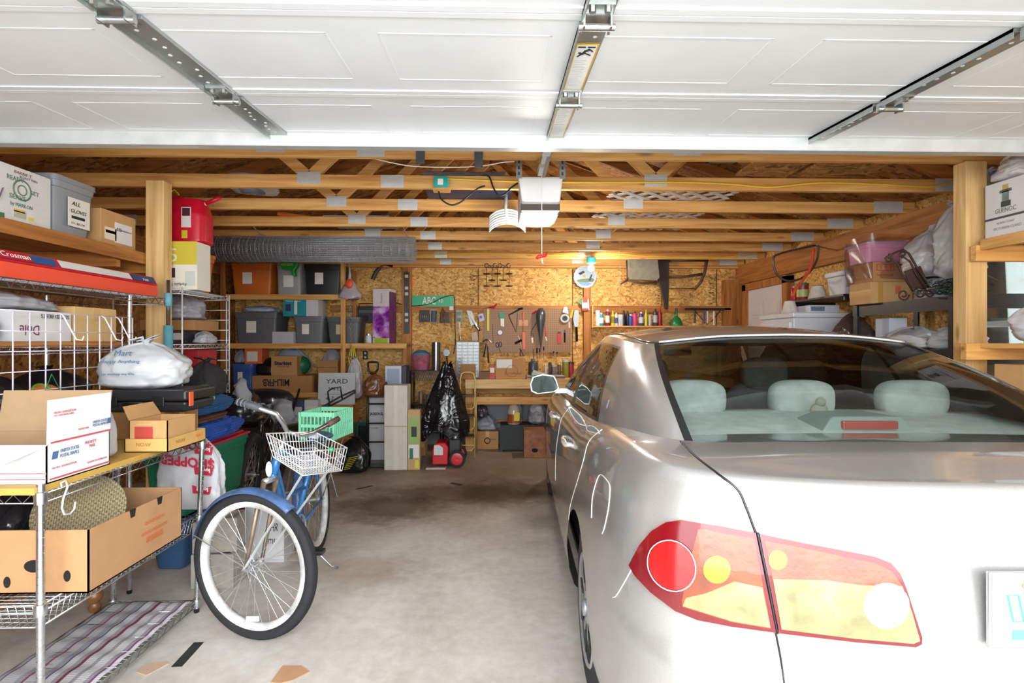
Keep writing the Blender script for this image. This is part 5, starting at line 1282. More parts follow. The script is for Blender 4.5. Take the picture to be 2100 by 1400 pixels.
x0 = XX(480, YS); bag('rag_pile', 'blue and white cloths heaped on the large grey tote', (XX(520, YS), 7.0, ZZ(640, YS)+.002), (.42, .3, .085), 83, '#a9b2c8', .8, kind='cloth', knot=False, cat='cloth')
pbx('white_bin', 'small white bin between the grey totes', 558, 602, 680, YS, .3, 1.373, mt('#b9bcc2', .5), tape=None)
ptote('medium grey tote with paper label on the middle back shelf', 600, 664, 649, YS+.02, .42, 1.373, '#696b6f')
ptote('grey tote half hidden behind the shelf upright', 668, 738, 650, YS+.06, .40, 1.373, '#5b5d60', paperm=mt('#c9b98e', .6))
x0, x1, z1 = px_box(580, 652, 613, YS+.02, 0); b = cbox('appliance_box', 'teal and white printed box lying on top of the grey totes', x0, x1, YS+.03, YS+.33, ZZ(649, YS+.02)+.002, z1, mt('#c9c6ca', .5), tape=None)
b.patch('F', 0, .66, 0, 1, mt('#15909a', .45), 'teal_panel'); b.patch('F', .07, .22, .3, .7, mt('#3a2f66', .5), 'picture', off=.002); b.patch('F', .32, .40, .1, .9, mt('#dfe6e6', .5), 'picture', off=.002); b.text('F', 'Water Fryer', .06, .85, .018, WHITE, w=.2, off=.004)
ptote('blue bin with paper label on the low back shelf', 474, 518, 746, YS, .4, .757, '#35579a', taper=.015)
pbx('orange_box', 'orange and white printed box standing on the blue bin', 502, 537, 714, YS+.05, .2, ZZ(746, YS)+.003, mt('#d9673a', .5), tape=None).patch('F', .12, .75, .15, .8, mt('#ddd3cc', .5), 'picture')
pbag('greyish plastic bag on the blue bin', 476, 502, 718, YS+.08, .25, ZZ(746, YS)+.003, 85, '#a9aab2')
b = pbx('long_carton', 'long brown carton with upside-down print on the low back shelf', 517, 640, 770, YS, .40, .757, CARD3); b.text('F', 'MILI-FRB', .62, .78, .085, INK, w=.33, flip=True, bold=.003)
zt_ = ZZ(770, YS)+.003
b = pbx('tuna_carton', 'upright kraft carton printed with a fish company name, on the long brown carton', 556, 609, 730, YS+.02, .24, zt_, CARD); b.text('F', 'Starkist', .12, .55, .045, INK, w=.22, bold=.003); b.text('F', 'CHARLIE', .22, .42, .022, INK, w=.15)
o = bag('black_ball', 'glossy black round helmet on the long brown carton', (XX(538, YS), 7.0, zt_), (.32, .32, .22), 86, '#16161a', .15, knot=False, lump=.03, cat='helmet', kind='gloss')
bag('plastic_bag', 'blue and white plastic bag spilling over behind the tuna carton', (XX(596, 7.1), 7.18, zt_), (.46, .16, .36), 87, '#b9c3d6', .35)
o = MB().sphere((XX(616, 7.0), 7.02, zt_+.125), .12, 24, 16).build('green_ball', mt('#1c6b3c', .5), None, smooth='all'); tag(o, 'dark green ball on the right end of the long brown carton', 'ball')
pbx('open_carton', 'open kraft carton on the low back shelf near the upright', 651, 694, 738, YS+.05, .3, .757, CARD3, open_=True, flaps=[('F', .10, -60)])
pbag('small white bag lying over the open kraft carton', 655, 695, 715, YS+.20, .25, .94, 88, '#b9b6c4')
# yard sale sign and the white sack behind it
sg = thing('yard_sale_sign', 'white hand-lettered yard sale sign leaning on the shelf upright', 'sign', (XX(690, 6.45), 6.45, ZZ(828, 6.45)), 0, rot=(math.radians(-5), 0, 0))
W_s, H_s = (XX(728, 6.45)-XX(652, 6.45)), ZZ(764, 6.45)-ZZ(828, 6.45)
MB().box(-W_s/2, W_s/2, -.006, .006, 0, H_s).build('board', mt('#b9bfbf', .6, kind='paper'), sg)
text(sg, 'YARD', .055, (-.13, -.0075, .25), (1,0,.0), (0,0,1), INK, w=.26); text(sg, 'SALE', .04, (-.10, -.0075, .17), (1,0,0), (0,0,1), INK, w=.13); text(sg, '4-7', .045, (-.13, -.0075, .05), (1,0,0), (0,0,1), INK, w=.1)
MB().box(-.14, .04, -.0075, -.006, .12, .123).build('pen_line', INK, sg)
MB().box(-.02, .02, .006, .02, -.55, 0).build('stake', PALE['Z'], sg) if False else None
o = MB().box(XX(655, 6.5), XX(725, 6.5), 6.48, 6.75, 0, ZZ(828, 6.45)-.003).build('crate', DARKPINE['X'], None, bevel=.004); tag(o, 'dark wooden crate under the yard sale sign', 'crate')
bag('white_sack', 'tall white plastic sack hanging behind the yard sale sign', (XX(727, 6.66), 6.67, ZZ(815, 6.66)), (.20, .15, ZZ(735, 6.66)-ZZ(815, 6.66)), 89, '#c9c8d0', .35, lump=.25)
for i, (a, b_, yt, c, lab) in enumerate(((600, 622, 822, '#3e4a6b', 'printed carton with dark blue side low behind the bicycle'), (624, 652, 820, '#c9c6c4', 'white printed carton low behind the bicycle, left of the yard sale sign'), (578, 600, 830, '#8f2f33', 'red and white printed carton low behind the bicycle'))):
    b = pbx('printed_carton', lab, a, b_, yt, 6.35, .25, 0, mt(c, .5), tape=None); b.patch('F', .12, .88, .3, .9, mt('#d7d2ca', .5), 'picture'); b.text('F', ('PISTON', 'PRO', 'CAP')[i], .2, .72, .03, mt('#27407a', .5), w=b.W*.6, off=.003)
# things right of the upright
hb = thing('hanging_bag', 'clear plastic bag with an orange object hanging from the shelf upright', 'plastic bag', (XX(718, 6.68), 6.66, 0))
bag_z0, bag_z1 = ZZ(612, 6.66), ZZ(575, 6.66)
q = MB(); q.grid(lambda u, v: ((.135*(1-v**1.8*.85)*(1+.15*noise.noise(Vector((math.cos(2*PI*u)*2, math.sin(2*PI*u)*2, v*3))))*math.cos(2*PI*u)), .08*(1-v**1.8*.8)*math.sin(2*PI*u), bag_z0+(bag_z1-bag_z0)*v+.03*noise.noise(Vector((u*6, v*2, 3)))), 40, 20, closed_u=True)
q.build('bag_body', mt('#c3bcc4', .3, kind='bag'), hb, smooth='all'); MB().tube([(0, 0, bag_z1), (.0, 0, bag_z1+.10), (-.01, .0, ZZ(540, 6.66))], [.022, .012, .008], 8).build('twisted_neck', mt('#d3ced4', .3, kind='bag'), hb, smooth='all'); MB().sphere((.01, -.062, (bag_z0+bag_z1)/2+.06), .05, 16, 10, (1, .5, 1.2)).build('orange_object', mt('#d9502e', .5), hb, smooth='all')
ch = thing('steel_chain', 'steel chain hanging on the shelf upright under the clear bag', 'chain', (XX(719, 6.70), 6.70, 0)); q = MB()
z = ZZ(618, 6.7); n = int((z-ZZ(742, 6.7))/.036)
for i in range(n): q.torus((0, 0, 0), .012, .003, (1,0,0) if i % 2 else (0,1,0), 12, 5) if False else q.tube([(.009*math.cos(t)*(1 if i % 2 else 0), .009*math.cos(t)*(0 if i % 2 else 1), z-i*.036+.022*math.sin(t)) for t in [2*PI*k/12 for k in range(12)]], .0028, 5, closed=True)
q.build('links', mt('#8b8e93', .35, .9, 'metal'), ch, smooth='all')
st = MB(); 
for k in range(4): st.tube([(XX(720+k*2, 6.72), 6.72, ZZ(712, 6.72)), (XX(716+k*5, 6.72), 6.70, ZZ(735, 6.72)), (XX(722+k*3, 6.72), 6.71, ZZ(765, 6.72))], .008, 6)
o = st.build('yellow_strap', mt('#d9c52e', .6), None, smooth='all'); tag(o, 'bundle of yellow strapping hanging below the steel chain', 'strap')
j = thing('pen_jar', 'little jar of markers on the middle shelf right of the upright', 'jar', (XX(729, 6.95), 6.95, 1.373)); MB().lathe([(.045, 0), (.045, .12), (.04, .12), (.04, .005)], (0,0,0), 18).build('jar', mt('#b07a4a', .4), j, smooth=True)
for k in range(5): MB().tube([(-.025+.0125*k, 0, .01), (-.035+.018*k, 0, .165)], .006, 6).build('marker', mt(('#d8d8da', '#2a2a2e', '#c9c9cc', '#b3302e', '#e2e2e4')[k], .5), j)
rd = thing('radio', 'black portable radio hung on the back wall behind the orchid box', 'radio', (XX(752, 7.28), 7.28, ZZ(662, 7.28)), 0); MB().box(-.11, .11, -.05, .05, 0, .22).build('case', mt('#25262a', .4), rd, bevel=.008); MB().box(-.09, .09, -.054, -.05, .13, .17).build('dial', mt('#5a5c60', .3), rd); MB().lathe([(.04, 0), (.042, .005), (.03, .003)], (0,0,0), 20, Matrix.Translation((-.0, -.05, .06)) @ Matrix.Rotation(PI/2, 4, 'X')).build('speaker', mt('#17181a', .7), rd, smooth=True); MB().tube([(-.10, 0, .22), (-.10, 0, .26), (.10, 0, .26), (.10, 0, .22)], .006, 6).build('handle', mt('#25262a', .4), rd)
ob = pbx('orchid_box', 'tall white box printed with purple orchids on the middle back shelf', 767, 803, 592, 6.9, .22, 1.373, mt('#ddd6d8', .5), tape=None, rz=math.radians(-12))
def orchid():
    mat, n, l, b = _new('orchid_print'); tc = n.new('ShaderNodeTexCoord'); vo = n.new('ShaderNodeTexVoronoi'); vo.inputs['Scale'].default_value = 8; vo.feature = 'SMOOTH_F1'; nd = n.new('ShaderNodeTexNoise'); nd.inputs['Scale'].default_value = 9; nd.inputs['Detail'].default_value = 4; va = n.new('ShaderNodeVectorMath'); va.operation = 'MULTIPLY_ADD'; va.inputs[1].default_value = (.3, .3, .3); l.new(tc.outputs['Object'], nd.inputs['Vector']); l.new(nd.outputs['Color'], va.inputs[0]); l.new(tc.outputs['Object'], va.inputs[2]); l.new(va.outputs[0], vo.inputs['Vector'])
    r = n.new('ShaderNodeValToRGB'); e = r.color_ramp.elements; e[0].color = lin('#5a1470'); e[1].color = lin('#e9dff0'); e[0].position = .05; e[1].position = .75
    for p_, c_ in ((.25, '#8a2a9c'), (.45, '#b06ac0')): k = e.new(p_); k.color = lin(c_)
    l.new(vo.outputs['Distance'], r.inputs[0]); l.new(r.outputs[0], b.inputs['Base Color']); b.inputs['Roughness'].default_value = .4; return mat
OR_ = orchid(); ob.patch('F', 0, 1, .10, .68, OR_, 'orchid_print'); ob.patch('R', 0, 1, 0, .95, mt('#6a2268', .4, kind='rust'), 'orchid_print'); ob.patch('F', .1, .9, 0, .10, mt('#a9c23c', .5), 'green_base'); ob.text('F', 'Pebble Flowers', .55, .74, .02, INK, w=.14) if False else None
text(ob.r, 'Flowers', .028, (.02, -.112, .52), (0,0,1), (-1,0,0), mt('#6a5a80', .5), w=.13)
cn = thing('glass_jar', 'small glass jar with a lid beside the orchid box', 'jar', (XX(757, 6.95), 6.92, 1.373)); MB().lathe([(.035, 0), (.04, .01), (.04, .09), (.032, .105)], (0,0,0), 18).build('jar', mt('#c3cfd6', .1), cn, smooth=True); MB().lathe([(.035, .105), (.035, .125), (.0001, .125)], (0,0,0), 18).build('lid', mt('#b9bcc0', .3, .8, 'metal'), cn, smooth=True)
lv = thing('spirit_level', 'long dark spirit level upright on the stud left of the street sign', 'spirit level', (XX(834, 7.28), 7.285, 0)); z0, z1 = ZZ(660, 7.28), ZZ(558, 7.28)
MB().box(-.035, .035, -.014, .014, z0-.16, z1).build('body', mt('#3a3836', .4, .3), lv, bevel=.002)
for k, z in enumerate((z1-.06, z1-.22, z1-.30, z0+.10, z0+.02)): MB().box(-.022, .022, -.016, -.014, z-.02, z+.02).build('vial', mt('#c9c6b9', .3), lv)
# shelves of small things below: outlet, kraft box on the wall, shovel handle
o = MB().box(-.035, .035, -.008, 0, -.06, .06).build('outlet_cover', mt('#2a2422', .4), None, bevel=.004); o.location = (XX(749, 7.39), 7.398, ZZ(728, 7.39)); tag(o, 'dark outlet cover on the back wall beside the hanging chain', 'outlet')
for dz in (-.028, .028): MB().lathe([(.016, 0), (.016, .002)], (0,0,0), 16, Matrix.Translation((0, -.008, dz)) @ Matrix.Rotation(PI/2, 4, 'X')).build('socket', mt('#cfc9bd', .4), o)
pbx('kraft_box', 'kraft box under the middle shelf behind the appliance booklet', 779, 807, 718, 7.0, .18, ZZ(758, 7.0), CARD3) if False else None
sh_ = thing('snow_shovel', 'black D-handled shovel standing behind the brown paper bag', 'shovel', (XX(765, 6.5), 6.5, 0)); z1 = ZZ(742, 6.5)
MB().tube([(0, 0, .3), (0, 0, z1-.16)], .015, 10).build('shaft', BLK, sh_, smooth='all'); MB().tube([(0, 0, z1-.17), (-.055, 0, z1-.09), (-.06, 0, z1-.01), (-.045, 0, z1), (.045, 0, z1), (.06, 0, z1-.01), (.055, 0, z1-.09), (0, 0, z1-.17)], .013, 8).build('handle', BLK, sh_, smooth='all'); q = MB(); q.grid(lambda u, v: ((u-.5)*.36, -.06*math.sin(PI*u)+.02, v*.38), 16, 6); q.build('blade', mt('#1d2b2a', .5), sh_, smooth='all', solid=.004)
# stack in front: tall white carton, narrow carton, garden hose cover, hand truck
b = pbx('tall_carton', 'tall white carton standing on the floor with tape around it', 788, 835, 790, 5.85, .23, 0, mt('#cfcac0', .6, kind='card'), tape=None)
b.patch('F', .42, .58, 0, 1, mt('#d9d4ca', .3), 'packing_tape'); b.text('F', 'HNO4', .62, .70, .03, mt('#b3aea4', .5), w=.12) if False else None
MB().box(-b.W/2-.003, b.W/2+.003, -b.D/2-.003, b.D/2+.003, b.H*.51, b.H*.52).build('strap', mt('#b99a5a', .5), b.r)
pbag('brown plastic bag heaped on top of the tall white carton', 792, 790+40, 772, 5.9, .16, b.H+.001, 91, '#8a5638', name='brown_bag') if False else None
bb = bag('brown_bag', 'brown plastic bag slumped against the hand truck', (XX(768, 6.15), 6.12, ZZ(812, 6.15)), (.24, .2, ZZ(766, 6.15)-ZZ(812, 6.15)), 92, '#80502f', .3, lump=.3)
b = pbx('narrow_carton', 'narrow printed carton for a garden tool beside the tall white carton', 836, 861, 840, 5.85, .09, 0, mt('#c4a172', .6, kind='card'), tape=None)
b.patch('F', .08, .92, .42, .88, mt('#93b26a', .5), 'picture'); b.patch('F', .08, .92, .2, .42, mt('#e2e2da', .5), 'printed_panel'); b.patch('F', .15, .45, .18, .36, mt('#2a7a63', .5), 'logo_panel', off=.002); b.patch('F', .6, .9, .03, .16, mt('#d3cf3e', .5), 'yellow_panel'); b.patch('F', .3, .75, .55, .72, mt('#3a3b38', .6), 'picture', off=.002)
text(b.r, 'ECHO', .022, (-.02, -b.D/2-.005, .14), (0,0,1), (-1,0,0), WHITE, w=.06) if False else None
ht = thing('hand_truck', 'black two-wheeled hand truck carrying a white printed panel', 'hand truck', (XX(770, 6.1), 6.10, 0))
for x in (-.11, .11): MB().tube([(x, .0, .06), (x, .12, .80), (x, .15, .86)], .012, 8).build('rail', BLK, ht, smooth='all')
for z in (.25, .46, .68): MB().tube([(-.11, .02+z*.13, z), (.11, .02+z*.13, z)], .009, 6).build('crossbar', BLK, ht)
MB().tube([(-.11, .15, .86), (-.09, .16, .92), (.09, .16, .92), (.11, .15, .86)], .012, 8).build('handle', BLK, ht, smooth='all')
for x in (-.15, .15): MB().torus((x, .06, .10), .075, .025, (1,0,0), 24, 8).build('wheel', TYRE, ht, smooth='all')
MB().box(-.13, .13, -.18, .0, .012, .02).build('toe_plate', BLK, ht)
pn = cbox('white_panel', 'white printed appliance carton standing on the hand truck', XX(756, 6.2), XX(784, 6.2), 6.24, 6.28, .03, ZZ(822, 6.2), mt('#c9c9cc', .5), tape=None) if False else None
b = pbx('white_box', 'white printed box on the ledge behind the tall white carton', 790, 823, 750, 6.3, .25, 0, mt('#c9ccd3', .5), tape=None); b.patch('F', .12, .88, .72, .97, mt('#93a3bb', .5), 'picture')
pbx('dark_box', 'dark blue box right of the white printed box behind the tall carton', 824, 833, 750, 6.3, .25, 0, mt('#2d2f4c', .5), tape=None)
b = pbx('appliance_carton', 'white box with black lettering behind the hand truck', 757, 788, 815, 6.35, .1, 0, mt('#bfc0c4', .5), tape=None); b.text('F', 'JACKSON EL', .04, .72, .03, INK, w=b.W*.9, bold=.002); b.text('F', '2 LAMPS', .1, .5, .016, INK, w=b.W*.5)
wb = tote('yard_bin', 'dark green wheelbarrow tray standing on the floor left of the tall carton', XX(706, 6.45), XX(788, 6.45), 6.48, 6.80, 0, ZZ(872, 6.48), '#1f4a42', paper=False, name='yard_bin') if False else tote('yard_bin', 'dark green yard bin on the floor behind the hand truck', XX(722, 6.5), XX(786, 6.5), 6.52, 6.74, 0, .42, '#1f4a42', paper=False, taper=.03)
fb = bag('fishing_bag', 'round black bag with yellow hatched print on the floor beside the hand truck', (XX(733, 5.9), 5.78, 0), (.36, .28, .36), 93, '#141a1a', .22, lump=.12); [MB().tube([(-.075+.008*k, -.142+.004*abs(k-3), .055+.02*k), (-.01+.014*k, -.142+.004*abs(k-3), .068+.021*k)], .0045, 5).build('yellow_stripe', mt('#b9ac2a', .5), fb) for k in range(7)]
# yellow tubular step stool
ls = thing('step_ladder', 'pale yellow tubular step stool standing by the black bin bag', 'step stool', (XX(958, 6.38), 6.38, 0)); GO = mt('#cdb06a', .35, .3, 'gloss'); zt2 = ZZ(768, 6.0)
for x in (-.085, .085): pass
MB().tube([(-.09, 0, .012), (-.09, .10, zt2-.08), (-.075, .11, zt2-.02), (-.04, .115, zt2), (.03, .115, zt2), (.07, .11, zt2-.02), (.09, .10, zt2-.08), (.09, 0, .012)], .011, 10).build('frame', GO, ls, smooth='all')
for x in (-.10, .10): MB().tube([(x, .10, zt2-.30), (x, .32, .012)], .010, 8).build('rear_leg', GO, ls, smooth='all')
for z in (.28, .52, .76): 
    MB().box(-.085, .085, -.10+z*.1, .10+z*.1, z-.012, z).build('step', BLK, ls, bevel=.003); MB().tube([(-.085, -.10+z*.1, z-.02), (-.085, -.11+z*.1, z-.13), (-.06, -.11+z*.1, z-.16), (.06, -.11+z*.1, z-.16), (.085, -.11+z*.1, z-.13), (.085, -.10+z*.1, z-.02)], .007, 6).build('step_brace', GO, ls, smooth='all')
MB().tube([(-.09, .01, .16), (.09, .01, .16)], .008, 8).build('crossbar', GO, ls)
# red pressure washer under a black bin bag
pw = thing('pressure_washer', 'red wheeled pressure washer standing on the floor under the black bin bag', 'pressure washer', (XX(915, 6.0), 6.08, 0)); RW = mt('#c71f2b', .3)
MB().prism([(-.15, .03), (.02, .03), (.03, .22), (-.01, .27), (-.11, .27), (-.15, .20)], -.13, .13).build('body', RW, pw, bevel=.012); MB().prism([(-.13, .14), (-.03, .14), (-.03, .22), (-.07, .25), (-.13, .25)], -.137, -.13).build('front_panel', mt('#cfd1d4', .4), pw, bevel=.003)
MB().box(.03, .16, -.08, .13, .05, .30).build('motor_housing', BLK, pw, bevel=.01); MB().tube([(-.08, .08, .27), (-.08, .14, 1.0), (.06, .14, 1.0), (.08, .08, .28)], .012, 8).build('handle_frame', BLK, pw, smooth='all')
for y in (-.14, .16):
    w_ = MB().torus((0,0,0), .078, .017, (0,1,0), 32, 10).build('wheel', TYRE, pw, smooth='all'); w_.location = (.125, y, .096)
    MB().lathe([(.0001, .012), (.03, .016), (.066, .010), (.07, -.01), (.0001, -.01)], (0,0,0), 32, Matrix.Rotation(PI/2, 4, 'X')).build('wheel_disc', RW, w_, smooth=True)
o = MB().box(XX(876, 5.98), XX(916, 5.98), 5.86, 5.93, .0, .012).build('floor_packet', mt('#cfc3c0', .4), None, bevel=.003); tag(o, 'thin clear packet on the floor in front of the red pressure washer', 'packet')
q = MB(); zb0, zb1 = .32, ZZ(750, 6.05)
def drape(u, v):
    a = 2*PI*u; z = zb1+(zb0-zb1)*v; w = .055+.205*min(1, v*1.25)**.85; f = 1+.12*math.sin(a*7+v*2)*v+.14*noise.noise(Vector((math.cos(a)*3, math.sin(a)*3, v*1.6)))
    return (w*f*math.cos(a)-.03*v, .55*w*f*math.sin(a)*.9, z+(.07*math.sin(a*3+1)*v if v > .85 else 0)+(.03*math.sin(a*2) if v < .05 else 0))
q.grid(drape, 110, 40, closed_u=True); bbx = thing('bin_bag', 'black glossy bin bag draped over the pressure washer handle', 'bin bag', (XX(912, 6.0)+.01, 6.19, 0)); q.build('bag_body', mt('#101014', .18, kind='tarp'), bbx, smooth='all'); q = MB()
for k in range(5): a = k*1.3; q.add([(math.cos(a)*.02, math.sin(a)*.02, zb1-.01), (math.cos(a)*.02+.015, math.sin(a)*.02+.01, zb1-.01), (math.cos(a)*.07+.03, math.sin(a)*.04, zb1+.05), (math.cos(a)*.08, math.sin(a)*.05, zb1+.03)], [(0,1,2,3)])
q.build('gathered_top', mt('#101014', .18, kind='tarp'), bbx, solid=.003)
# white base-side boxes near the floor, between
pbx('small_carton', 'kraft carton low on the floor behind the narrow carton', 858, 872, 905, 6.6, .2, 0, CARD3)
# black plastic lattice shelf with the pink bucket
lsb = thing('lattice_shelf', 'black plastic lattice shelving left of the bin bag', 'shelving', (0,0,0)); lx0, lx1, ly0, ly1 = XX(838, 6.75), XX(905, 6.75), 6.78, 7.12
for z in (.25, .60, 1.03):
    MB().box(lx0, lx1, ly0, ly1, z-.015, z).build('shelf', BLK, lsb, bevel=.004)
    q = MB(); n = 13
    for i in range(n): x = lx0+(lx1-lx0)*i/n; q.beam((x, ly0-.003, z-.13), (x+(lx1-lx0)/n*1.6 if i < n-1 else lx1, ly0-.003, z-.015), .004, .006); q.beam((x, ly0-.003, z-.015), (x+(lx1-lx0)/n*1.6 if i < n-1 else lx1, ly0-.003, z-.13), .004, .006)
    if z > .3: q.build('lattice_skirt', BLK, lsb)
for x in (lx0+.012, lx1-.012):
    for y in (ly0+.012, ly1-.012): MB().tube([(x, y, 0), (x, y, 1.03)], .012, 8).build('leg', BLK, lsb, smooth='all')
bk = thing('pink_bucket', 'pink patterned bucket with blue cloths on the black lattice shelf', 'bucket', (XX(862, 6.9), 6.95, 1.031)); MB().lathe([(.09, 0), (.10, .01), (.125, .19), (.13, .20), (.12, .20), (.095, .01), (.0001, .008)], (0,0,0), 32).build('tub', mt('#b5657c', .5, kind='rust'), bk, smooth=True); text(bk, 'HOUSTON', .03, (-.07, -.122, .10), (1,0,0), (0,0,1), mt('#e3b9c4', .5), w=.14) if False else None
MB().lathe([(.0001, .26), (.06, .25), (.11, .22), (.118, .195)], (0,0,0), 24).build('cloths', mt('#3e7f9c', .8, kind='cloth'), bk, smooth=True)
o = MB().lathe([(.055, 0), (.055, .36), (.052, .36), (.052, .005), (.0001, .005)], (XX(893, 6.85), 6.92, 1.031), 28).build('steel_cylinder', mt('#8f9194', .22, .95, 'metal'), None, smooth=True); tag(o, 'tall polished steel cylinder beside the pink bucket', 'canister')
b = pbx('white_carton', 'flat white carton lying on the lattice shelf under the steel cylinder', 868, 903, 765, 6.70, .07, ZZ(780, 6.7), WCARD) if False else None
pbx('clear_tub', 'pale plastic tub on the lower lattice shelf', 858, 886, 826, 6.82, .2, .601-.35+.001, mt('#a9b3bb', .3), tape=None) if False else None
cbox('pale_box', 'pale blue-grey box on the bottom lattice shelf', XX(862, 6.85), XX(898, 6.85), 6.82, 7.05, .251, .45, mt('#9aa7b4', .4), tape=None)
o = MB().lathe([(.03, 0), (.03, .14), (.02, .16), (.0001, .16)], (XX(862, 6.85), 6.9, .601), 18).build('jar', mt('#7a6a55', .3), None, smooth=True); tag(o, 'brown glass jar on the middle lattice shelf, left of two', 'jar')
o = MB().lathe([(.04, 0), (.04, .10), (.03, .12), (.0001, .12)], (XX(878, 6.85), 6.9, .601), 18).build('jar', mt('#5a6a72', .3), None, smooth=True); tag(o, 'blue-grey jar on the middle lattice shelf, right of two', 'jar')
# ---- workbench
wbh = thing('workbench', 'pale pine workbench along the back wall under the pegboard', 'workbench', (0,0,0)); zb = .92
MB().box(-.42, 3.0, 6.76, 7.29, zb-.03, zb).build('bench_top', PALE['X'], wbh, bevel=.003); MB().box(-.42, 3.0, 6.745, 6.76, zb-.115, zb).build('front_board', PALE['X'], wbh, bevel=.003); MB().box(-.42, 3.0, 6.78, 6.81, .60, .70).build('lower_rail', PINE['X'], wbh, bevel=.003); MB().box(-.42, 3.0, 7.26, 7.29, .34, .56).build('rear_board', mt('#787b84', .7, kind='paint'), wbh); MB().box(-.42, 3.0, 7.26, 7.285, .70, .80).build('rear_rail', PINE['X'], wbh)
for x in (-.42, 1.2, 2.9): MB().box(x, x+.09, 6.81, 6.85, 0, zb-.03).build('leg', PINE['Z'], wbh); MB().box(x, x+.09, 7.22, 7.26, 0, zb-.03).build('leg', PINE['Z'], wbh)
b = pbx('delivery_carton', 'kraft carton with white label and round printed mark on the workbench', 1016, 1078, 736, 6.85, .3, zb+.001, CARD); b.patch('F', .04, .55, .55, .98, mt('#dcdcdc', .5), 'shipping_label'); b.text('F', 'Scrollican', .30, .22, .035, mt('#6a4a33', .6), w=.22)
o_ = MB().torus((.02, -.152, .10), .075, .0018, (0,1,0), 40, 4).build('round_mark', mt('#7a5a40', .6), b.r)

# small parts drawer cabinet
dc = thing('drawer_cabinet', 'grey cabinet of small clear drawers on the workbench', 'drawer cabinet', (XX(959, 6.95), 7.05, ZZ(770, 6.95))); Wd = XX(983, 6.95)-XX(935, 6.95); Hd = ZZ(700, 6.95)-zb
dc.location.z = zb+.001
MB().box(-Wd/2, Wd/2, -.08, .12, 0, Hd).build('cabinet', mt('#8f9296', .4), dc, bevel=.003)
for r_ in range(11):
    for c in range(4):
        x0 = -Wd/2+.008+c*(Wd-.016)/4; z0 = .012+r_*(Hd-.02)/11
        if z0 > .06 or c != 1:
            dd = MB().box(x0+.002, x0+(Wd-.016)/4-.002, -.088, -.078, z0+.002, z0+(Hd-.02)/11-.003).build('drawer', mt('#959ea3', .2, coat=.5), dc)
            MB().box(x0+.025, x0+(Wd-.016)/4-.025, -.094, -.088, z0+.012, z0+.018).build('pull', mt('#e9eef0', .2), dd)
for i, (a, b_, yt, D, m, lab) in enumerate(((944, 974, 748, .2, CARD3, 'brown carton under the drawer cabinet at the left end of the bench'), (983, 1004, 762, .15, mt('#7c5a3a', .7), 'low brown box beside the drawer cabinet'), (1004, 1015, 748, .12, mt('#b8472c', .5), 'orange and white screw box left of the kraft carton'))):
    b = pbx('bench_box', lab, a, b_, yt, 6.80, D if i else .12, zb+.001, m, tape=None)
    if i == 2: b.patch('F', .1, .9, .45, .8, WHITE, 'paper_label')
def blob(name, label, px0, px1, yt, Y, D, z0, seed, hexc, r=.4, kind='gloss', lump=.25, cat='tool', **k):
    x0, x1, z1 = px_box(px0, px1, yt, Y, z0); return bag(name, label, ((x0+x1)/2, Y+D/2, z0), (x1-x0, D, z1-z0), seed, hexc, r, knot=False, kind=kind, lump=lump, cat=cat)
# bench clutter, each shaped by its own builder
def bottle(name, label, x, y, z, r, h, hexc, cap='#e8e8e8', capr=.45, cat='bottle', shape='can', band=None, rr=.35, group=None):
    t = thing(name, label, cat, (x, y, z), 0, group); ch_ = h*.12
    if shape == 'can': prof = [(r*.94, 0), (r, h*.02), (r, h*.80), (r*.9, h*.84), (r*.45, h*.88)]; cr_ = .42
    elif shape == 'bottle': prof = [(r*.9, 0), (r, h*.03), (r, h*.62), (r*.8, h*.72), (r*.4, h*.82), (r*.36, h*.88)]; cr_ = .42
    elif shape == 'jug': prof = [(r*.95, 0), (r, h*.04), (r, h*.55), (r*.85, h*.68), (r*.45, h*.84), (r*.25, h*.88)]; cr_ = .32
    elif shape == 'tub': prof = [(r*.92, 0), (r*.95, h*.02), (r, h*.86), (r, h*.88)]; cr_ = 1.03
    MB().lathe(prof, (0,0,0), 20).build('container', mt(hexc, rr), t, smooth=True)
    MB().lathe([(r*cr_, h*.86), (r*cr_, h*.98), (r*cr_*.9, h), (.0001, h)], (0,0,0), 16).build('cap', mt(cap, .4), t, smooth=True)
    if band: MB().lathe([(r*1.012, h*.2), (r*1.012, h*.62)], (0,0,0), 20).build('printed_band', mt(band, .4), t, smooth=True)
    return t
bottle('grey_canister', 'squat dark grey canister on the bench right of the kraft carton', XX(1094, 6.95), 7.0, zb+.001, .065, ZZ(736, 6.95)-zb, '#3f464c', '#5d6366', shape='can')
ir = thing('clothes_iron', 'grey flatiron-shaped tool in front of the dark grey canister', 'tool', (XX(1108, 6.85), 6.86, zb+.045)); MB().prism([(-.11, 0), (.12, 0), (.10, .018), (-.02, .045), (-.09, .075), (-.115, .02)], -.045, .045).build('body', mt('#b3bab6', .4), ir, bevel=.008)
o = MB().box(XX(1080, 6.8), XX(1158, 6.8), 6.79, 6.99, zb+.001, zb+.044).build('tool_case', mt('#a9a7a4', .4), None, bevel=.004); tag(o, 'flat silver and brown tool case on the bench behind the wing mirror', 'case')
MB().box(o.data.vertices[0].co.x, o.data.vertices[1].co.x, 6.785, 6.79, zb+.012, zb+.034).build('front_strip', mt('#6b4a34', .5), o)
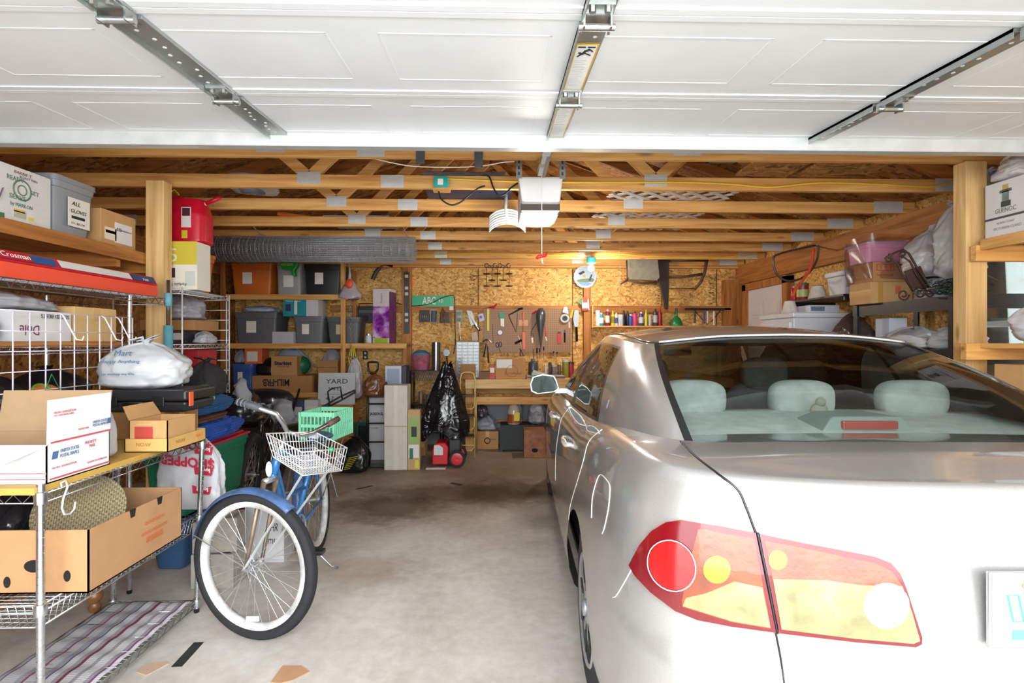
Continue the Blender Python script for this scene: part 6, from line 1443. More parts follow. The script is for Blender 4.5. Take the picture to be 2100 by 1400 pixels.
for i, (px, yt, c, cp, sh2, r) in enumerate(((1119, 745, '#c3c8cc', '#dde2e6', 'bottle', .018), (1128, 738, '#3a3432', '#c9c038', 'can', .022), (1136, 748, '#7d6d70', '#b9b3ae', 'tub', .035), (1147, 744, '#5a4f4b', '#d8d2c8', 'can', .025), (1160, 737, '#8a8b2f', '#c3c6c4', 'tub', .045), (1171, 742, '#97203f', '#2a2a2c', 'tub', .04))):
    bottle('bench_bottle', ('clear little bottle on the bench by the wing mirror', 'dark can with yellow cap among the bench clutter', 'squat mauve pot among the bench clutter', 'brown can right of the mauve pot on the bench', 'olive tub with pale lid on the bench near the car window', 'dark red tub on the bench beside the olive one')[i], XX(px, 7.08), 7.08, zb+.001, r, ZZ(yt, 7.08)-zb, c, cp, shape=sh2)
# things under the bench
b = cbox('fragile_carton', 'kraft carton with a round black mark on the floor under the bench', XX(977, 6.95), XX(1022, 6.95), 6.95, 7.25, 0, ZZ(884, 6.95), CARD); MB().torus((.0, -.1515, .11), .035, .006, (0,1,0), 28, 5).build('round_mark', INK, b.r); b.text('F', 'FRAGILE', .62, .52, .018, INK, w=.08)
zz1 = ZZ(884, 6.95)+.002
bag('plastic_bag', 'bluish white plastic bag on the kraft carton under the bench', (XX(998, 7.0), 7.08, zz1), (.27, .2, .17), 101, '#b3bac6', .35); 
bag('plastic_bag', 'dark grey plastic bag on the upper lower-rail behind the stool', (XX(988, 7.05), 7.10, zz1+.19), (.18, .16, .18), 102, '#4b4650', .3) if False else bag('plastic_bag', 'dark plastic bag perched on the bluish white bag under the bench', (XX(988, 7.05), 7.08, zz1+.165), (.17, .15, .17), 102, '#4b4650', .3)
bn = thing('black_bench', 'low black bench under the workbench carrying a jug', 'bench', (0,0,0)); x0, x1 = XX(1026, 6.75), XX(1106, 6.75); zbn = ZZ(872, 6.75)
MB().box(x0, x1, 6.75, 7.08, zbn-.025, zbn).build('top', mt('#26302d', .6), bn, bevel=.003); MB().box(x0, x1, 6.76, 6.78, .03, zbn-.025).build('front_board', mt('#26302d', .6), bn)
for x in (x0, x1-.03): MB().box(x, x+.03, 6.78, 7.06, 0, zbn-.025).build('side', mt('#26302d', .6), bn)
jg = bottle('jug', 'clear jug of amber liquid with yellow label on the low black bench', XX(1054, 6.85), 6.88, zbn+.001, .082, ZZ(820, 6.85)-zbn, '#b9b1a2', '#cfcfd0', shape='jug', rr=.15); MB().lathe([(.0835, .015), (.0835, .13)], (0,0,0), 28).build('amber_liquid', mt('#a8532c', .15), jg, smooth=True); MB().box(.0, .07, -.088, -.082, .05, .155).build('yellow_label', mt('#d6c62a', .5), jg)
bottle('jug', 'second clear jug just behind the amber one', XX(1062, 7.0), 7.0, zbn+.001, .05, ZZ(818, 7.0)-zbn, '#b5b6b8', '#d8d8d8', shape='jug')
pbag('pale grey plastic sack on the low bench beside the car', 1084, 1122, 820, 6.80, .22, zbn+.001, 104, '#a9aab4', lump=.3)
pb = cbox('plywood_box', 'reddish plywood box with a round hole on the floor beside the car', XX(1074, 6.5), XX(1118, 6.5), 6.42, 6.70, 0, ZZ(880, 6.5), mt('#9c5f33', .5, kind='rust'), tape=None); MB().lathe([(.032, 0), (.032, .003)], (0,0,0), 24, Matrix.Translation((.0, -.1405, .09)) @ Matrix.Rotation(PI/2, 4, 'X') @ Matrix.Diagonal((1.2, .8, 1, 1))).build('round_hole', HO, pb.r)
# floor tape marks and scraps
for (x, y), (x2, y2), w, lab in (((XX(730, 5.1), PZ(730, 1003, 0).y), (PZ(764, 996, 0).x, PZ(764, 996, 0).y), .03, 'thin black tape strip on the floor near the oil stain'), ((PZ(925, 990, 0).x, PZ(925, 990, 0).y), (PZ(946, 995, 0).x, PZ(946, 995, 0).y), .05, 'short black tape strip on the floor beyond the brown stains'), ((PZ(362, 1367, 0).x, PZ(362, 1367, 0).y), (PZ(408, 1317, 0).x, PZ(408, 1317, 0).y), .045, 'dark tape strip on the floor in front of the bicycle')):
    o = MB().beam((x, y, .001), (x2, y2, .001), w, .0015).build('floor_tape', mt('#2c2c2c', .7, kind='rust'), None); tag(o, lab, 'tape', 'floor tape strips')
for c, pts, lab in (('#b98f6a', [(555,1400),(580,1366),(618,1366),(635,1378),(600,1396),(575,1402)], 'torn scrap of brown cardboard on the floor at the bottom edge'), ('#c9ab92', [(278,1378),(300,1362),(345,1357),(345,1362),(312,1380),(300,1386)], 'small torn cardboard scrap on the floor beside the tape strip')):
    p = [PZ(a, b_, 0) for a, b_ in pts]; n = len(p); q = MB(); q.add([(v.x, v.y, .001) for v in p]+[(v.x, v.y, .004) for v in p], [tuple(range(n)), tuple(range(n, 2*n))]+[(i, (i+1) % n, (i+1) % n+n, i+n) for i in range(n)]); tag(q.build('cardboard_scrap', mt(c, .8, kind='card'), None), lab, 'scrap')
# ------------------------------------------------------------------ bicycles
def bicycle(name, label, RH, FH, crown, stem, bb, saddle, head, rim, frame, fwd, R=.345, fender=True):
    r = thing(name, label, 'bicycle', ((RH[0]+FH[0])/2, (RH[1]+FH[1])/2, 0)); O = Vector(r.location)
    L = lambda p: Vector(p)-O
    FR = mt(frame, .3, coat=.6); RIMM = mt(rim, .45, kind='rust' if rim != '#222226' else 'plain'); ST = mt('#c9ccd0', .3, .8, 'metal')
    def wheel(c, ax, name='wheel'):
        w = bpy.data.objects.new(name, None); COL.objects.link(w); w.parent = r; w.location = L(c); ax = Vector(ax).normalized(); x = Vector((0,0,1)).cross(ax).normalized(); y = ax.cross(x)
        Rt = R-.027; P_ = lambda a, rad, h=0: (x*math.cos(a)+y*math.sin(a))*rad+ax*h
        MB().tube([P_(2*PI*k/64, Rt) for k in range(64)], .027, 12, closed=True).build('tyre', mt('#1f1f23', .8, kind='cloth'), w, smooth='all')
        q = MB()
        for hgt in (-.012, 0, .012): q.tube([P_(2*PI*k/64, Rt+math.sqrt(.0272**2-hgt**2), hgt) for k in range(64)], .0022, 4, closed=True)
        q.build('tread', mt('#1b1b1e', .9), w, smooth='all')
        q = MB(); n = 64; prof = [(Rt-.018, -.019), (Rt-.045, -.017), (Rt-.048, 0), (Rt-.045, .017), (Rt-.018, .019)]
        vs = [P_(2*PI*k/n, a, b) for a, b in prof for k in range(n)]; q.add(vs, [(j*n+k, j*n+(k+1) % n, (j+1)*n+(k+1) % n, (j+1)*n+k) for j in range(4) for k in range(n)]); q.build('rim', RIMM, w, smooth='all')
        MB().tube([ax*-.045, ax*-.03, ax*-.028, ax*.028, ax*.03, ax*.045], [.02, .02, .012, .012, .02, .02], 12).build('hub', ST, w, smooth=True); MB().tube([ax*-.07, ax*.07], .005, 8).build('axle', ST, w)
        for k in range(36):
            a = 2*PI*k/36; sgn = 1 if k % 2 else -1; off = .45*(1 if (k//2) % 2 else -1)
            MB().tube([P_(a+off*3, .018, sgn*.03), P_(a, Rt-.046, 0)], .0011, 4).build('spoke', ST, w)
        return w, x, y, ax, Rt
    fh = Vector(fwd).normalized(); fax = Vector((-fh.y, fh.x, 0)); rd = (Vector(RH)-Vector(FH)); rd.z = 0; rd.normalize(); rax = Vector((rd.y, -rd.x, .10))
    w1 = wheel(FH, fax); w2 = wheel(RH, rax)
    T = lambda pts, rad, nm, m, par=r, n=10: MB().tube([L(p) for p in pts], rad, n).build(nm, m, par, smooth='all')
    cr_, st_, b_, sd_, hd = map(Vector, (crown, stem, bb, saddle, head)); lower = cr_+(st_-cr_)*.12; upper = cr_+(st_-cr_)*.62; axd = (st_-cr_).normalized()
    T([lower, upper], .021, 'head_tube', FR, n=14)
    mid = (upper+sd_)/2+Vector((0,0,-.10)); seatlow = sd_+(b_-sd_)*.25
    T([upper, (upper+seatlow)/2+Vector((0,0,-.015)), seatlow], .014, 'top_tube', FR); T([lower, (lower+b_)/2+Vector((0,0,-.03)), b_], .016, 'down_tube', FR); T([sd_+(b_-sd_)*.15, b_], .015, 'seat_tube', FR); T([sd_, seatlow], .012, 'seat_post', ST)
    if frame != '#202024': T([lower+axd*.05, (lower+b_)/2+Vector((0,0,.04)), seatlow+(b_-seatlow)*.35], .012, 'lower_top_tube', FR)
    for s in (-1, 1):
        o = rax.normalized()*.055*s; T([seatlow+o*.3, Vector(RH)+o], .008, 'seat_stay', FR); T([b_+o*.4, Vector(RH)+o], .009, 'chain_stay', FR)
        f = fax*.052*s; T([cr_+f*.75, cr_+f+(Vector(FH)-cr_)*.35, Vector(FH)+f], [.013, .012, .008], 'fork_leg', mt('#8f7c6a', .4, .6, 'rust') if frame != '#202024' else FR)
    T([cr_+fax*-.045, cr_+fax*.045], .015, 'fork_crown', ST)
    T([cr_+axd*.10, st_], .012, 'stem', ST)
    # crank and pedals
    cx = rax.normalized(); q = MB(); n = 40; q.torus(b_-O+cx*.045, .085, .006, cx, 36, 6)
    for k in range(5): a = 2*PI*k/5; x = cx.orthogonal().normalized(); y = cx.cross(x); q.tube([b_-O+cx*.045, b_-O+cx*.045+(x*math.cos(a)+y*math.sin(a))*.085], .005, 6)
    q.build('chainring', ST, r, smooth='all')
    for s in (-1, 1):
        e = b_+cx*.06*s+Vector((0, .03, -.15*s)); T([b_+cx*.06*s, e], .009, 'crank', ST); pd = MB().box(-.045, .045, -.032, .032, -.012, .012).build('pedal', BLK, r, bevel=.003); pd.location = L(e+cx*.06*s)
    if fender:
        for (c, ax, x, y, a0, a1, hub) in ((FH, fax, w1[1], w1[2], 14, 128, 0), (RH, w2[3], w2[1], w2[2], 20, 200, 1)):
            q = MB(); n = 40; vs = []; rings = 7
            for k in range(n+1):
                a = math.radians(a0+(a1-a0)*k/n)
                for j in range(rings):
                    t = -1+2*j/(rings-1); rad = R+.018-.022*t*t; h = .036*t
                    vs.append(L(c)+(x*math.cos(a)+y*math.sin(a))*rad+ax*h)
            q.add(vs, [(k*rings+j, k*rings+j+1, (k+1)*rings+j+1, (k+1)*rings+j) for k in range(n) for j in range(rings-1)]); q.build('mudguard', mt('#43628f', .35, kind='rust', coat=.3), r, smooth='all', solid=.0015)
            for s in (-1, 1):
                a = math.radians(a1-8 if hub else a0+6); MB().tube([L(c)+ax*.045*s, L(c)+(x*math.cos(a)+y*math.sin(a))*(R+.005)+ax*.034*s], .003, 6).build('mudguard_stay', ST, r)
    # sprung saddle
    q = MB()
    def sf(u, v):
        a = 2*PI*u; t = v; yy = (t-.5)*.27; w = .03+.085*max(0, t-.1)**.8; w *= math.sin(PI*min(1, max(.03, t*.96+.02)))**.35
        return (w*math.cos(a), yy, .03*math.sin(a)*(1 if math.sin(a) > 0 else .6)*math.sin(PI*min(1, max(.03, t)))**.4)
    q.grid(sf, 24, 18, closed_u=True); s_ = q.build('saddle', mt('#27496a', .45), r, smooth='all'); s_.location = L(sd_)+Vector((0,0,.03)); s_.rotation_euler = (0, .1, math.atan2(-rd.x, rd.y))
    MB().sphere((0, -.06, .012), .042, sc=(.8, 1.5, .6)).build('saddle_panel', mt('#c3cdd2', .5), s_, smooth='all')
    for s in (-1, 1): MB().tube([(.03*s+.012*math.cos(k*1.2), .06+.012*math.sin(k*1.2), -.07+k*.0032) for k in range(20)], .003, 5).build('spring', ST, s_, smooth='all')
    return r, L, T, w1, w2
FWD = (.95, -.31, 0)
bk1, L, T, w1, w2 = bicycle('bicycle', 'blue cruiser bicycle with whitewall rims, wire basket and mint crate, beside the rack', (-1.235, 3.60, .345), (-1.15, 2.54, .352), (-1.115, 2.64, .725), (-1.07, 2.73, .945), (-1.20, 3.16, .29), (-1.085, 3.22, .80), None or (0,0,0), '#ece6d6', '#2272b4', FWD)
ST = mt('#c9ccd0', .22, .9, 'metal'); f_ = Vector(FWD).normalized(); s_ = Vector((.31, .95, 0)).normalized()
stp = Vector((-1.07, 2.73, .945))
g0, g1 = Vector((-1.27, 2.60, 1.118)), Vector((-.905, 3.02, .985))
T([P(488, 823, 2.62), P(535, 838, 2.60), P(566, 848, 2.62), P(581, 868, 2.66), P(590, 890, 2.71), stp], .0125, 'handlebar', ST, n=12); T([stp, P(615, 893, 2.78), P(640, 888, 2.86), P(676, 868, 2.98)], .0115, 'handlebar', ST, n=12)
gp1 = T([P(487, 822, 2.62), P(534, 837, 2.60)], .0175, 'grip', mt('#4c4e52', .6)); q = MB()
for k in range(6): p = P(491+k*7.5, 823.5+k*2.3, 2.615); q.torus(L(p), .0178, .003, (P(534, 837, 2.60)-P(487, 822, 2.62)), 14, 5)
q.build('grip_rings', mt('#7b7e82', .5), gp1, smooth='all'); T([P(672, 871, 2.97), P(694, 858, 3.04)], .016, 'grip', mt('#5b3f36', .6))
# head badge and wire basket
hb_ = L((-1.115, 2.645, .76)); q = MB(); q.sphere(hb_+Vector((-.0, -.022, .02)), .018, 14, 10, (.9, .4, 2.1)); q.build('head_badge', mt('#dfe4e4', .3), bk1, smooth='all')
RR = stp+f_*.03+Vector((0, 0, .0))
def bc(a, b, t):   # a: 0 near..1 far, b: 0 rear..1 front, t: 0 bottom..1 top
    wa = .36 if t > .5 else .31; d = .20 if t > .5 else .165
    return RR+s_*((a-.5)*wa)+f_*(b*d+(.02 if t < .5 else 0))+Vector((0, 0, (-.095 if t < .5 else .02)-.075*b-.05*(a)))
q = MB(); W_ = mt('#d9d8d6', .4, kind='gloss')
def mixp(a, b, t): lo = bc(a, b, 0); hi = bc(a, b, 1); return L(lo+(hi-lo)*t)
for t, rad in ((1, .0034), (.62, .0022), (.3, .0022), (0, .003)):
    q.tube([mixp(0, 0, t), mixp(1, 0, t), mixp(1, 1, t), mixp(0, 1, t)], rad, 6, closed=True)
for i in range(17):
    a = i/16; q.tube([mixp(a, 0, 1), mixp(a, 0, 0), mixp(a, 1, 0), mixp(a, 1, 1)], .0019, 5)
for i in range(1, 11):
    b = i/11; q.tube([mixp(0, b, 1), mixp(0, b, 0), mixp(1, b, 0), mixp(1, b, 1)], .0019, 5)
bsk = q.build('wire_basket', W_, bk1, smooth='all')
MB().sphere(L(bc(.62, 1, .55)), .012).build('green_reflector', mt('#1fae7c', .3), bsk, smooth='all')
for a in (.18, .82):
    p0 = bc(a, .8, 0); p1 = Vector((-1.15, 2.54, .352))+s_*(.062 if a > .5 else -.062); MB().beam(L(p0), L(p1), .014, .003, (f_.x, f_.y, 0)).build('basket_stay', mt('#cfd4d8', .4, .4, 'metal'), bk1)
T([(-1.21, 3.2, .28), (-1.02, 3.30, .02), (-.985, 3.31, .008)], .006, 'kickstand', ST)
MB().box(-.03, .03, -.002, .002, -.012, .012).build('spoke_reflector', WHITE, w1[0]).location = (-.0, -.01, -.25)
cr8 = thing('milk_crate', 'mint green plastic crate strapped behind the bicycle saddle', 'crate', (-1.135, 3.56, .775), math.radians(-8)); CG = mt('#86d6b0', .45); cw, cd, chh = .112, .14, .175
def side(nm, p0, p1):
    q = MB(); p0 = Vector(p0); p1 = Vector(p1); n = 9
    for z, h in ((.012, .024), (chh*.5, .02), (chh-.014, .028)): q.beam(p0+Vector((0,0,z)), p1+Vector((0,0,z)), .006, h)
    for i in range(n+1): p = p0+(p1-p0)*i/n; q.beam(p+Vector((0,0,0)), p+Vector((0,0,chh)), .010 if 0 < i < n else .016, .006, (p1-p0).normalized())
    q.build(nm, CG, cr8)
side('side_panel', (-cw, -cd, 0), (cw, -cd, 0)); side('side_panel', (-cw, cd, 0), (cw, cd, 0)); side('side_panel', (-cw, -cd, 0), (-cw, cd, 0)); side('side_panel', (cw, -cd, 0), (cw, cd, 0)); MB().box(-cw, cw, -cd, cd, 0, .008).build('base', CG, cr8)
q = MB()
for x in (-.05, .05): q.tube([L((-1.13+x, 3.30, .60)), L((-1.10+x, 3.42, .76)), L((-1.11+x, 3.72, .76))], .005, 6)
for x in (-.06, .06): q.tube([L((-1.11+x, 3.66, .76)), L((-1.235+x*.9, 3.60, .345))], .004, 6)
q.build('rear_carrier', ST, bk1, smooth='all')
# second, dark bicycle behind
bicycle('bicycle', 'dark bicycle standing behind the green tote and the blue bicycle', (-2.00, 4.35, .33), (-2.2, 5.38, .33), (-2.18, 5.26, .66), (-2.17, 5.18, .86), (-2.08, 4.78, .29), (-2.04, 4.62, .80), (0,0,0), '#222226', '#202024', (-.15, .98, 0), R=.33, fender=False)
# cinder blocks and papers behind the front wheel
for i in range(2):
    cb = thing('cinder_block', 'rough grey concrete block behind the bicycle front wheel, '+('bottom', 'top')[i]+' of two', 'concrete block', (-1.62, 3.14+.01*i, .2*i), .12*i); CBM = mt('#a9a299', .95, kind='cloth')
    q = MB(); q.box(-.12, .12, -.08, -.05, 0, .195).box(-.12, .12, .05, .08, 0, .195).box(-.12, -.09, -.05, .05, 0, .195).box(.09, .12, -.05, .05, 0, .195).box(-.015, .015, -.05, .05, 0, .195); q.build('block', CBM, cb, bevel=.006)
b = cbox('white_carton', 'white carton with scribbled writing behind the bicycle front wheel', -1.60, -1.36, 3.42, 3.6, 0, .40, mt('#c9c8c8', .6, kind='card'), tape=None); b.text('F', 'CHR', .55, .5, .05, INK, w=.07, shear=.3); b.text('F', 'smu', .5, .3, .05, INK, w=.08, shear=.3)
# ------------------------------------------------------------------ stroller, seats and clutter behind the bicycle
sr = thing('stroller', 'black stroller with grey cloth canopies behind the bicycle handlebar', 'stroller', (-2.60, 5.92, 0)); BF = mt('#1c1c20', .35)
for x in (-.26, .26):
    MB().tube([(x, -.35, .12), (x, .2, .58), (x, .42, .84)], .013, 8).build('frame_tube', BF, sr, smooth='all'); MB().tube([(x, .35, .12), (x, -.1, .55), (x, -.35, .62)], .012, 8).build('frame_tube', BF, sr, smooth='all')
    for y in (-.35, .35): MB().torus((x, y, .12), .10, .02, (1,0,0), 28, 8).build('wheel', TYRE, sr, smooth='all')
cushion('seat', 0, -.02, .58, .46, .5, .22, BF, sr); cushion('canopy', .0, .10, .745, .60, .42, .26, BF, sr, 2.4)
def drapecloth(name, label, pts, hexc, kind='cloth'):
    """hanging cloth given by four corners (top-left, top-right, bottom-right, bottom-left)"""
    a, b, c, d = [Vector(p) for p in pts]; q = MB(); n = (b-a).cross(d-a).normalized()
    def fn(u, v): p = a.lerp(b, u).lerp(d.lerp(c, u), v); return p+n*(.03*math.sin(u*7+v*2)*(.4+v)+.02*math.sin(v*9+u*3))+Vector((0,0,.04*math.sin(PI*u)*(1-v)))
    q.grid(fn, 24, 24); o = q.build(name, mt(hexc, .9, kind=kind), None, smooth='all', solid=.012); return tag(o, label, 'cloth')
drapecloth('grey_blanket', 'grey fleece blanket draped at the left of the stroller', (P(478, 790, 4.25), P(503, 782, 4.25), P(516, 825, 4.2), P(478, 832, 4.2)), '#8a8d90')
drapecloth('grey_blanket', 'grey fleece blanket hanging behind the bicycle handlebar', (P(545, 830, 5.2), P(598, 824, 5.2), P(604, 872, 5.1), P(560, 866, 5.1)), '#8a8d90')
cushion('x', 0, 0, 0, .1, .1, .1, BF) and None
bpy.data.objects.remove(bpy.data.objects['x'])
bag('black_bundle', 'black shiny bundle just beyond the blue tarpaulin', (-2.12, 4.35, .74), (.42, .36, .30), 112, '#1a1a1e', .25, knot=False, kind='gloss', lump=.25, cat='bundle')
bag('black_bundle', 'black dull bundle between the dark bicycle and the shelving', (-2.78, 4.85, 0), (.6, .6, .80), 113, '#1d1c20', .6, knot=False, kind='cloth', lump=.3, cat='bundle')
o = MB().box(0, .14, -.01, .01, 0, .05).build('yellow_tag', mt('#d9d02e', .5), None); o.location = P(430, 795, 4.3); tag(o, 'yellow tag with black letters on the clutter beside the wire shelving', 'tag'); text(o, 'NOX', .03, (.02, -.011, .01), (1,0,0), (0,0,1), INK, w=.09)
bpy.data.objects.remove(o.children[0]); bpy.data.objects.remove(o)
gr = thing('charcoal_grill', 'round black kettle grill with lid behind the mint crate', 'grill', (-1.70, 4.75, -.0)); MB().lathe([(.0001, .40), (.15, .41), (.24, .50), (.26, .58)], (0,0,0), 36).build('bowl', mt('#18191c', .2, coat=1), gr, smooth=True); MB().lathe([(.262, .58), (.25, .62), (.16, .68), (.03, .70), (.0001, .701)], (0,0,0), 36).build('lid', mt('#16211f', .18, coat=1), gr, smooth=True)
for k in range(3): a = 2*PI*k/3+.5; MB().tube([(.16*math.cos(a), .16*math.sin(a), .43), (.27*math.cos(a), .27*math.sin(a), 0)], .010, 8).build('leg', ST, gr)
MB().tube([(-.04, 0, .70), (-.035, 0, .725), (.035, 0, .725), (.04, 0, .70)], .007, 6).build('handle', BLK, gr, smooth='all')
fr = thing('folded_frame', 'black folded metal frame leaning over the mint crate towards the yard sale sign', 'frame', (0,0,0)); q = MB()
for d in (0, 14): MB().tube([P(655-d*.2, 838+d*.4, 4.9), P(700, 812+d*.6, 5.2), P(728, 800+d*.3, 5.5), P(727, 803+d*.3, 5.5)], .010, 8).build('tube', BF, fr, smooth='all')
MB().tube([P(676, 828, 5.0), P(672, 803, 5.0), P(680, 797, 5.0), P(698, 793, 5.0), P(702, 818, 5.05)], .008, 8).build('tube', BF, fr, smooth='all'); MB().tube([P(676, 828, 5.0), P(668, 880, 5.0), PZ(660, 975, 0)], .010, 8).build('leg', BF, fr, smooth='all')
# ------------------------------------------------------------------ things on and under the trusses
op = thing('door_opener', 'white garage door opener motor hanging under the trusses', 'door opener', (.257, 3.42, 2.17))
OW = mt('#e6e7e8', .4)
MB().box(-.125, .125, -.10, .22, .03, .22).build('housing', mt('#d3d5d6', .4, .3), op, bevel=.01); 
MB().add([(-.138, -.17, .235), (.138, -.17, .235), (.115, -.20, .075), (-.115, -.20, .075), (-.135, -.09, .245), (.135, -.09, .245), (.125, -.09, .07), (-.125, -.09, .07)], [(0,3,2,1), (0,1,5,4), (1,2,6,5), (2,3,7,6), (3,0,4,7), (4,5,6,7)]).build('light_cover', OW, op, bevel=.012)
MB().box(-.12, .12, -.15, -.09, .02, .075).build('dark_grille', mt('#3a2f28', .5), op); q = MB(); q.prism([(-.12, .03), (-.09, .006), (0, 0), (.09, .006), (.12, .03)], -.17, .18); q.build('bottom_lens', emit('#f4efe6', .9), op, bevel=.006)  # bottom lens given a faint glow although the opener lamp is off
rl = thing('opener_rail', 'steel trolley rail running from the door to the opener', 'rail', (0,0,0)); MB().box(.235, .262, 2.60, 3.21, 2.395, 2.43).build('rail', GALV, rl, bevel=.003); MB().box(.262, .285, 2.62, 3.3, 2.40, 2.405).build('rail_flange', mt('#7a6a58', .4, .6, 'metal'), rl); MB().box(.225, .272, 2.62, 2.80, 2.37, 2.40).build('trolley', mt('#d6d6d4', .4), rl, bevel=.004); MB().tube([(.25, 3.0, 2.415), (.25, 3.2, 2.43)], .025, 10).build('bolt_head', mt('#b08a58', .4, .6, 'metal'), rl)
for k, x in enumerate((.125, .39)):
    o = MB().box(x-.018, x+.018, 3.24, 3.243, 2.39, 2.62).box(x+.015, x+.018, 3.243, 3.27, 2.39, 2.62).build('hanger_strap', GALV, None); tag(o, 'perforated steel strap at the '+('left', 'right')[k]+' of the door opener', 'strap', 'perforated straps'); q = MB()
    for i in range(6): q.box(x-.007, x+.005, 3.2385, 3.24, 2.41+i*.035, 2.43+i*.035)
    q.build('slots', mt('#3c3c3e', .8), o)
cd = thing('release_cord', 'white pull cord with red handle hanging from the opener', 'pull cord', (.25, 3.08, 0)); MB().tube([(0, 0, 2.40), (0, 0, 1.90)], .0028, 6).build('cord', WHITE, cd, smooth='all'); MB().tube([(-.03, 0, 1.878), (-.02, 0, 1.89), (0, 0, 1.893), (.022, 0, 1.898), (.028, 0, 1.912)], [.008, .01, .011, .010, .006], 10).build('red_handle', mt('#e01f24', .35), cd, smooth='all'); MB().tube([(0, 0, 1.885), (.003, 0, 1.86), (.008, 0, 1.85)], .004, 6).build('knot', WHITE, cd, smooth='all')
bl = thing('ceiling_bulb', 'lit bare bulb in a teal holder under the trusses by the back wall', 'light bulb', (BULB[0], 6.60, 0)); MB().lathe([(.035, 2.36), (.055, 2.375), (.058, 2.435), (.05, 2.44)], (0,0,0), 20).build('bulb_holder', mt('#1a8f9c', .4), bl, smooth=True); MB().lathe([(.022, 2.365), (.024, 2.345)], (0,0,0), 16).build('socket', WHITE, bl, smooth=True); MB().sphere((0, 0, 2.31), .040, 20, 14).build('bulb_glass', emit('#ffe9b8', 9), bl, smooth='all')
bpy.data.objects['bulb_light'].location = (BULB[0], 6.53, 2.255)
def cord(name, label, pts, rad, m, Y=None, cat='cable'):
    o = MB().tube(catmull([tuple(p) for p in pts], 6), rad, 6).build(name, m, None, smooth='all'); return tag(o, label, cat)
YEL = mt('#e6bf3c', .5); YY = 3.632
cord('yellow_cable', 'yellow cable running along the second truss to the right post', [P(x, y, YY) for x, y in ((905, 366), (1060, 372), (1250, 374), (1400, 374), (1500, 378), (1580, 384), (1680, 375), (1800, 378), (1900, 383), (1940, 376), (1960, 367))], .0075, YEL)
cord('yellow_cable', 'yellow cable sagging along the truss by the bulb', [P(x, y, 6.665) for x, y in ((850, 523), (1000, 519), (1150, 523), (1245, 519), (1330, 525), (1450, 528), (1520, 525), (1570, 520))], .009, YEL)
cord('white_wire', 'thin white wire looping under the first truss to the opener strap', [P(x, y, 3.1) for x, y in ((755, 322), (800, 333), (850, 341), (930, 343), (990, 340), (1030, 333), (1055, 331))], .003, WHITE)
cord('white_wire', 'thin white wire drooping below the door edge at left', [P(x, y, 3.02) for x, y in ((270, 281), (300, 292), (340, 297), (365, 292), (382, 284))], .003, WHITE)
cord('black_cable', 'black power cable hanging from the teal outlet box up to the opener', [P(x, y, 3.6) for x, y in ((899, 388), (905, 408), (925, 420), (945, 414), (965, 398), (985, 384))]+[P(1010, 378, 3.75)], .006, BLK)
cord('black_cable', 'black power cable looping left of the opener', [P(x, y, 3.6) for x, y in ((990, 358), (1003, 362), (1012, 385), (1022, 400), (1035, 398), (1048, 385), (1062, 375))], .006, BLK)
ox = thing('outlet_box', 'teal outlet box on a wooden tab fixed to the second truss', 'outlet box', P(905, 376, 3.59)); MB().box(-.047, .047, -.03, .045, -.035, .04).build('box', mt('#1ba79f', .4), ox, bevel=.004); MB().box(-.02, .015, -.033, -.03, -.018, .022).build('socket_face', WHITE, ox); MB().box(-.055, .058, -.03, .045, -.05, -.036).build('wood_tab', PINE['X'], ox)
# plastic snow shovel hung through the trusses
ss = thing('snow_scoop', 'pale grey ribbed snow scoop hanging by its handle left of the opener', 'snow scoop', (P(1040, 430, 4.1).x, 4.10, 2.30)); q = MB(); q.grid(lambda u, v: (.155*math.sin((u-.5)*2.2)*(1-.12*v*0), -.06+.05*(1-v), .115*math.cos((u-.5)*2.2)-.13*v+.006*math.sin(v*40)), 30, 40); q.build('scoop', mt('#c3c9c6', .45), ss, smooth='all', solid=.005); MB().tube([(0, -.04, .02), (-.012, .0, .12), (-.005, .02, .27)], .014, 8).build('shaft', mt('#b9bfbc', .4), ss, smooth='all')
# roll of wire fencing
wr = thing('wire_roll', 'long grey roll of welded wire fencing hung under the trusses at left', 'wire roll', (0, 5.19, 2.288)); xa, xb = XX(420, 5.19), XX(852, 5.19); WG = mt('#a9acb1', .45, .4, 'metal')
for R_, nl, nr, ph in ((.122, 34, 27, 0), (.108, 32, 26, .4), (.094, 30, 25, .9), (.075, 26, 20, .2)):
    q = MB()
    for k in range(nl): a = 2*PI*k/nl+ph; q.tube([(xa, R_*math.cos(a), R_*math.sin(a)), (xb, R_*math.cos(a+.08), R_*math.sin(a+.08))], .0022, 4)
    for k in range(nr): x = xa+(xb-xa)*(k+.1+ph*.3)/nr; q.tube([(x, R_*math.cos(t), R_*math.sin(t)) for t in [2*PI*i/28 for i in range(28)]], .0026, 4, closed=True)
    q.build('wire_layer', WG, wr, smooth='all')
for k, px in enumerate((541, 836)):
    x = XX(px, 5.15); MB().tube([(x, -.28, .25), (x, -.26, .16), (x, -.12, .12), (x, 0, .128), (x+.01, .125, .0)], .005, 6).build('hanging_hook', mt('#c9cbd0', .3, .8, 'metal'), wr, smooth='all')
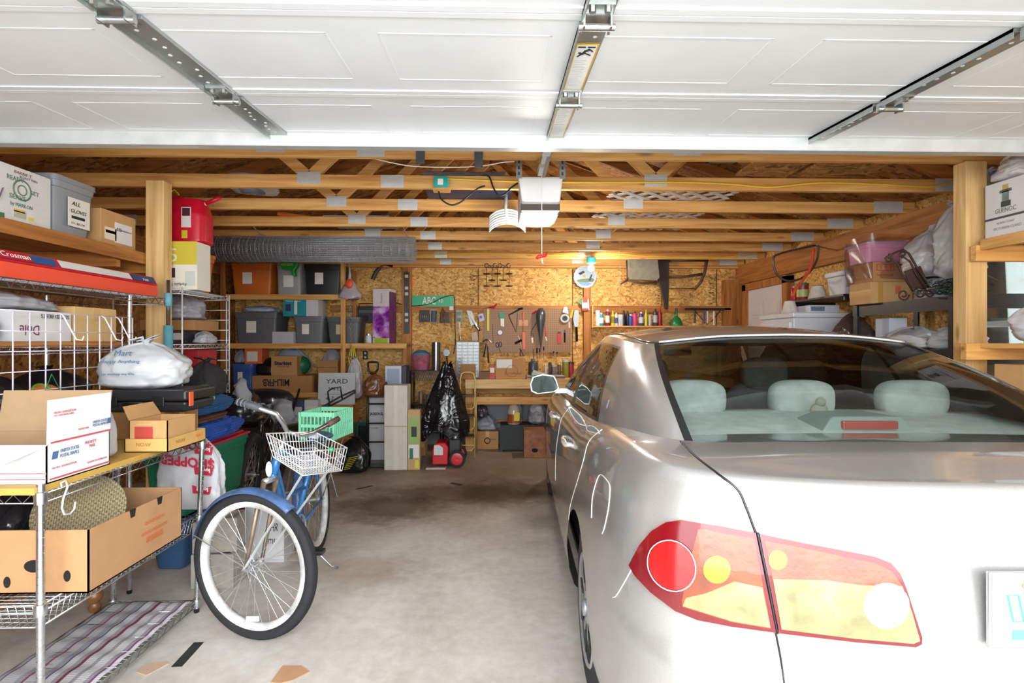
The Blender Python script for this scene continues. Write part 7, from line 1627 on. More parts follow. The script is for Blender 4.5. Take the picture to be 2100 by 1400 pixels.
# lattice panel and boards stored on top of the bottom chords
lt = thing('lattice', 'white diamond lattice panel stored flat on top of the trusses', 'lattice panel', (1.35, 4.6, 2.537)); LW = mt('#e4e1de', .5); q = MB(); W2, L2 = .48, .82
def clip(x0, y0, dx, dy):
    ts = []
    lo, hi = -9, 9
    for p, d, m_ in ((x0, dx, W2), (y0, dy, L2)):
        a, b = (-m_-p)/d, (m_-p)/d; lo = max(lo, min(a, b)); hi = min(hi, max(a, b))
    return (lo, hi) if lo < hi else None
for k in range(-14, 15):
    for s, z in ((1, .004), (-1, .012)):
        c = clip(k*.17, 0, .7071, .7071*s)
        if c and c[1]-c[0] > .05: q.beam((k*.17+c[0]*.7071, c[0]*.7071*s, z), (k*.17+c[1]*.7071, c[1]*.7071*s, z), .04, .007)
q.build('lattice', LW, lt)
for i, (x0, x1, y0, y1, m, nm, lab) in enumerate(((1.62, 1.98, 3.2, 3.62, OSBD, 'osb_offcut', 'strand board offcut lying across the first trusses, left piece'), (2.04, 2.5, 3.2, 3.62, OSBD, 'osb_offcut', 'strand board offcut lying across the first trusses, right piece'), (-.55, .1, 3.7, 4.25, mt('#26324f', .5), 'blue_mat', 'rolled dark blue mat on the trusses left of the opener'), (-1.6, -1.0, 4.9, 5.4, mt('#9fa9b5', .5), 'grey_board', 'pale grey board on the trusses above the wire roll'), (-.1, .2, 4.95, 5.45, mt('#5d6166', .5), 'dark_board', 'dark narrow board on the trusses behind the snow scoop'))):
    o = MB().box(x0, x1, y0, y1, 2.531, 2.55).build(nm, m, None, bevel=.002); tag(o, lab, 'board')
o = MB().tube([(-.55, 3.95, 2.585), (.05, 3.95, 2.585)], .05, 16).build('tarp_roll', mt('#8d96a0', .25, kind='tarp'), None, smooth=True); tag(o, 'shiny grey plastic roll lying on the dark blue mat above the trusses', 'roll'); o.location.z = .017
bag('plastic_bag', 'translucent written-on plastic bag lying on the trusses at left', (-1.86, 4.05, 2.53), (.34, .4, .13), 121, '#b9bcc6', .3, knot=False)
wf = thing('framed_pane', 'small dark framed pane leaning on the trusses at right', 'frame', (P(1480, 348, 3.35).x, 3.35, 2.532)); q = MB(); q.box(-.10, .10, -.012, .012, 0, .02).box(-.10, .10, -.012, .012, .12, .14).box(-.10, -.08, -.012, .012, 0, .14).box(.08, .10, -.012, .012, 0, .14); q.build('frame', mt('#3a5a44', .5), wf); MB().box(-.08, .08, -.003, .003, .02, .12).build('pane', mt('#3c4248', .1), wf)
for k, (px, yt, yb) in enumerate(((860, 298, 330), (981, 298, 340))):
    p = P(px, yb, 2.98); o = MB().box(-.024, .024, -.008, .008, 0, (yb-yt)*2.98/1095).build('strap_loop', mt('#4d5054', .6, kind='cloth'), None, bevel=.002); o.location = (p.x, 3.018, p.z); tag(o, 'dark webbing strap hanging in front of the first truss, '+('left', 'right')[k]+' of two', 'strap', 'webbing straps')
o = cord('pull_string', 'thin pull string hanging from the trusses beside the bulb', [P(1271, 494, 6.078), P(1271.5, 600, 6.078), P(1272, 668, 6.078)], .0025, mt('#c9b49a', .6), cat='string')
# ------------------------------------------------------------------ back wall: hung things
YW = 7.355; PXM = 1095/YW
def WP(px, py, y=7.35): return P(px, py, y)
def stroke(q, pts, rpx, y=YW, n=6): return q.tube([WP(a, b, y) for a, b in pts], rpx/PXM if not isinstance(rpx, list) else [r_/PXM for r_ in rpx], n)
def plate(q, pts, y=YW, th=.01):
    w = [WP(a, b, y) for a, b in pts]; n = len(w); return q.add([(v.x, y-th, v.z) for v in w]+[(v.x, y, v.z) for v in w], [tuple(range(n)), tuple(reversed(range(n, 2*n)))]+[(i, (i+1) % n, (i+1) % n+n, i+n) for i in range(n)])
def disc(q, px, py, rpx, y=YW, th=.01, n=24): return plate(q, [(px+rpx*math.cos(2*PI*k/n), py+rpx*math.sin(2*PI*k/n)) for k in range(n)], y, th)
def hang(name, label, cat, parts, group=None):
    """parts: (part name, material, builder(q))"""
    r = thing(name, label, cat, (0,0,0), 0, group)
    for nm, m, fn in parts: q = MB(); fn(q); q.build(nm, m, r, smooth=True)
    return r
STL = mt('#9b9ea2', .3, .85, 'metal'); IRON = mt('#262322', .6); WDH = mt('#a06a38', .5); REDP = mt('#c3242c', .4); ORP = mt('#dd5a30', .4)
def pegmat():
    mat, n, l, b = _new('pegboard'); tc = n.new('ShaderNodeTexCoord'); mp = n.new('ShaderNodeMapping'); mp.inputs['Scale'].default_value = (39.4, 39.4, 39.4); l.new(tc.outputs['Object'], mp.inputs[0])
    fr = n.new('ShaderNodeVectorMath'); fr.operation = 'FRACTION'; l.new(mp.outputs[0], fr.inputs[0]); sb = n.new('ShaderNodeVectorMath'); sb.operation = 'SUBTRACT'; sb.inputs[1].default_value = (.5, .5, .5); l.new(fr.outputs[0], sb.inputs[0])
    ml = n.new('ShaderNodeVectorMath'); ml.operation = 'MULTIPLY'; ml.inputs[1].default_value = (1, 0, 1); l.new(sb.outputs[0], ml.inputs[0]); ln = n.new('ShaderNodeVectorMath'); ln.operation = 'LENGTH'; l.new(ml.outputs[0], ln.inputs[0])
    gt = n.new('ShaderNodeMath'); gt.operation = 'GREATER_THAN'; gt.inputs[1].default_value = .16; l.new(ln.outputs['Value'], gt.inputs[0]); mx = n.new('ShaderNodeMix'); mx.data_type = 'RGBA'; mx.inputs['A'].default_value = lin('#3d2a1c'); mx.inputs['B'].default_value = lin('#987250'); l.new(gt.outputs[0], mx.inputs['Factor']); l.new(mx.outputs['Result'], b.inputs['Base Color']); return mat
a, c = WP(992, 633, 7.37), WP(1172, 723, 7.37)
o = MB().box(a.x, c.x, 7.352, 7.361, c.z, a.z).build('pegboard', pegmat(), None); tag(o, 'brown pegboard on the back wall, hung with tools', 'pegboard'); YW = 7.35; PXM = 1095/YW
o = MB(); plate(o, [(845, 606), (929, 606), (930, 628), (845, 628)], 7.36, .004); sgn = thing('street_sign', 'green street sign reading ABC on the back wall', 'sign', (0,0,0)); o.build('sign_panel', mt('#1fb07c', .35), sgn); p = WP(866, 624, 7.355); text(sgn, 'ABC', .105, (p.x, 7.355, p.z), (1,0,0), (0,0,1), WHITE, w=.185, bold=.002); p = WP(900, 620, 7.355); text(sgn, 'RD', .045, (p.x, 7.355, p.z), (1,0,0), (0,0,1), WHITE, w=.06)
cord('black_cable', 'black cable arching over the street sign and down the wall', [WP(x, y) for x, y in ((805, 618), (840, 627), (880, 623), (905, 611), (925, 606), (932, 612), (933, 660), (934, 700), (930, 725))], .006, BLK)
def sconce(q):
    for x in (998, 1009, 1020, 1032, 1044): stroke(q, [(x, 548), (x, 587 if x in (998, 1020, 1044) else 575)], .7, 7.245)
    stroke(q, [(996, 548), (1046, 548)], .9, 7.245)
    for cx in (998, 1015, 1025, 1043): stroke(q, [(cx+4*math.cos(t), 544+4*math.sin(t)) for t in [k*.5 for k in range(12)]], .7, 7.245)
    stroke(q, [(998, 540), (1006, 546), (1014, 541)], .7, 7.245); stroke(q, [(1026, 541), (1036, 546), (1043, 540)], .7, 7.245)
hang('candle_rack', 'black wrought iron candle rack hung high on the back wall', 'candle rack', [('iron_frame', IRON, sconce)]+[('candle_cup', IRON, (lambda cx, cy: lambda q: q.lathe([(.0001, -.006), (.04, -.002), (.052, .006), (.05, .008), (.0001, 0)], WP(cx, cy, 7.20), 16))(cx, cy)) for cx, cy in ((998, 562), (1020, 562), (1044, 562), (1009, 575), (1032, 575), (998, 587), (1020, 587), (1044, 587))])
def blade(q):
    n = 40; pts = []
    for k in range(n): a = 2*PI*k/n; pts += [(1200+21.5*math.cos(a), 567+21.5*math.sin(a)), (1200+24.5*math.cos(a+.05), 567+24.5*math.sin(a+.05))]
    plate(q, pts, 7.295, .004)
sb_ = hang('saw_blade', 'round toothed saw blade painted with a winter bird scene', 'saw blade', [('blade', mt('#a9b1b8', .4, .5, 'metal'), blade), ('painted_face', mt('#93a6b8', .5), lambda q: disc(q, 1200, 567, 20, 7.29, .001)), ('painted_lake', mt('#5a83b5', .5), lambda q: plate(q, [(1186, 580), (1200, 577), (1214, 581), (1206, 586), (1194, 586)], 7.2885, .001)), ('painted_hill', mt('#4d6a4a', .5), lambda q: plate(q, [(1182, 574), (1192, 572), (1216, 570), (1219, 574), (1216, 578), (1186, 579)], 7.2878, .001)), ('painted_bird', mt('#2a2622', .6), lambda q: (plate(q, [(1186, 560), (1196, 555), (1200, 558), (1190, 564)], 7.287, .001), plate(q, [(1207, 575), (1212, 563), (1215, 562), (1211, 576)], 7.287, .001))), ('arbor_hole', mt('#b58a50', .6), lambda q: disc(q, 1198, 566, 3, 7.286, .001))])
hang('yellow_rule', 'yellow folding rule hung at the left of the pegboard', 'ruler', [('rule', mt('#e2cf3a', .5), lambda q: plate(q, [(999, 633), (1003.5, 633), (1003.5, 678), (999, 678)]))])
hang('red_knife', 'red-handled tool stuck above the pegboard left end', 'tool', [('handle', REDP, lambda q: stroke(q, [(1003, 630), (1013, 630), (1019, 623)], [1.2, 3.4, 1.5])), ('blade', STL, lambda q: stroke(q, [(992, 633), (1003, 630)], .7))])
hang('tape_gauge', 'round white-faced gauge with blue rim on the pegboard', 'gauge', [('rim', mt('#33437a', .4), lambda q: disc(q, 1025.5, 681.5, 6.3)), ('dial', WHITE, lambda q: disc(q, 1025.5, 681.5, 4.6, YW-.011, .002)), ('cord', IRON, lambda q: stroke(q, [(1025, 668), (1025, 676)], .5))])
hang('green_pack', 'green and white packet hung on the pegboard above the round gauge', 'packet', [('packet', mt('#dfe9e2', .5), lambda q: plate(q, [(1026, 644), (1034, 644), (1034, 670), (1027, 668)])), ('green_top', mt('#2a9a74', .5), lambda q: plate(q, [(1024, 641), (1034, 641), (1034, 653), (1025, 653)], YW-.011, .002))])
hang('scissors', 'dark blue handled scissors on the pegboard', 'scissors', [('handles', mt('#2b3350', .4), lambda q: (stroke(q, [(1020+3*math.cos(t), 707+5*math.sin(t)) for t in [k*.7 for k in range(10)]], 1.1), stroke(q, [(1026+2.5*math.cos(t), 706+5*math.sin(t)) for t in [k*.7 for k in range(10)]], 1.1))), ('blades', STL, lambda q: (stroke(q, [(1023, 712), (1029, 728)], [1.3, .4]), stroke(q, [(1024, 712), (1025, 724)], [1.2, .4])))])
hang('coping_saw', 'black hacksaw frame hanging at an angle on the pegboard', 'hacksaw', [('frame', IRON, lambda q: stroke(q, [(1066, 634), (1043, 646), (1048, 658), (1058, 680)], [2.2, 1.6, 1.2, .8])), ('blade', STL, lambda q: stroke(q, [(1062, 640), (1058, 682)], .9)), ('grip', BLK, lambda q: stroke(q, [(1062, 634), (1072, 632)], 2.6))])
hang('orange_level', 'orange and white torpedo tool hanging in the middle of the pegboard', 'tool', [('upper_handle', mt('#d97a5a', .4), lambda q: stroke(q, [(1073, 639), (1073, 660)], 2.3)), ('shaft', mt('#a5652a', .4), lambda q: stroke(q, [(1073, 662), (1073, 680)], 1.8)), ('lower_body', ORP, lambda q: plate(q, [(1071, 680), (1077, 682), (1077, 716), (1072, 716)], YW, .02)), ('side_card', mt('#c99a78', .6), lambda q: plate(q, [(1064, 656), (1083, 656), (1083, 668), (1064, 668)], YW, .004))])
hang('hammer', 'claw hammer hanging left of the big carton below the pegboard', 'hammer', [('head', STL, lambda q: stroke(q, [(990, 700), (998, 696), (1004, 698), (1007, 702)], [2, 2.2, 1.4, .7])), ('handle', mt('#3a2a28', .5), lambda q: stroke(q, [(999, 698), (1000, 712), (1002, 744)], [1.2, 1.4, 2.2])), ('orange_neck', mt('#d4735a', .5), lambda q: stroke(q, [(999, 700), (1000, 710)], 1.7))])
hang('hammer', 'second dark hammer hanging crookedly beside the claw hammer', 'hammer', [('handle', IRON, lambda q: stroke(q, [(997, 706), (992, 732)], [1.2, 2])), ('head', STL, lambda q: stroke(q, [(994, 704), (1001, 707)], 1.6))])
hang('grey_funnel', 'large grey funnel-shaped tool hanging on the pegboard', 'tool', [('bowl', mt('#53565a', .3, .4, 'gloss'), lambda q: q.lathe([(.004, -.46), (.012, -.40), (.03, -.25), (.06, -.08), (.066, 0), (.055, .06), (.03, .085)], WP(1109, 646, YW-.06), 20)), ('strap', IRON, lambda q: stroke(q, [(1101, 660), (1090, 678), (1089, 690), (1093, 684), (1094, 690)], .9)), ('red_lever', REDP, lambda q: stroke(q, [(1091, 643), (1101, 637)], 2)), ('hook', IRON, lambda q: stroke(q, [(1104, 634), (1114, 634)], 2.4))])
hang('white_bulb', 'small white plug hanging left of the grey funnel tip', 'plug', [('plug', WHITE, lambda q: stroke(q, [(1091, 692), (1092, 703)], [2.2, 1.5]))])
hang('tape_roll', 'silver tape roll hanging at the right of the pegboard', 'tape', [('ring', mt('#c9cbd0', .35), lambda q: q.torus(WP(1158, 653, YW-.03), 7.3/PXM, 2.2/PXM, (0,1,0), 28, 8)), ('centre', mt('#2c3038', .4), lambda q: disc(q, 1158, 653, 5)), ('upper_wrench', STL, lambda q: plate(q, [(1153, 640), (1157, 629), (1163, 629), (1166, 644)], YW-.04, .006))])
hang('yellow_tool', 'yellow-handled tool right of the silver tape roll', 'tool', [('handle', mt('#e0cb30', .4), lambda q: stroke(q, [(1174, 635), (1171, 652)], 2.6)), ('tip', mt('#d9cfb9', .4), lambda q: stroke(q, [(1167, 660), (1168, 672)], 2))])
hang('caulk_gun', 'silver caulking gun hanging at the right edge of the pegboard', 'caulking gun', [('body', STL, lambda q: plate(q, [(1175, 655), (1178, 636), (1186, 636), (1187, 655), (1184, 670), (1178, 670)], YW-.01, .02)), ('plunger', BLK, lambda q: stroke(q, [(1182, 668), (1183, 700)], 2.6)), ('nozzle', WHITE, lambda q: stroke(q, [(1183, 700), (1183, 710)], [1.5, .7]))])
hang('red_pouch', 'small red utility knife on the lower right of the pegboard', 'knife', [('case', REDP, lambda q: plate(q, [(1143, 684), (1151, 684), (1151, 704), (1144, 704)], YW, .012)), ('clip', BLK, lambda q: plate(q, [(1144, 680), (1150, 680), (1150, 684), (1144, 684)], YW, .014))])
hang('pocket_knife', 'black and silver knife right of the red utility knife', 'knife', [('handle', BLK, lambda q: stroke(q, [(1158, 682), (1158, 702)], [2.4, 1.6])), ('tip', STL, lambda q: stroke(q, [(1158, 676), (1158, 681)], 1.8))])
hang('glass_cutter', 'slim reddish tool left of the red utility knife', 'tool', [('stem', mt('#b9584a', .4), lambda q: stroke(q, [(1118, 668), (1120, 692)], 1.6)), ('tip', WHITE, lambda q: stroke(q, [(1119, 690), (1121, 699)], [2, 1.2]))])
hang('thin_rod', 'thin dark rod hanging beside the yellow rule', 'rod', [('rod', IRON, lambda q: stroke(q, [(1011, 664), (1010, 684), (1012, 704)], .7))])
hang('putty_knife', 'black-bladed hand tool hanging above the scissors end of the pegboard', 'tool', [('blade', BLK, lambda q: stroke(q, [(1056, 704), (1070, 697)], 2.8)), ('handle', mt('#cdb5a0', .5), lambda q: stroke(q, [(1062, 688), (1066, 697), (1070, 712)], 1.3)), ('lower_prongs', IRON, lambda q: (stroke(q, [(1066, 714), (1068, 730)], .9), stroke(q, [(1066, 714), (1074, 730)], .9)))])
for i, (px, y0, y1, c) in enumerate(((1094, 715, 731, '#7a6a22'), (1101, 713, 734, '#1d2024'), (1107, 714, 730, '#34302c'), (1115, 711, 726, '#2a2522'), (1129, 722, 730, '#b03a2a'), (1135, 720, 728, '#26282c'), (1142, 721, 729, '#5a3a2c'))):
    hang('screwdriver', 'small hand tool with '+('olive', 'black', 'charcoal', 'dark brown', 'red', 'blue-black', 'brown')[i]+' handle in the row along the pegboard foot', 'screwdriver', [('handle', mt(c, .4), lambda q: stroke(q, [(px, y0), (px, (y0+y1)/2)], 1.7)), ('shaft', STL, lambda q: stroke(q, [(px, (y0+y1)/2), (px, y1+3)], .6))], 'hand tools along the pegboard foot')
# packs left of the pegboard
for i, (x0, x1, y0, y1, c1, c2, lab) in enumerate(((861, 880, 636, 660, '#2c2624', '#a9a7a2', 'black card of hooked bits under the street sign'), (883, 897, 634, 662, '#8d9096', '#2e3036', 'silver and black blister pack under the street sign'), (903, 921, 640, 662, '#3b3335', '#b39a86', 'dark pack of bits with a brown strap'), (936, 948, 636, 660, '#93a593', '#d6dad2', 'pale green blister pack left of the pegboard'))):
    rr = hang('tool_pack', lab, 'tool pack', [('card', mt(c1, .5), (lambda x0, x1, y0, y1: lambda q: plate(q, [(x0, y0), (x1, y0), (x1+1, y1), (x0-1, y1)], 7.36, .03))(x0, x1, y0, y1))])
    q = MB()
    for k in range(5): x = x0+2+(x1-x0-4)*k/4; q.tube([WP(x, y0+3, 7.325), WP(x-.5, y1-2, 7.322)], .0045, 5)
    q.build('bits', mt(c2, .3, .6, 'metal'), rr, smooth='all')
hang('leather_strap', 'brown leather strap loop under the right end of the street sign', 'strap', [('strap', mt('#6f4526', .5), lambda q: stroke(q, [(906, 662), (904, 645), (908, 632), (912, 640), (911, 655)], 1.8, 7.31))])
hang('mallet', 'white-headed mallet hanging under the corner of the street sign', 'mallet', [('head', mt('#dcdcdc', .4), lambda q: plate(q, [(922, 628), (930, 628), (930, 636), (922, 636)], 7.34, .03)), ('handle', WDH, lambda q: stroke(q, [(926, 638), (926, 672)], 1.6, 7.335))])
hang('white_brush', 'thin white brush hanging above the drawer cabinet', 'brush', [('handle', WHITE, lambda q: stroke(q, [(942, 658), (943, 690)], [2.4, .9])), ('grey_end', STL, lambda q: stroke(q, [(943, 688), (943, 698)], [1.5, 3]))])
hang('flashlight_cluster', 'silver and black torch hanging in a bunch of blister packs', 'torch', [('body', STL, lambda q: stroke(q, [(960, 642), (972, 662), (982, 676)], [3.5, 4.5, 3])), ('head', BLK, lambda q: stroke(q, [(979, 668), (985, 677)], 3.2)), ('clear_pack', mt('#aab3a9', .25), lambda q: plate(q, [(957, 636), (968, 638), (976, 664), (966, 668)], YW, .02))])
hang('blue_white_pack', 'white and blue packet just left of the yellow rule', 'packet', [('packet', mt('#b9bcd9', .4), lambda q: plate(q, [(980, 645), (990, 642), (994, 656), (984, 660)])), ('logo', mt('#5a3a8c', .4), lambda q: disc(q, 986, 650, 3, YW-.011, .002))])
hang('amber_pouch', 'brownish clear pouch hanging above the drawer cabinet', 'pouch', [('pouch', mt('#9a6a34', .3), lambda q: plate(q, [(968, 682), (979, 680), (981, 698), (968, 699)], YW, .03))])
hang('wall_dial', 'round dial thermometer on a stalk above the bin bag', 'thermometer', [('rim', mt('#6d7276', .3, .8, 'metal'), lambda q: disc(q, 915.5, 723, 6.8, 7.2, .02)), ('dial', mt('#b9c6ca', .3), lambda q: disc(q, 915.5, 723, 5.2, 7.178, .002)), ('stalk', IRON, lambda q: stroke(q, [(916, 730), (918, 750)], 1.6, 7.2)), ('wall_bracket', IRON, lambda q: q.tube([WP(915.5, 723, 7.2), WP(915.5, 723, 7.4)], .008, 6))])
hang('red_white_pack', 'red and white gloves packet on the stud right of the pegboard', 'packet', [('packet', mt('#e0dcda', .5), lambda q: plate(q, [(1192, 616), (1207, 614), (1208, 636), (1194, 637)], 7.29, .02)), ('red_print', mt('#d2402f', .5), lambda q: (plate(q, [(1194, 609), (1204, 609), (1205, 620), (1195, 620)], 7.265, .003), plate(q, [(1194, 632), (1207, 632), (1207, 636), (1194, 636)], 7.265, .003))), ('green_edge', mt('#3a8a62', .5), lambda q: plate(q, [(1188, 612), (1193, 611), (1194, 624), (1189, 624)], 7.27, .003))])
dv = hang('black_bracket', 'black angled bracket hung at the top left of the wall under the wire roll', 'bracket', [('arm', mt('#34343a', .5), lambda q: stroke(q, [(764, 573), (772, 556), (782, 546), (800, 541)], [4.5, 4, 3.5, 3], 7.33, 8)), ('clamp', BLK, lambda q: stroke(q, [(790, 541), (806, 545)], 3.6, 7.32))])
# shelf of spray cans
cs_ = thing('can_shelf', 'narrow wooden shelf of spray cans above the car roof', 'shelf', (0,0,0)); xa, xb = XX(1215, 7.25), XX(1400, 7.25); zs = ZZ(668, 7.25); MB().box(xa, xb, 7.18, 7.395, zs-.018, zs).build('shelf_board', PINE['X'], cs_); MB().box(xa-.02, xa, 7.18, 7.395, zs-.03, zs+.27).build('shelf_side', PINE['Z'], cs_)
cans = [(1226, 636, .030, '#e6e6e6', '#dddddd', None, 'tub', 'white tall tube at the left end of the can shelf'), (1233, 641, .031, '#2f9ab4', '#e9ecec', '#e6eef0', 'can', 'teal and white spray can near the left end of the can shelf'), (1246, 634, .028, '#8a2a3a', '#e6d9d4', '#e8e2da', 'can', 'dark red can with pale cap on the can shelf'), (1257, 637, .026, '#d9c92e', '#d9c92e', '#8a7a22', 'bottle', 'yellow-topped bottle on the can shelf'), (1264, 641, .024, '#c9ccd2', '#e6e6e6', '#3b5a8c', 'can', 'white and blue slim can on the can shelf'), (1273, 645, .034, '#d4cdc9', '#e6e2e0', '#b9c8cf', 'tub', 'squat white tub on the can shelf'), (1279, 636, .026, '#27304a', '#1d2230', None, 'bottle', 'dark blue bottle behind the squat white tub'), (1287, 637, .022, '#1b1d24', '#1b1d24', None, 'bottle', 'black bottle in the middle of the can shelf'), (1293, 644, .024, '#3a56a8', '#dfe3ea', None, 'can', 'small blue spray can on the can shelf'), (1302, 638, .030, '#c9387c', '#22222a', '#c9387c', 'can', 'pink spray can with black cap on the can shelf'), (1315, 639, .031, '#4a3a78', '#e6e6ea', '#c9c9d4', 'can', 'purple spray can with white cap on the can shelf'), (1325, 634, .019, '#d4cc30', '#d4cc30', None, 'bottle', 'tall thin yellow bottle on the can shelf'), (1333, 640, .022, '#b9b3ae', '#2a2a30', None, 'bottle', 'pale bottle with black cap on the can shelf'), (1344, 633, .031, '#3a3f44', '#17181c', '#aeb3b6', 'can', 'black and silver spray can towards the right of the can shelf'), (1353, 627, .024, '#a8202c', '#c82a2e', None, 'bottle', 'tall dark red bottle at the right of the can shelf')]
for i, (px, yt, r_, c1, c2, bd, shp, lab) in enumerate(cans):
    Yc = 7.27 if i not in (6, 7) else 7.345
    bottle('spray_can' if shp == 'can' else 'bottle', lab, XX(px, Yc), Yc, zs+.001, r_*1.05, ZZ(yt, Yc)-zs, c1, c2, shape=shp, band=bd, cat='spray can' if shp == 'can' else 'bottle')
gf = thing('green_funnel', 'green funnel standing upside down on the can shelf', 'funnel', (XX(1387, 7.28), 7.28, zs+.001)); MB().lathe([(.085, 0), (.088, .02), (.055, .10), (.018, .135), (.014, .25), (.012, .25)], (0,0,0), 24).build('cone', mt('#1b7d43', .35), gf, smooth=True)
rk2 = hang('tool_rail', 'black rail with hanging handles on the wall right of the green funnel', 'tool rail', [('rail', BLK, lambda q: plate(q, [(1404, 632), (1494, 632), (1494, 636), (1404, 636)], 7.36, .08)), ('brace', IRON, lambda q: (stroke(q, [(1424, 636), (1445, 660)], .9, 7.3), stroke(q, [(1478, 636), (1458, 660)], .9, 7.3)))]+[('hanging_handle', mt(c, .4), (lambda px, yb: lambda q: stroke(q, [(px, 638), (px, yb)], 2, 7.3))(px, yb)) for px, yb, c in ((1425, 662, '#2a2a2e'), (1443, 664, '#3a3f8c'), (1451, 662, '#c9ccd0'), (1464, 666, '#e2e2e4'))])
# chair hung upside down on the wall
hc = thing('hanging_chair', 'grey-seated wooden armchair hung sideways high on the back wall', 'chair', (0,0,0)); BR = mt('#5a4232', .5, kind='card')
q = MB(); plate(q, [(1286, 532), (1347, 532), (1351, 570), (1345, 576), (1291, 574), (1287, 568)], 7.15, .06); q.build('seat', mt('#8b877a', .85, kind='cloth'), hc, bevel=.012)
q = MB(); plate(q, [(1350, 533), (1370, 533), (1370, 600), (1369, 634), (1363, 634), (1352, 585), (1348, 572)], 7.2, .04); q.build('back_leg', mt('#2f2421', .5), hc, bevel=.006)
for nm, pts, rr in (('arm', [(1370, 535), (1452, 534)], 2.4), ('front_leg', [(1449, 535), (1445, 560), (1436, 580), (1424, 594)], [3.4, 3.2, 3, 2.6]), ('stretcher', [(1370, 568), (1405, 567), (1440, 562)], [2.4, 2.2, 3]), ('lower_stretcher', [(1370, 592), (1425, 591)], .8), ('front_rail', [(1287, 575), (1320, 580), (1348, 579)], 2), ('side_leg', [(1287, 574), (1272, 583)], [2.4, 1.4]), ('side_rail', [(1285, 534), (1287, 574)], 1.5)): q = MB(); stroke(q, pts, rr, 7.2, 8); q.build(nm, BR, hc, smooth='all')
MB().tube([WP(1360, 536, 7.2), WP(1360, 534, 7.4)], .012, 6).build('hanging_peg', IRON, hc)
hang('wall_hook', 'dark hook with silver tip under the top plate right of the hung chair', 'hook', [('hook', IRON, lambda q: stroke(q, [(1486, 533), (1482, 545)], [2, 1.6], 7.3)), ('mount', IRON, lambda q: q.tube([WP(1486, 535, 7.3), WP(1486, 535, 7.4)], .008, 6))])
# ------------------------------------------------------------------ right side
o = MB().box(2.69, 2.815, 3.005, 3.095, 0, 2.44).build('wood_post', PALE['Z'], None, bevel=.004); tag(o, 'pale pine post on the right between the car and the window', 'post'); o2 = MB().box(2.715, 2.735, 3.0035, 3.005, 1.865, 1.925).build('sticker', WHITE, o)
ws = thing('wooden_shelf', 'pine shelving right of the right-hand post, by the window', 'shelf', (0,0,0))
MB().box(2.70, 3.38, 2.95, 2.99, 1.855, 1.945).build('front_board', PINE['X'], ws, bevel=.003); MB().box(2.72, 2.76, 2.0, 2.95, 1.915, 1.975).build('side_board', PINE['Y'], ws, bevel=.003)
for k in range(4): MB().box(2.765+.15*k, 2.905+.15*k, 2.0, 2.95, 1.95, 1.975).build('shelf_board', PINE['Y'], ws)
MB().box(2.545, 3.38, 2.84, 2.88, 1.30, 1.39).build('front_board', PINE['X'], ws, bevel=.003)
for k in range(3): MB().box(2.62+.25*k, 2.86+.25*k, 2.3, 2.84, 1.365, 1.39).build('shelf_board', PINE['Y'], ws)
MB().box(2.62, 2.66, 2.88, 3.0, 1.30, 1.39).build('bearer', PINE['Y'], ws); MB().box(3.34, 3.38, 2.3, 2.95, 0, 1.95).build('leg', PINE['Z'], ws)
b = cbox('wine_box', 'white wine carton with a printed portrait on the high right shelf', 2.745, 3.05, 2.70, 3.0-.055, 1.976, 2.275, mt('#dedcdc', .5), tape=None)
b.patch('L', 0, 1, .32, .36, mt('#4a4d56', .5), 'dark_band'); b.text('L', 'GUENOC', .26, .42, .026, mt('#7d7f7a', .5), w=.12); b.text('L', 'NORTH COAST', .3, .22, .012, mt('#9a9a98', .5), w=.1); b.text('L', 'VICTORIAN CLARET', .22, .12, .014, mt('#9a9a98', .5), w=.16)
b.patch('L', .42, .58, .52, .80, mt('#8c9490', .6, kind='rust'), 'portrait'); b.patch('L', .36, .64, .78, .83, mt('#5a625e', .6), 'portrait_hat'); b.patch('L', .43, .57, .82, .92, mt('#b9a86a', .5), 'portrait_hat'); b.patch('L', .40, .62, .52, .62, mt('#3e4845', .6), 'portrait', off=.001)
bag('plastic_bag', 'white plastic bag crammed above the wine carton', (2.86, 2.83, 2.277), (.26, .2, .16), 131, '#dcd5d6', .4, lump=.3)
sbag = bag('plastic_bag', 'white shopping bag with red letters on the lower right shelf', (2.78, 2.62, 1.392), (.30, .26, .24), 132, '#d9d6d9', .35, lump=.25); text(sbag, 'KFC', .04, (-.14, -.12, .05), (1,.1,0), (0,0,1), RED, w=.09, bold=.003) if False else MB().tube([(-.13, -.12, .05), (-.10, -.13, .08), (-.07, -.135, .05), (-.04, -.135, .085)], .008, 6).build('red_print', RED, sbag, smooth='all')
cbox('kraft_box', 'kraft box standing under the lower right shelf beside the post', 2.66, 3.05, 2.45, 2.80, .95, 1.28, CARD2, tape='T'); cbox('kraft_box', 'big kraft carton supporting the box under the lower right shelf', 2.62, 3.15, 2.4, 2.82, 0, .949, CARD)
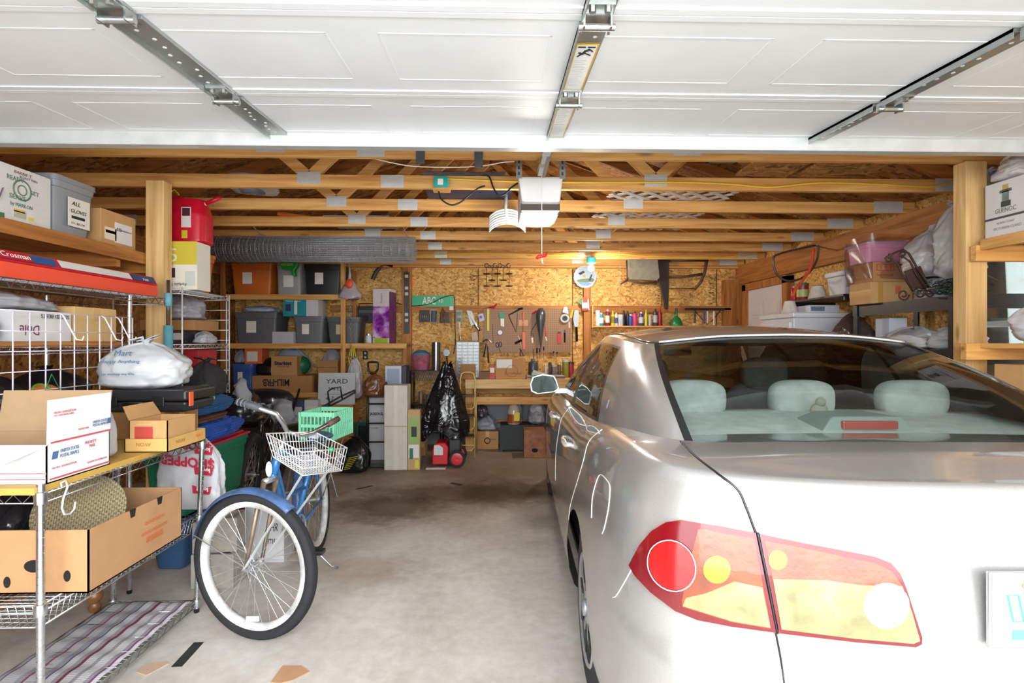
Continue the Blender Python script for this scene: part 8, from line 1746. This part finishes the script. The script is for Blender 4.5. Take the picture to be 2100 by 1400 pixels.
# black steel shelf
bsx = thing('steel_shelving', 'black steel shelving with wooden top behind the right post', 'shelving', (0,0,0)); BLS = mt('#1b1d24', .4)
for z in (1.685, 1.345, .8):
    MB().box(2.86, 3.36, 3.15, 4.22, z-.012, z).build('shelf', mt('#7a5a3c', .7, kind='card') if z > 1.6 else mt('#b3a89a', .7, kind='card'), bsx); MB().box(2.845, 2.86, 3.15, 4.22, z-.085, z+.003).build('beam', BLS, bsx); MB().box(2.86, 3.36, 3.135, 3.15, z-.085, z+.003).build('beam', BLS, bsx)
for x, y in ((2.84, 3.30), (2.84, 4.20), (3.33, 3.30), (3.33, 4.20)):
    q = MB(); q.box(x, x+.045, y-.003, y, 0, 1.70).box(x-.003, x, y-.045, y, 0, 1.70); pst = q.build('post', BLS, bsx); q = MB()
    for k in range(16): q.box(x+.018, x+.026, y-.0045, y-.003, .15+k*.1, .175+k*.1)
    q.build('slots', mt('#8d9096', .5), pst)
ZT = 1.687
b = cbox('taped_carton', 'kraft carton wound with clear tape at the far end of the black shelf', 2.80, 3.12, 3.95, 4.19, ZT, 1.85, CARD2, tape=None, rz=.0); b.patch('F', .18, .30, 0, 1, mt('#c08f4c', .15), 'packing_tape'); b.patch('F', .60, .72, .45, .8, mt('#c9502e', .5), 'red_mark'); b.patch('L', 0, 1, .35, .65, mt('#c08f4c', .15), 'packing_tape')
b = cbox('fragile_carton', 'kraft carton with red handling marks stacked on the taped carton', 2.83, 3.12, 3.96, 4.18, 1.852, 2.0, CARD, tape=None); b.patch('F', .08, .55, .55, .9, mt('#c0503a', .6), 'handling_marks'); b.patch('F', .10, .53, .59, .86, CARD, 'handling_marks', off=.001); b.text('F', 'T Y T', .15, .62, .03, mt('#b8402c', .6), w=.1, off=.003); b.text('F', 'HANDLE WITH CARE', .08, .3, .012, mt('#b8402c', .6), w=.13)
tote('pink_tote', 'pink tote wrapped in clear plastic above the fragile carton', 2.80, 3.28, 3.98, 4.24, 2.002, 2.17, '#dda3b4', lid='#c9a9bd', paper=False, taper=.015)
q = MB(); q.grid(lambda u, v: (3.04+.27*math.copysign(abs(math.cos(2*PI*u))**.5, math.cos(2*PI*u))*(1+.05*math.sin(u*40+v*6)), 4.11+.155*math.copysign(abs(math.sin(2*PI*u))**.5, math.sin(2*PI*u)), 1.86+.34*v+.02*math.sin(u*12)), 60, 12, closed_u=True); o = q.build('clear_wrap', glass('clear_plastic', '#efe6ee', .25, .6, 1.5), None, smooth='all'); tag(o, 'clear plastic wrap loosely around the pink tote', 'plastic wrap')
bag('plastic_bag', 'white plastic bag heaped between the pink tote and the big hanging bag', (3.04, 3.66, ZT+.16), (.36, .30, .32), 133, '#d3cdd0', .38, lump=.3)
bag('plastic_bag', 'small white bag on the black shelf behind the iron scroll stand', (3.08, 3.64, ZT), (.30, .34, .16), 134, '#d9d6da', .38, knot=False)
bag('plastic_bag', 'big white plastic bag hanging beside the right post', (2.93, 3.32, 1.80), (.27, .26, .47), 135, '#cfd0d4', .35, lump=.28)
bag('plastic_bag', 'bluish thin plastic bag hanging from the truss behind the right post', (2.98, 3.16, 2.14), (.20, .12, .28), 136, '#bcc3cf', .3, lump=.3)
# wrought iron scroll stand
ir = thing('scroll_stand', 'brown wrought iron scroll rack tilted on the black shelf', 'iron rack', (0,0,0)); IR2 = mt('#3b2620', .5)
q = MB(); Yi = 3.46
def sc_(cx, cy, r0, turns, a0, sg=1): return [P(cx+r0*(1-.72*t)*math.cos(a0+sg*turns*2*PI*t), cy+r0*(1-.72*t)*math.sin(a0+sg*turns*2*PI*t), Yi) for t in [k/26 for k in range(27)]]
for dx, dy in ((0, 0), (26, -4)):
    q.tube([P(x+dx, y+dy, Yi) for x, y in ((1826, 530), (1840, 540), (1853, 566), (1872, 597))], .006, 6)
q.tube([P(x, y, Yi) for x, y in ((1815, 530), (1835, 518), (1852, 512), (1864, 520), (1880, 548), (1905, 588))], .007, 6)
for a in ((1822, 530, 9, 1.3, -1.5), (1852, 521, 7, 1.2, 1.6), (1853, 604, 12, 1.4, 0), (1886, 601, 13, 1.4, 3.0), (1906, 600, 9, 1.2, 0)): q.tube(sc_(*a), .006, 6)
q.build('scrolls', IR2, ir, smooth='all'); q = MB(); w = [P(x, y, Yi+.02) for x, y in ((1855, 556), (1888, 545), (1905, 585), (1915, 590), (1872, 592))]; q.add(w+[v+Vector((0,.01,0)) for v in w], [tuple(range(5)), tuple(range(5, 10))]+[(i, (i+1) % 5, (i+1) % 5+5, i+5) for i in range(5)]); q.build('cloth_panel', mt('#4a2f29', .8, kind='cloth'), ir)
# artificial pine branch
pn = thing('pine_garland', 'dark green artificial pine garland under the big hanging bag', 'garland', (2.95, 3.42, ZT+.02)); rnd = random.Random(9); q = MB()
for k in range(260):
    x = rnd.uniform(-.12, .16); y = rnd.uniform(-.1, .12); z = rnd.uniform(0, .09); a = rnd.uniform(0, 2*PI); L_ = rnd.uniform(.03, .06); q.tube([(x, y, z), (x+L_*math.cos(a), y+L_*math.sin(a)*.6, z+rnd.uniform(-.01, .03))], .003, 3, caps=False)
q.build('needles', mt('#1f3b33', .7), pn); MB().tube([(-.14, 0, .03), (0, .02, .05), (.16, 0, .02)], .005, 6).build('twig', mt('#4a3222', .8), pn)
# things on the lower black shelf
bag('plastic_bag', 'white plastic bag spread on the lower black shelf at left', (3.0, 3.78, 1.347), (.34, .46, .15), 137, '#d6d3d8', .38, knot=False, lump=.3); bag('plastic_bag', 'white and teal plastic bag on the lower black shelf beside its post', (3.0, 3.42, 1.347), (.26, .30, .15), 138, '#c9d0d6', .38, lump=.3)
cbox('white_panel_box', 'upright white box at the far end of the lower black shelf', 2.98, 3.12, 4.0, 4.15, 1.347, 1.58, mt('#c6cad6', .5), tape=None); bag('dark_pack', 'clear and dark bag at the far post of the black shelf', (2.98, 4.42, 1.30), (.30, .22, .33), 139, '#5a4a48', .25, lump=.25)
cbox('support_carton', 'kraft carton under the clear and dark bag', 2.82, 3.16, 4.30, 4.6, 0, 1.299, CARD3)
# fridge and far black shelf
fg = thing('white_freezer', 'white upright freezer beyond the black shelving', 'freezer', (3.0, 5.1, 0)); MB().box(-.30, .33, -.28, .30, .03, 1.62).build('cabinet', mt('#d3d5dc', .3), fg, bevel=.008); MB().box(-.32, .35, -.31, .32, 1.62, 1.665).build('lid', mt('#dcdde2', .3), fg, bevel=.008); MB().box(-.33, -.30, -.26, .28, .06, 1.58).build('freezer_door', mt('#dfe0e4', .3), fg, bevel=.006)
b = cbox('flat_white_box', 'flat white printed box on top of the freezer', 2.86, 3.14, 4.84, 5.05, 1.667, 1.735, mt('#cfd0dc', .5), tape=None); b.patch('F', .05, .5, .2, .8, mt('#6a7890', .5), 'picture')
def shade(name, label, x, y, z, r0, r1, h): t = thing(name, label, 'lampshade', (x, y, z)); MB().lathe([(r0, 0), (r1, h), (r1-.004, h), (r0-.004, 0)], (0,0,0), 28).build('lamp_shade', mt('#d9cfc4', .7, kind='cloth'), t, smooth=True); MB().torus((0,0,h), r1*.98, .003, (0,0,1), 24, 5).build('wire_ring', STL, t, smooth='all')
shade('lampshade', 'cream lampshade standing on top of the freezer', 2.79, 5.05, 1.667, .075, .045, .12)
fs_ = thing('far_shelf', 'black steel wall shelf over the freezer', 'shelf', (0,0,0)); MB().box(2.90, 3.38, 4.42, 5.30, 1.785, 1.80).build('shelf', BLS, fs_)
for y in (4.44, 5.28): MB().box(2.92, 3.38, y-.01, y+.01, 1.75, 1.785).build('bracket', BLS, fs_)
shade('lampshade', 'cream lampshade on the black shelf over the freezer', 3.02, 4.98, 1.801, .085, .05, .125)
ck = thing('foam_cooler', 'white foam cooler with lid on the black shelf over the freezer', 'cooler', (3.08, 4.62, 1.801)); MB().box(-.13, .13, -.12, .12, 0, .165, taper=.02).build('box', mt('#e3e6ea', .6), ck, bevel=.014); MB().box(-.14, .14, -.13, .13, .167, .21).build('lid', mt('#e8eaee', .6), ck, bevel=.012)
bottle('paint_can', 'red and green drink can on the black shelf over the freezer', 2.98, 5.16, 1.801, .055, .17, '#8f2430', '#3a6a3c', shape='tub', cat='can', band='#a8b36a'); bottle('red_can', 'slim red can at the far end of the black shelf', 2.94, 5.24, 1.801, .03, .15, '#c02430', '#b9b9bc', shape='can', cat='can')
bw = thing('bow_saw', 'orange-handled bow saw hanging on the header beam over the freezer', 'bow saw', (0,0,0)); Yb = 4.9
MB().tube(catmull([tuple(P(x, y, Yb)) for x, y in ((1678, 503), (1676, 530), (1662, 556), (1640, 572), (1612, 575), (1592, 560), (1586, 530), (1600, 520), (1640, 510), (1672, 503))], 5), .010, 8).build('bow', mt('#5d5048', .4, .6, 'metal'), bw, smooth='all'); MB().tube(catmull([tuple(P(x, y, Yb-.02)) for x, y in ((1668, 510), (1664, 545), (1648, 572), (1632, 592), (1627, 608))], 5), [.013]*21, 8).build('orange_grip', mt('#cf4a1e', .4), bw, smooth='all')
MB().tube([P(1672, 504, Yb), P(1672, 504, Yb)+Vector((.45, .3, .0))], .006, 6).build('hanging_nail', STL, bw)
# tree outside the window
tr = thing('tree', 'dark tree trunk outside the right window', 'tree', (5.9, 6.2, -.1)); MB().tube([(0, 0, 0), (.03, .02, 1.2), (-.02, .03, 2.6), (.02, 0, 4.2)], [.15, .13, .12, .08], 12).build('trunk', mt('#4a3b33', .9, kind='cloth'), tr, smooth='all'); q = MB(); rnd = random.Random(3)
for k in range(9): z = 1.4+k*.25; a = rnd.uniform(0, 6.28); q.tube([(0, 0, z), (.4*math.cos(a), .4*math.sin(a), z+.1), (.8*math.cos(a+.2), .8*math.sin(a+.2), z)], [.02, .01, .004], 5)
q.build('branch', mt('#4a3b33', .9), tr)
struct(MB().box(YR0 if False else XR+.1, 14, -4, 14, -.2, -.1).build('floor_yard', mt('#b9bab2', .9, kind='cloth')), 'pale ground outside the right wall')
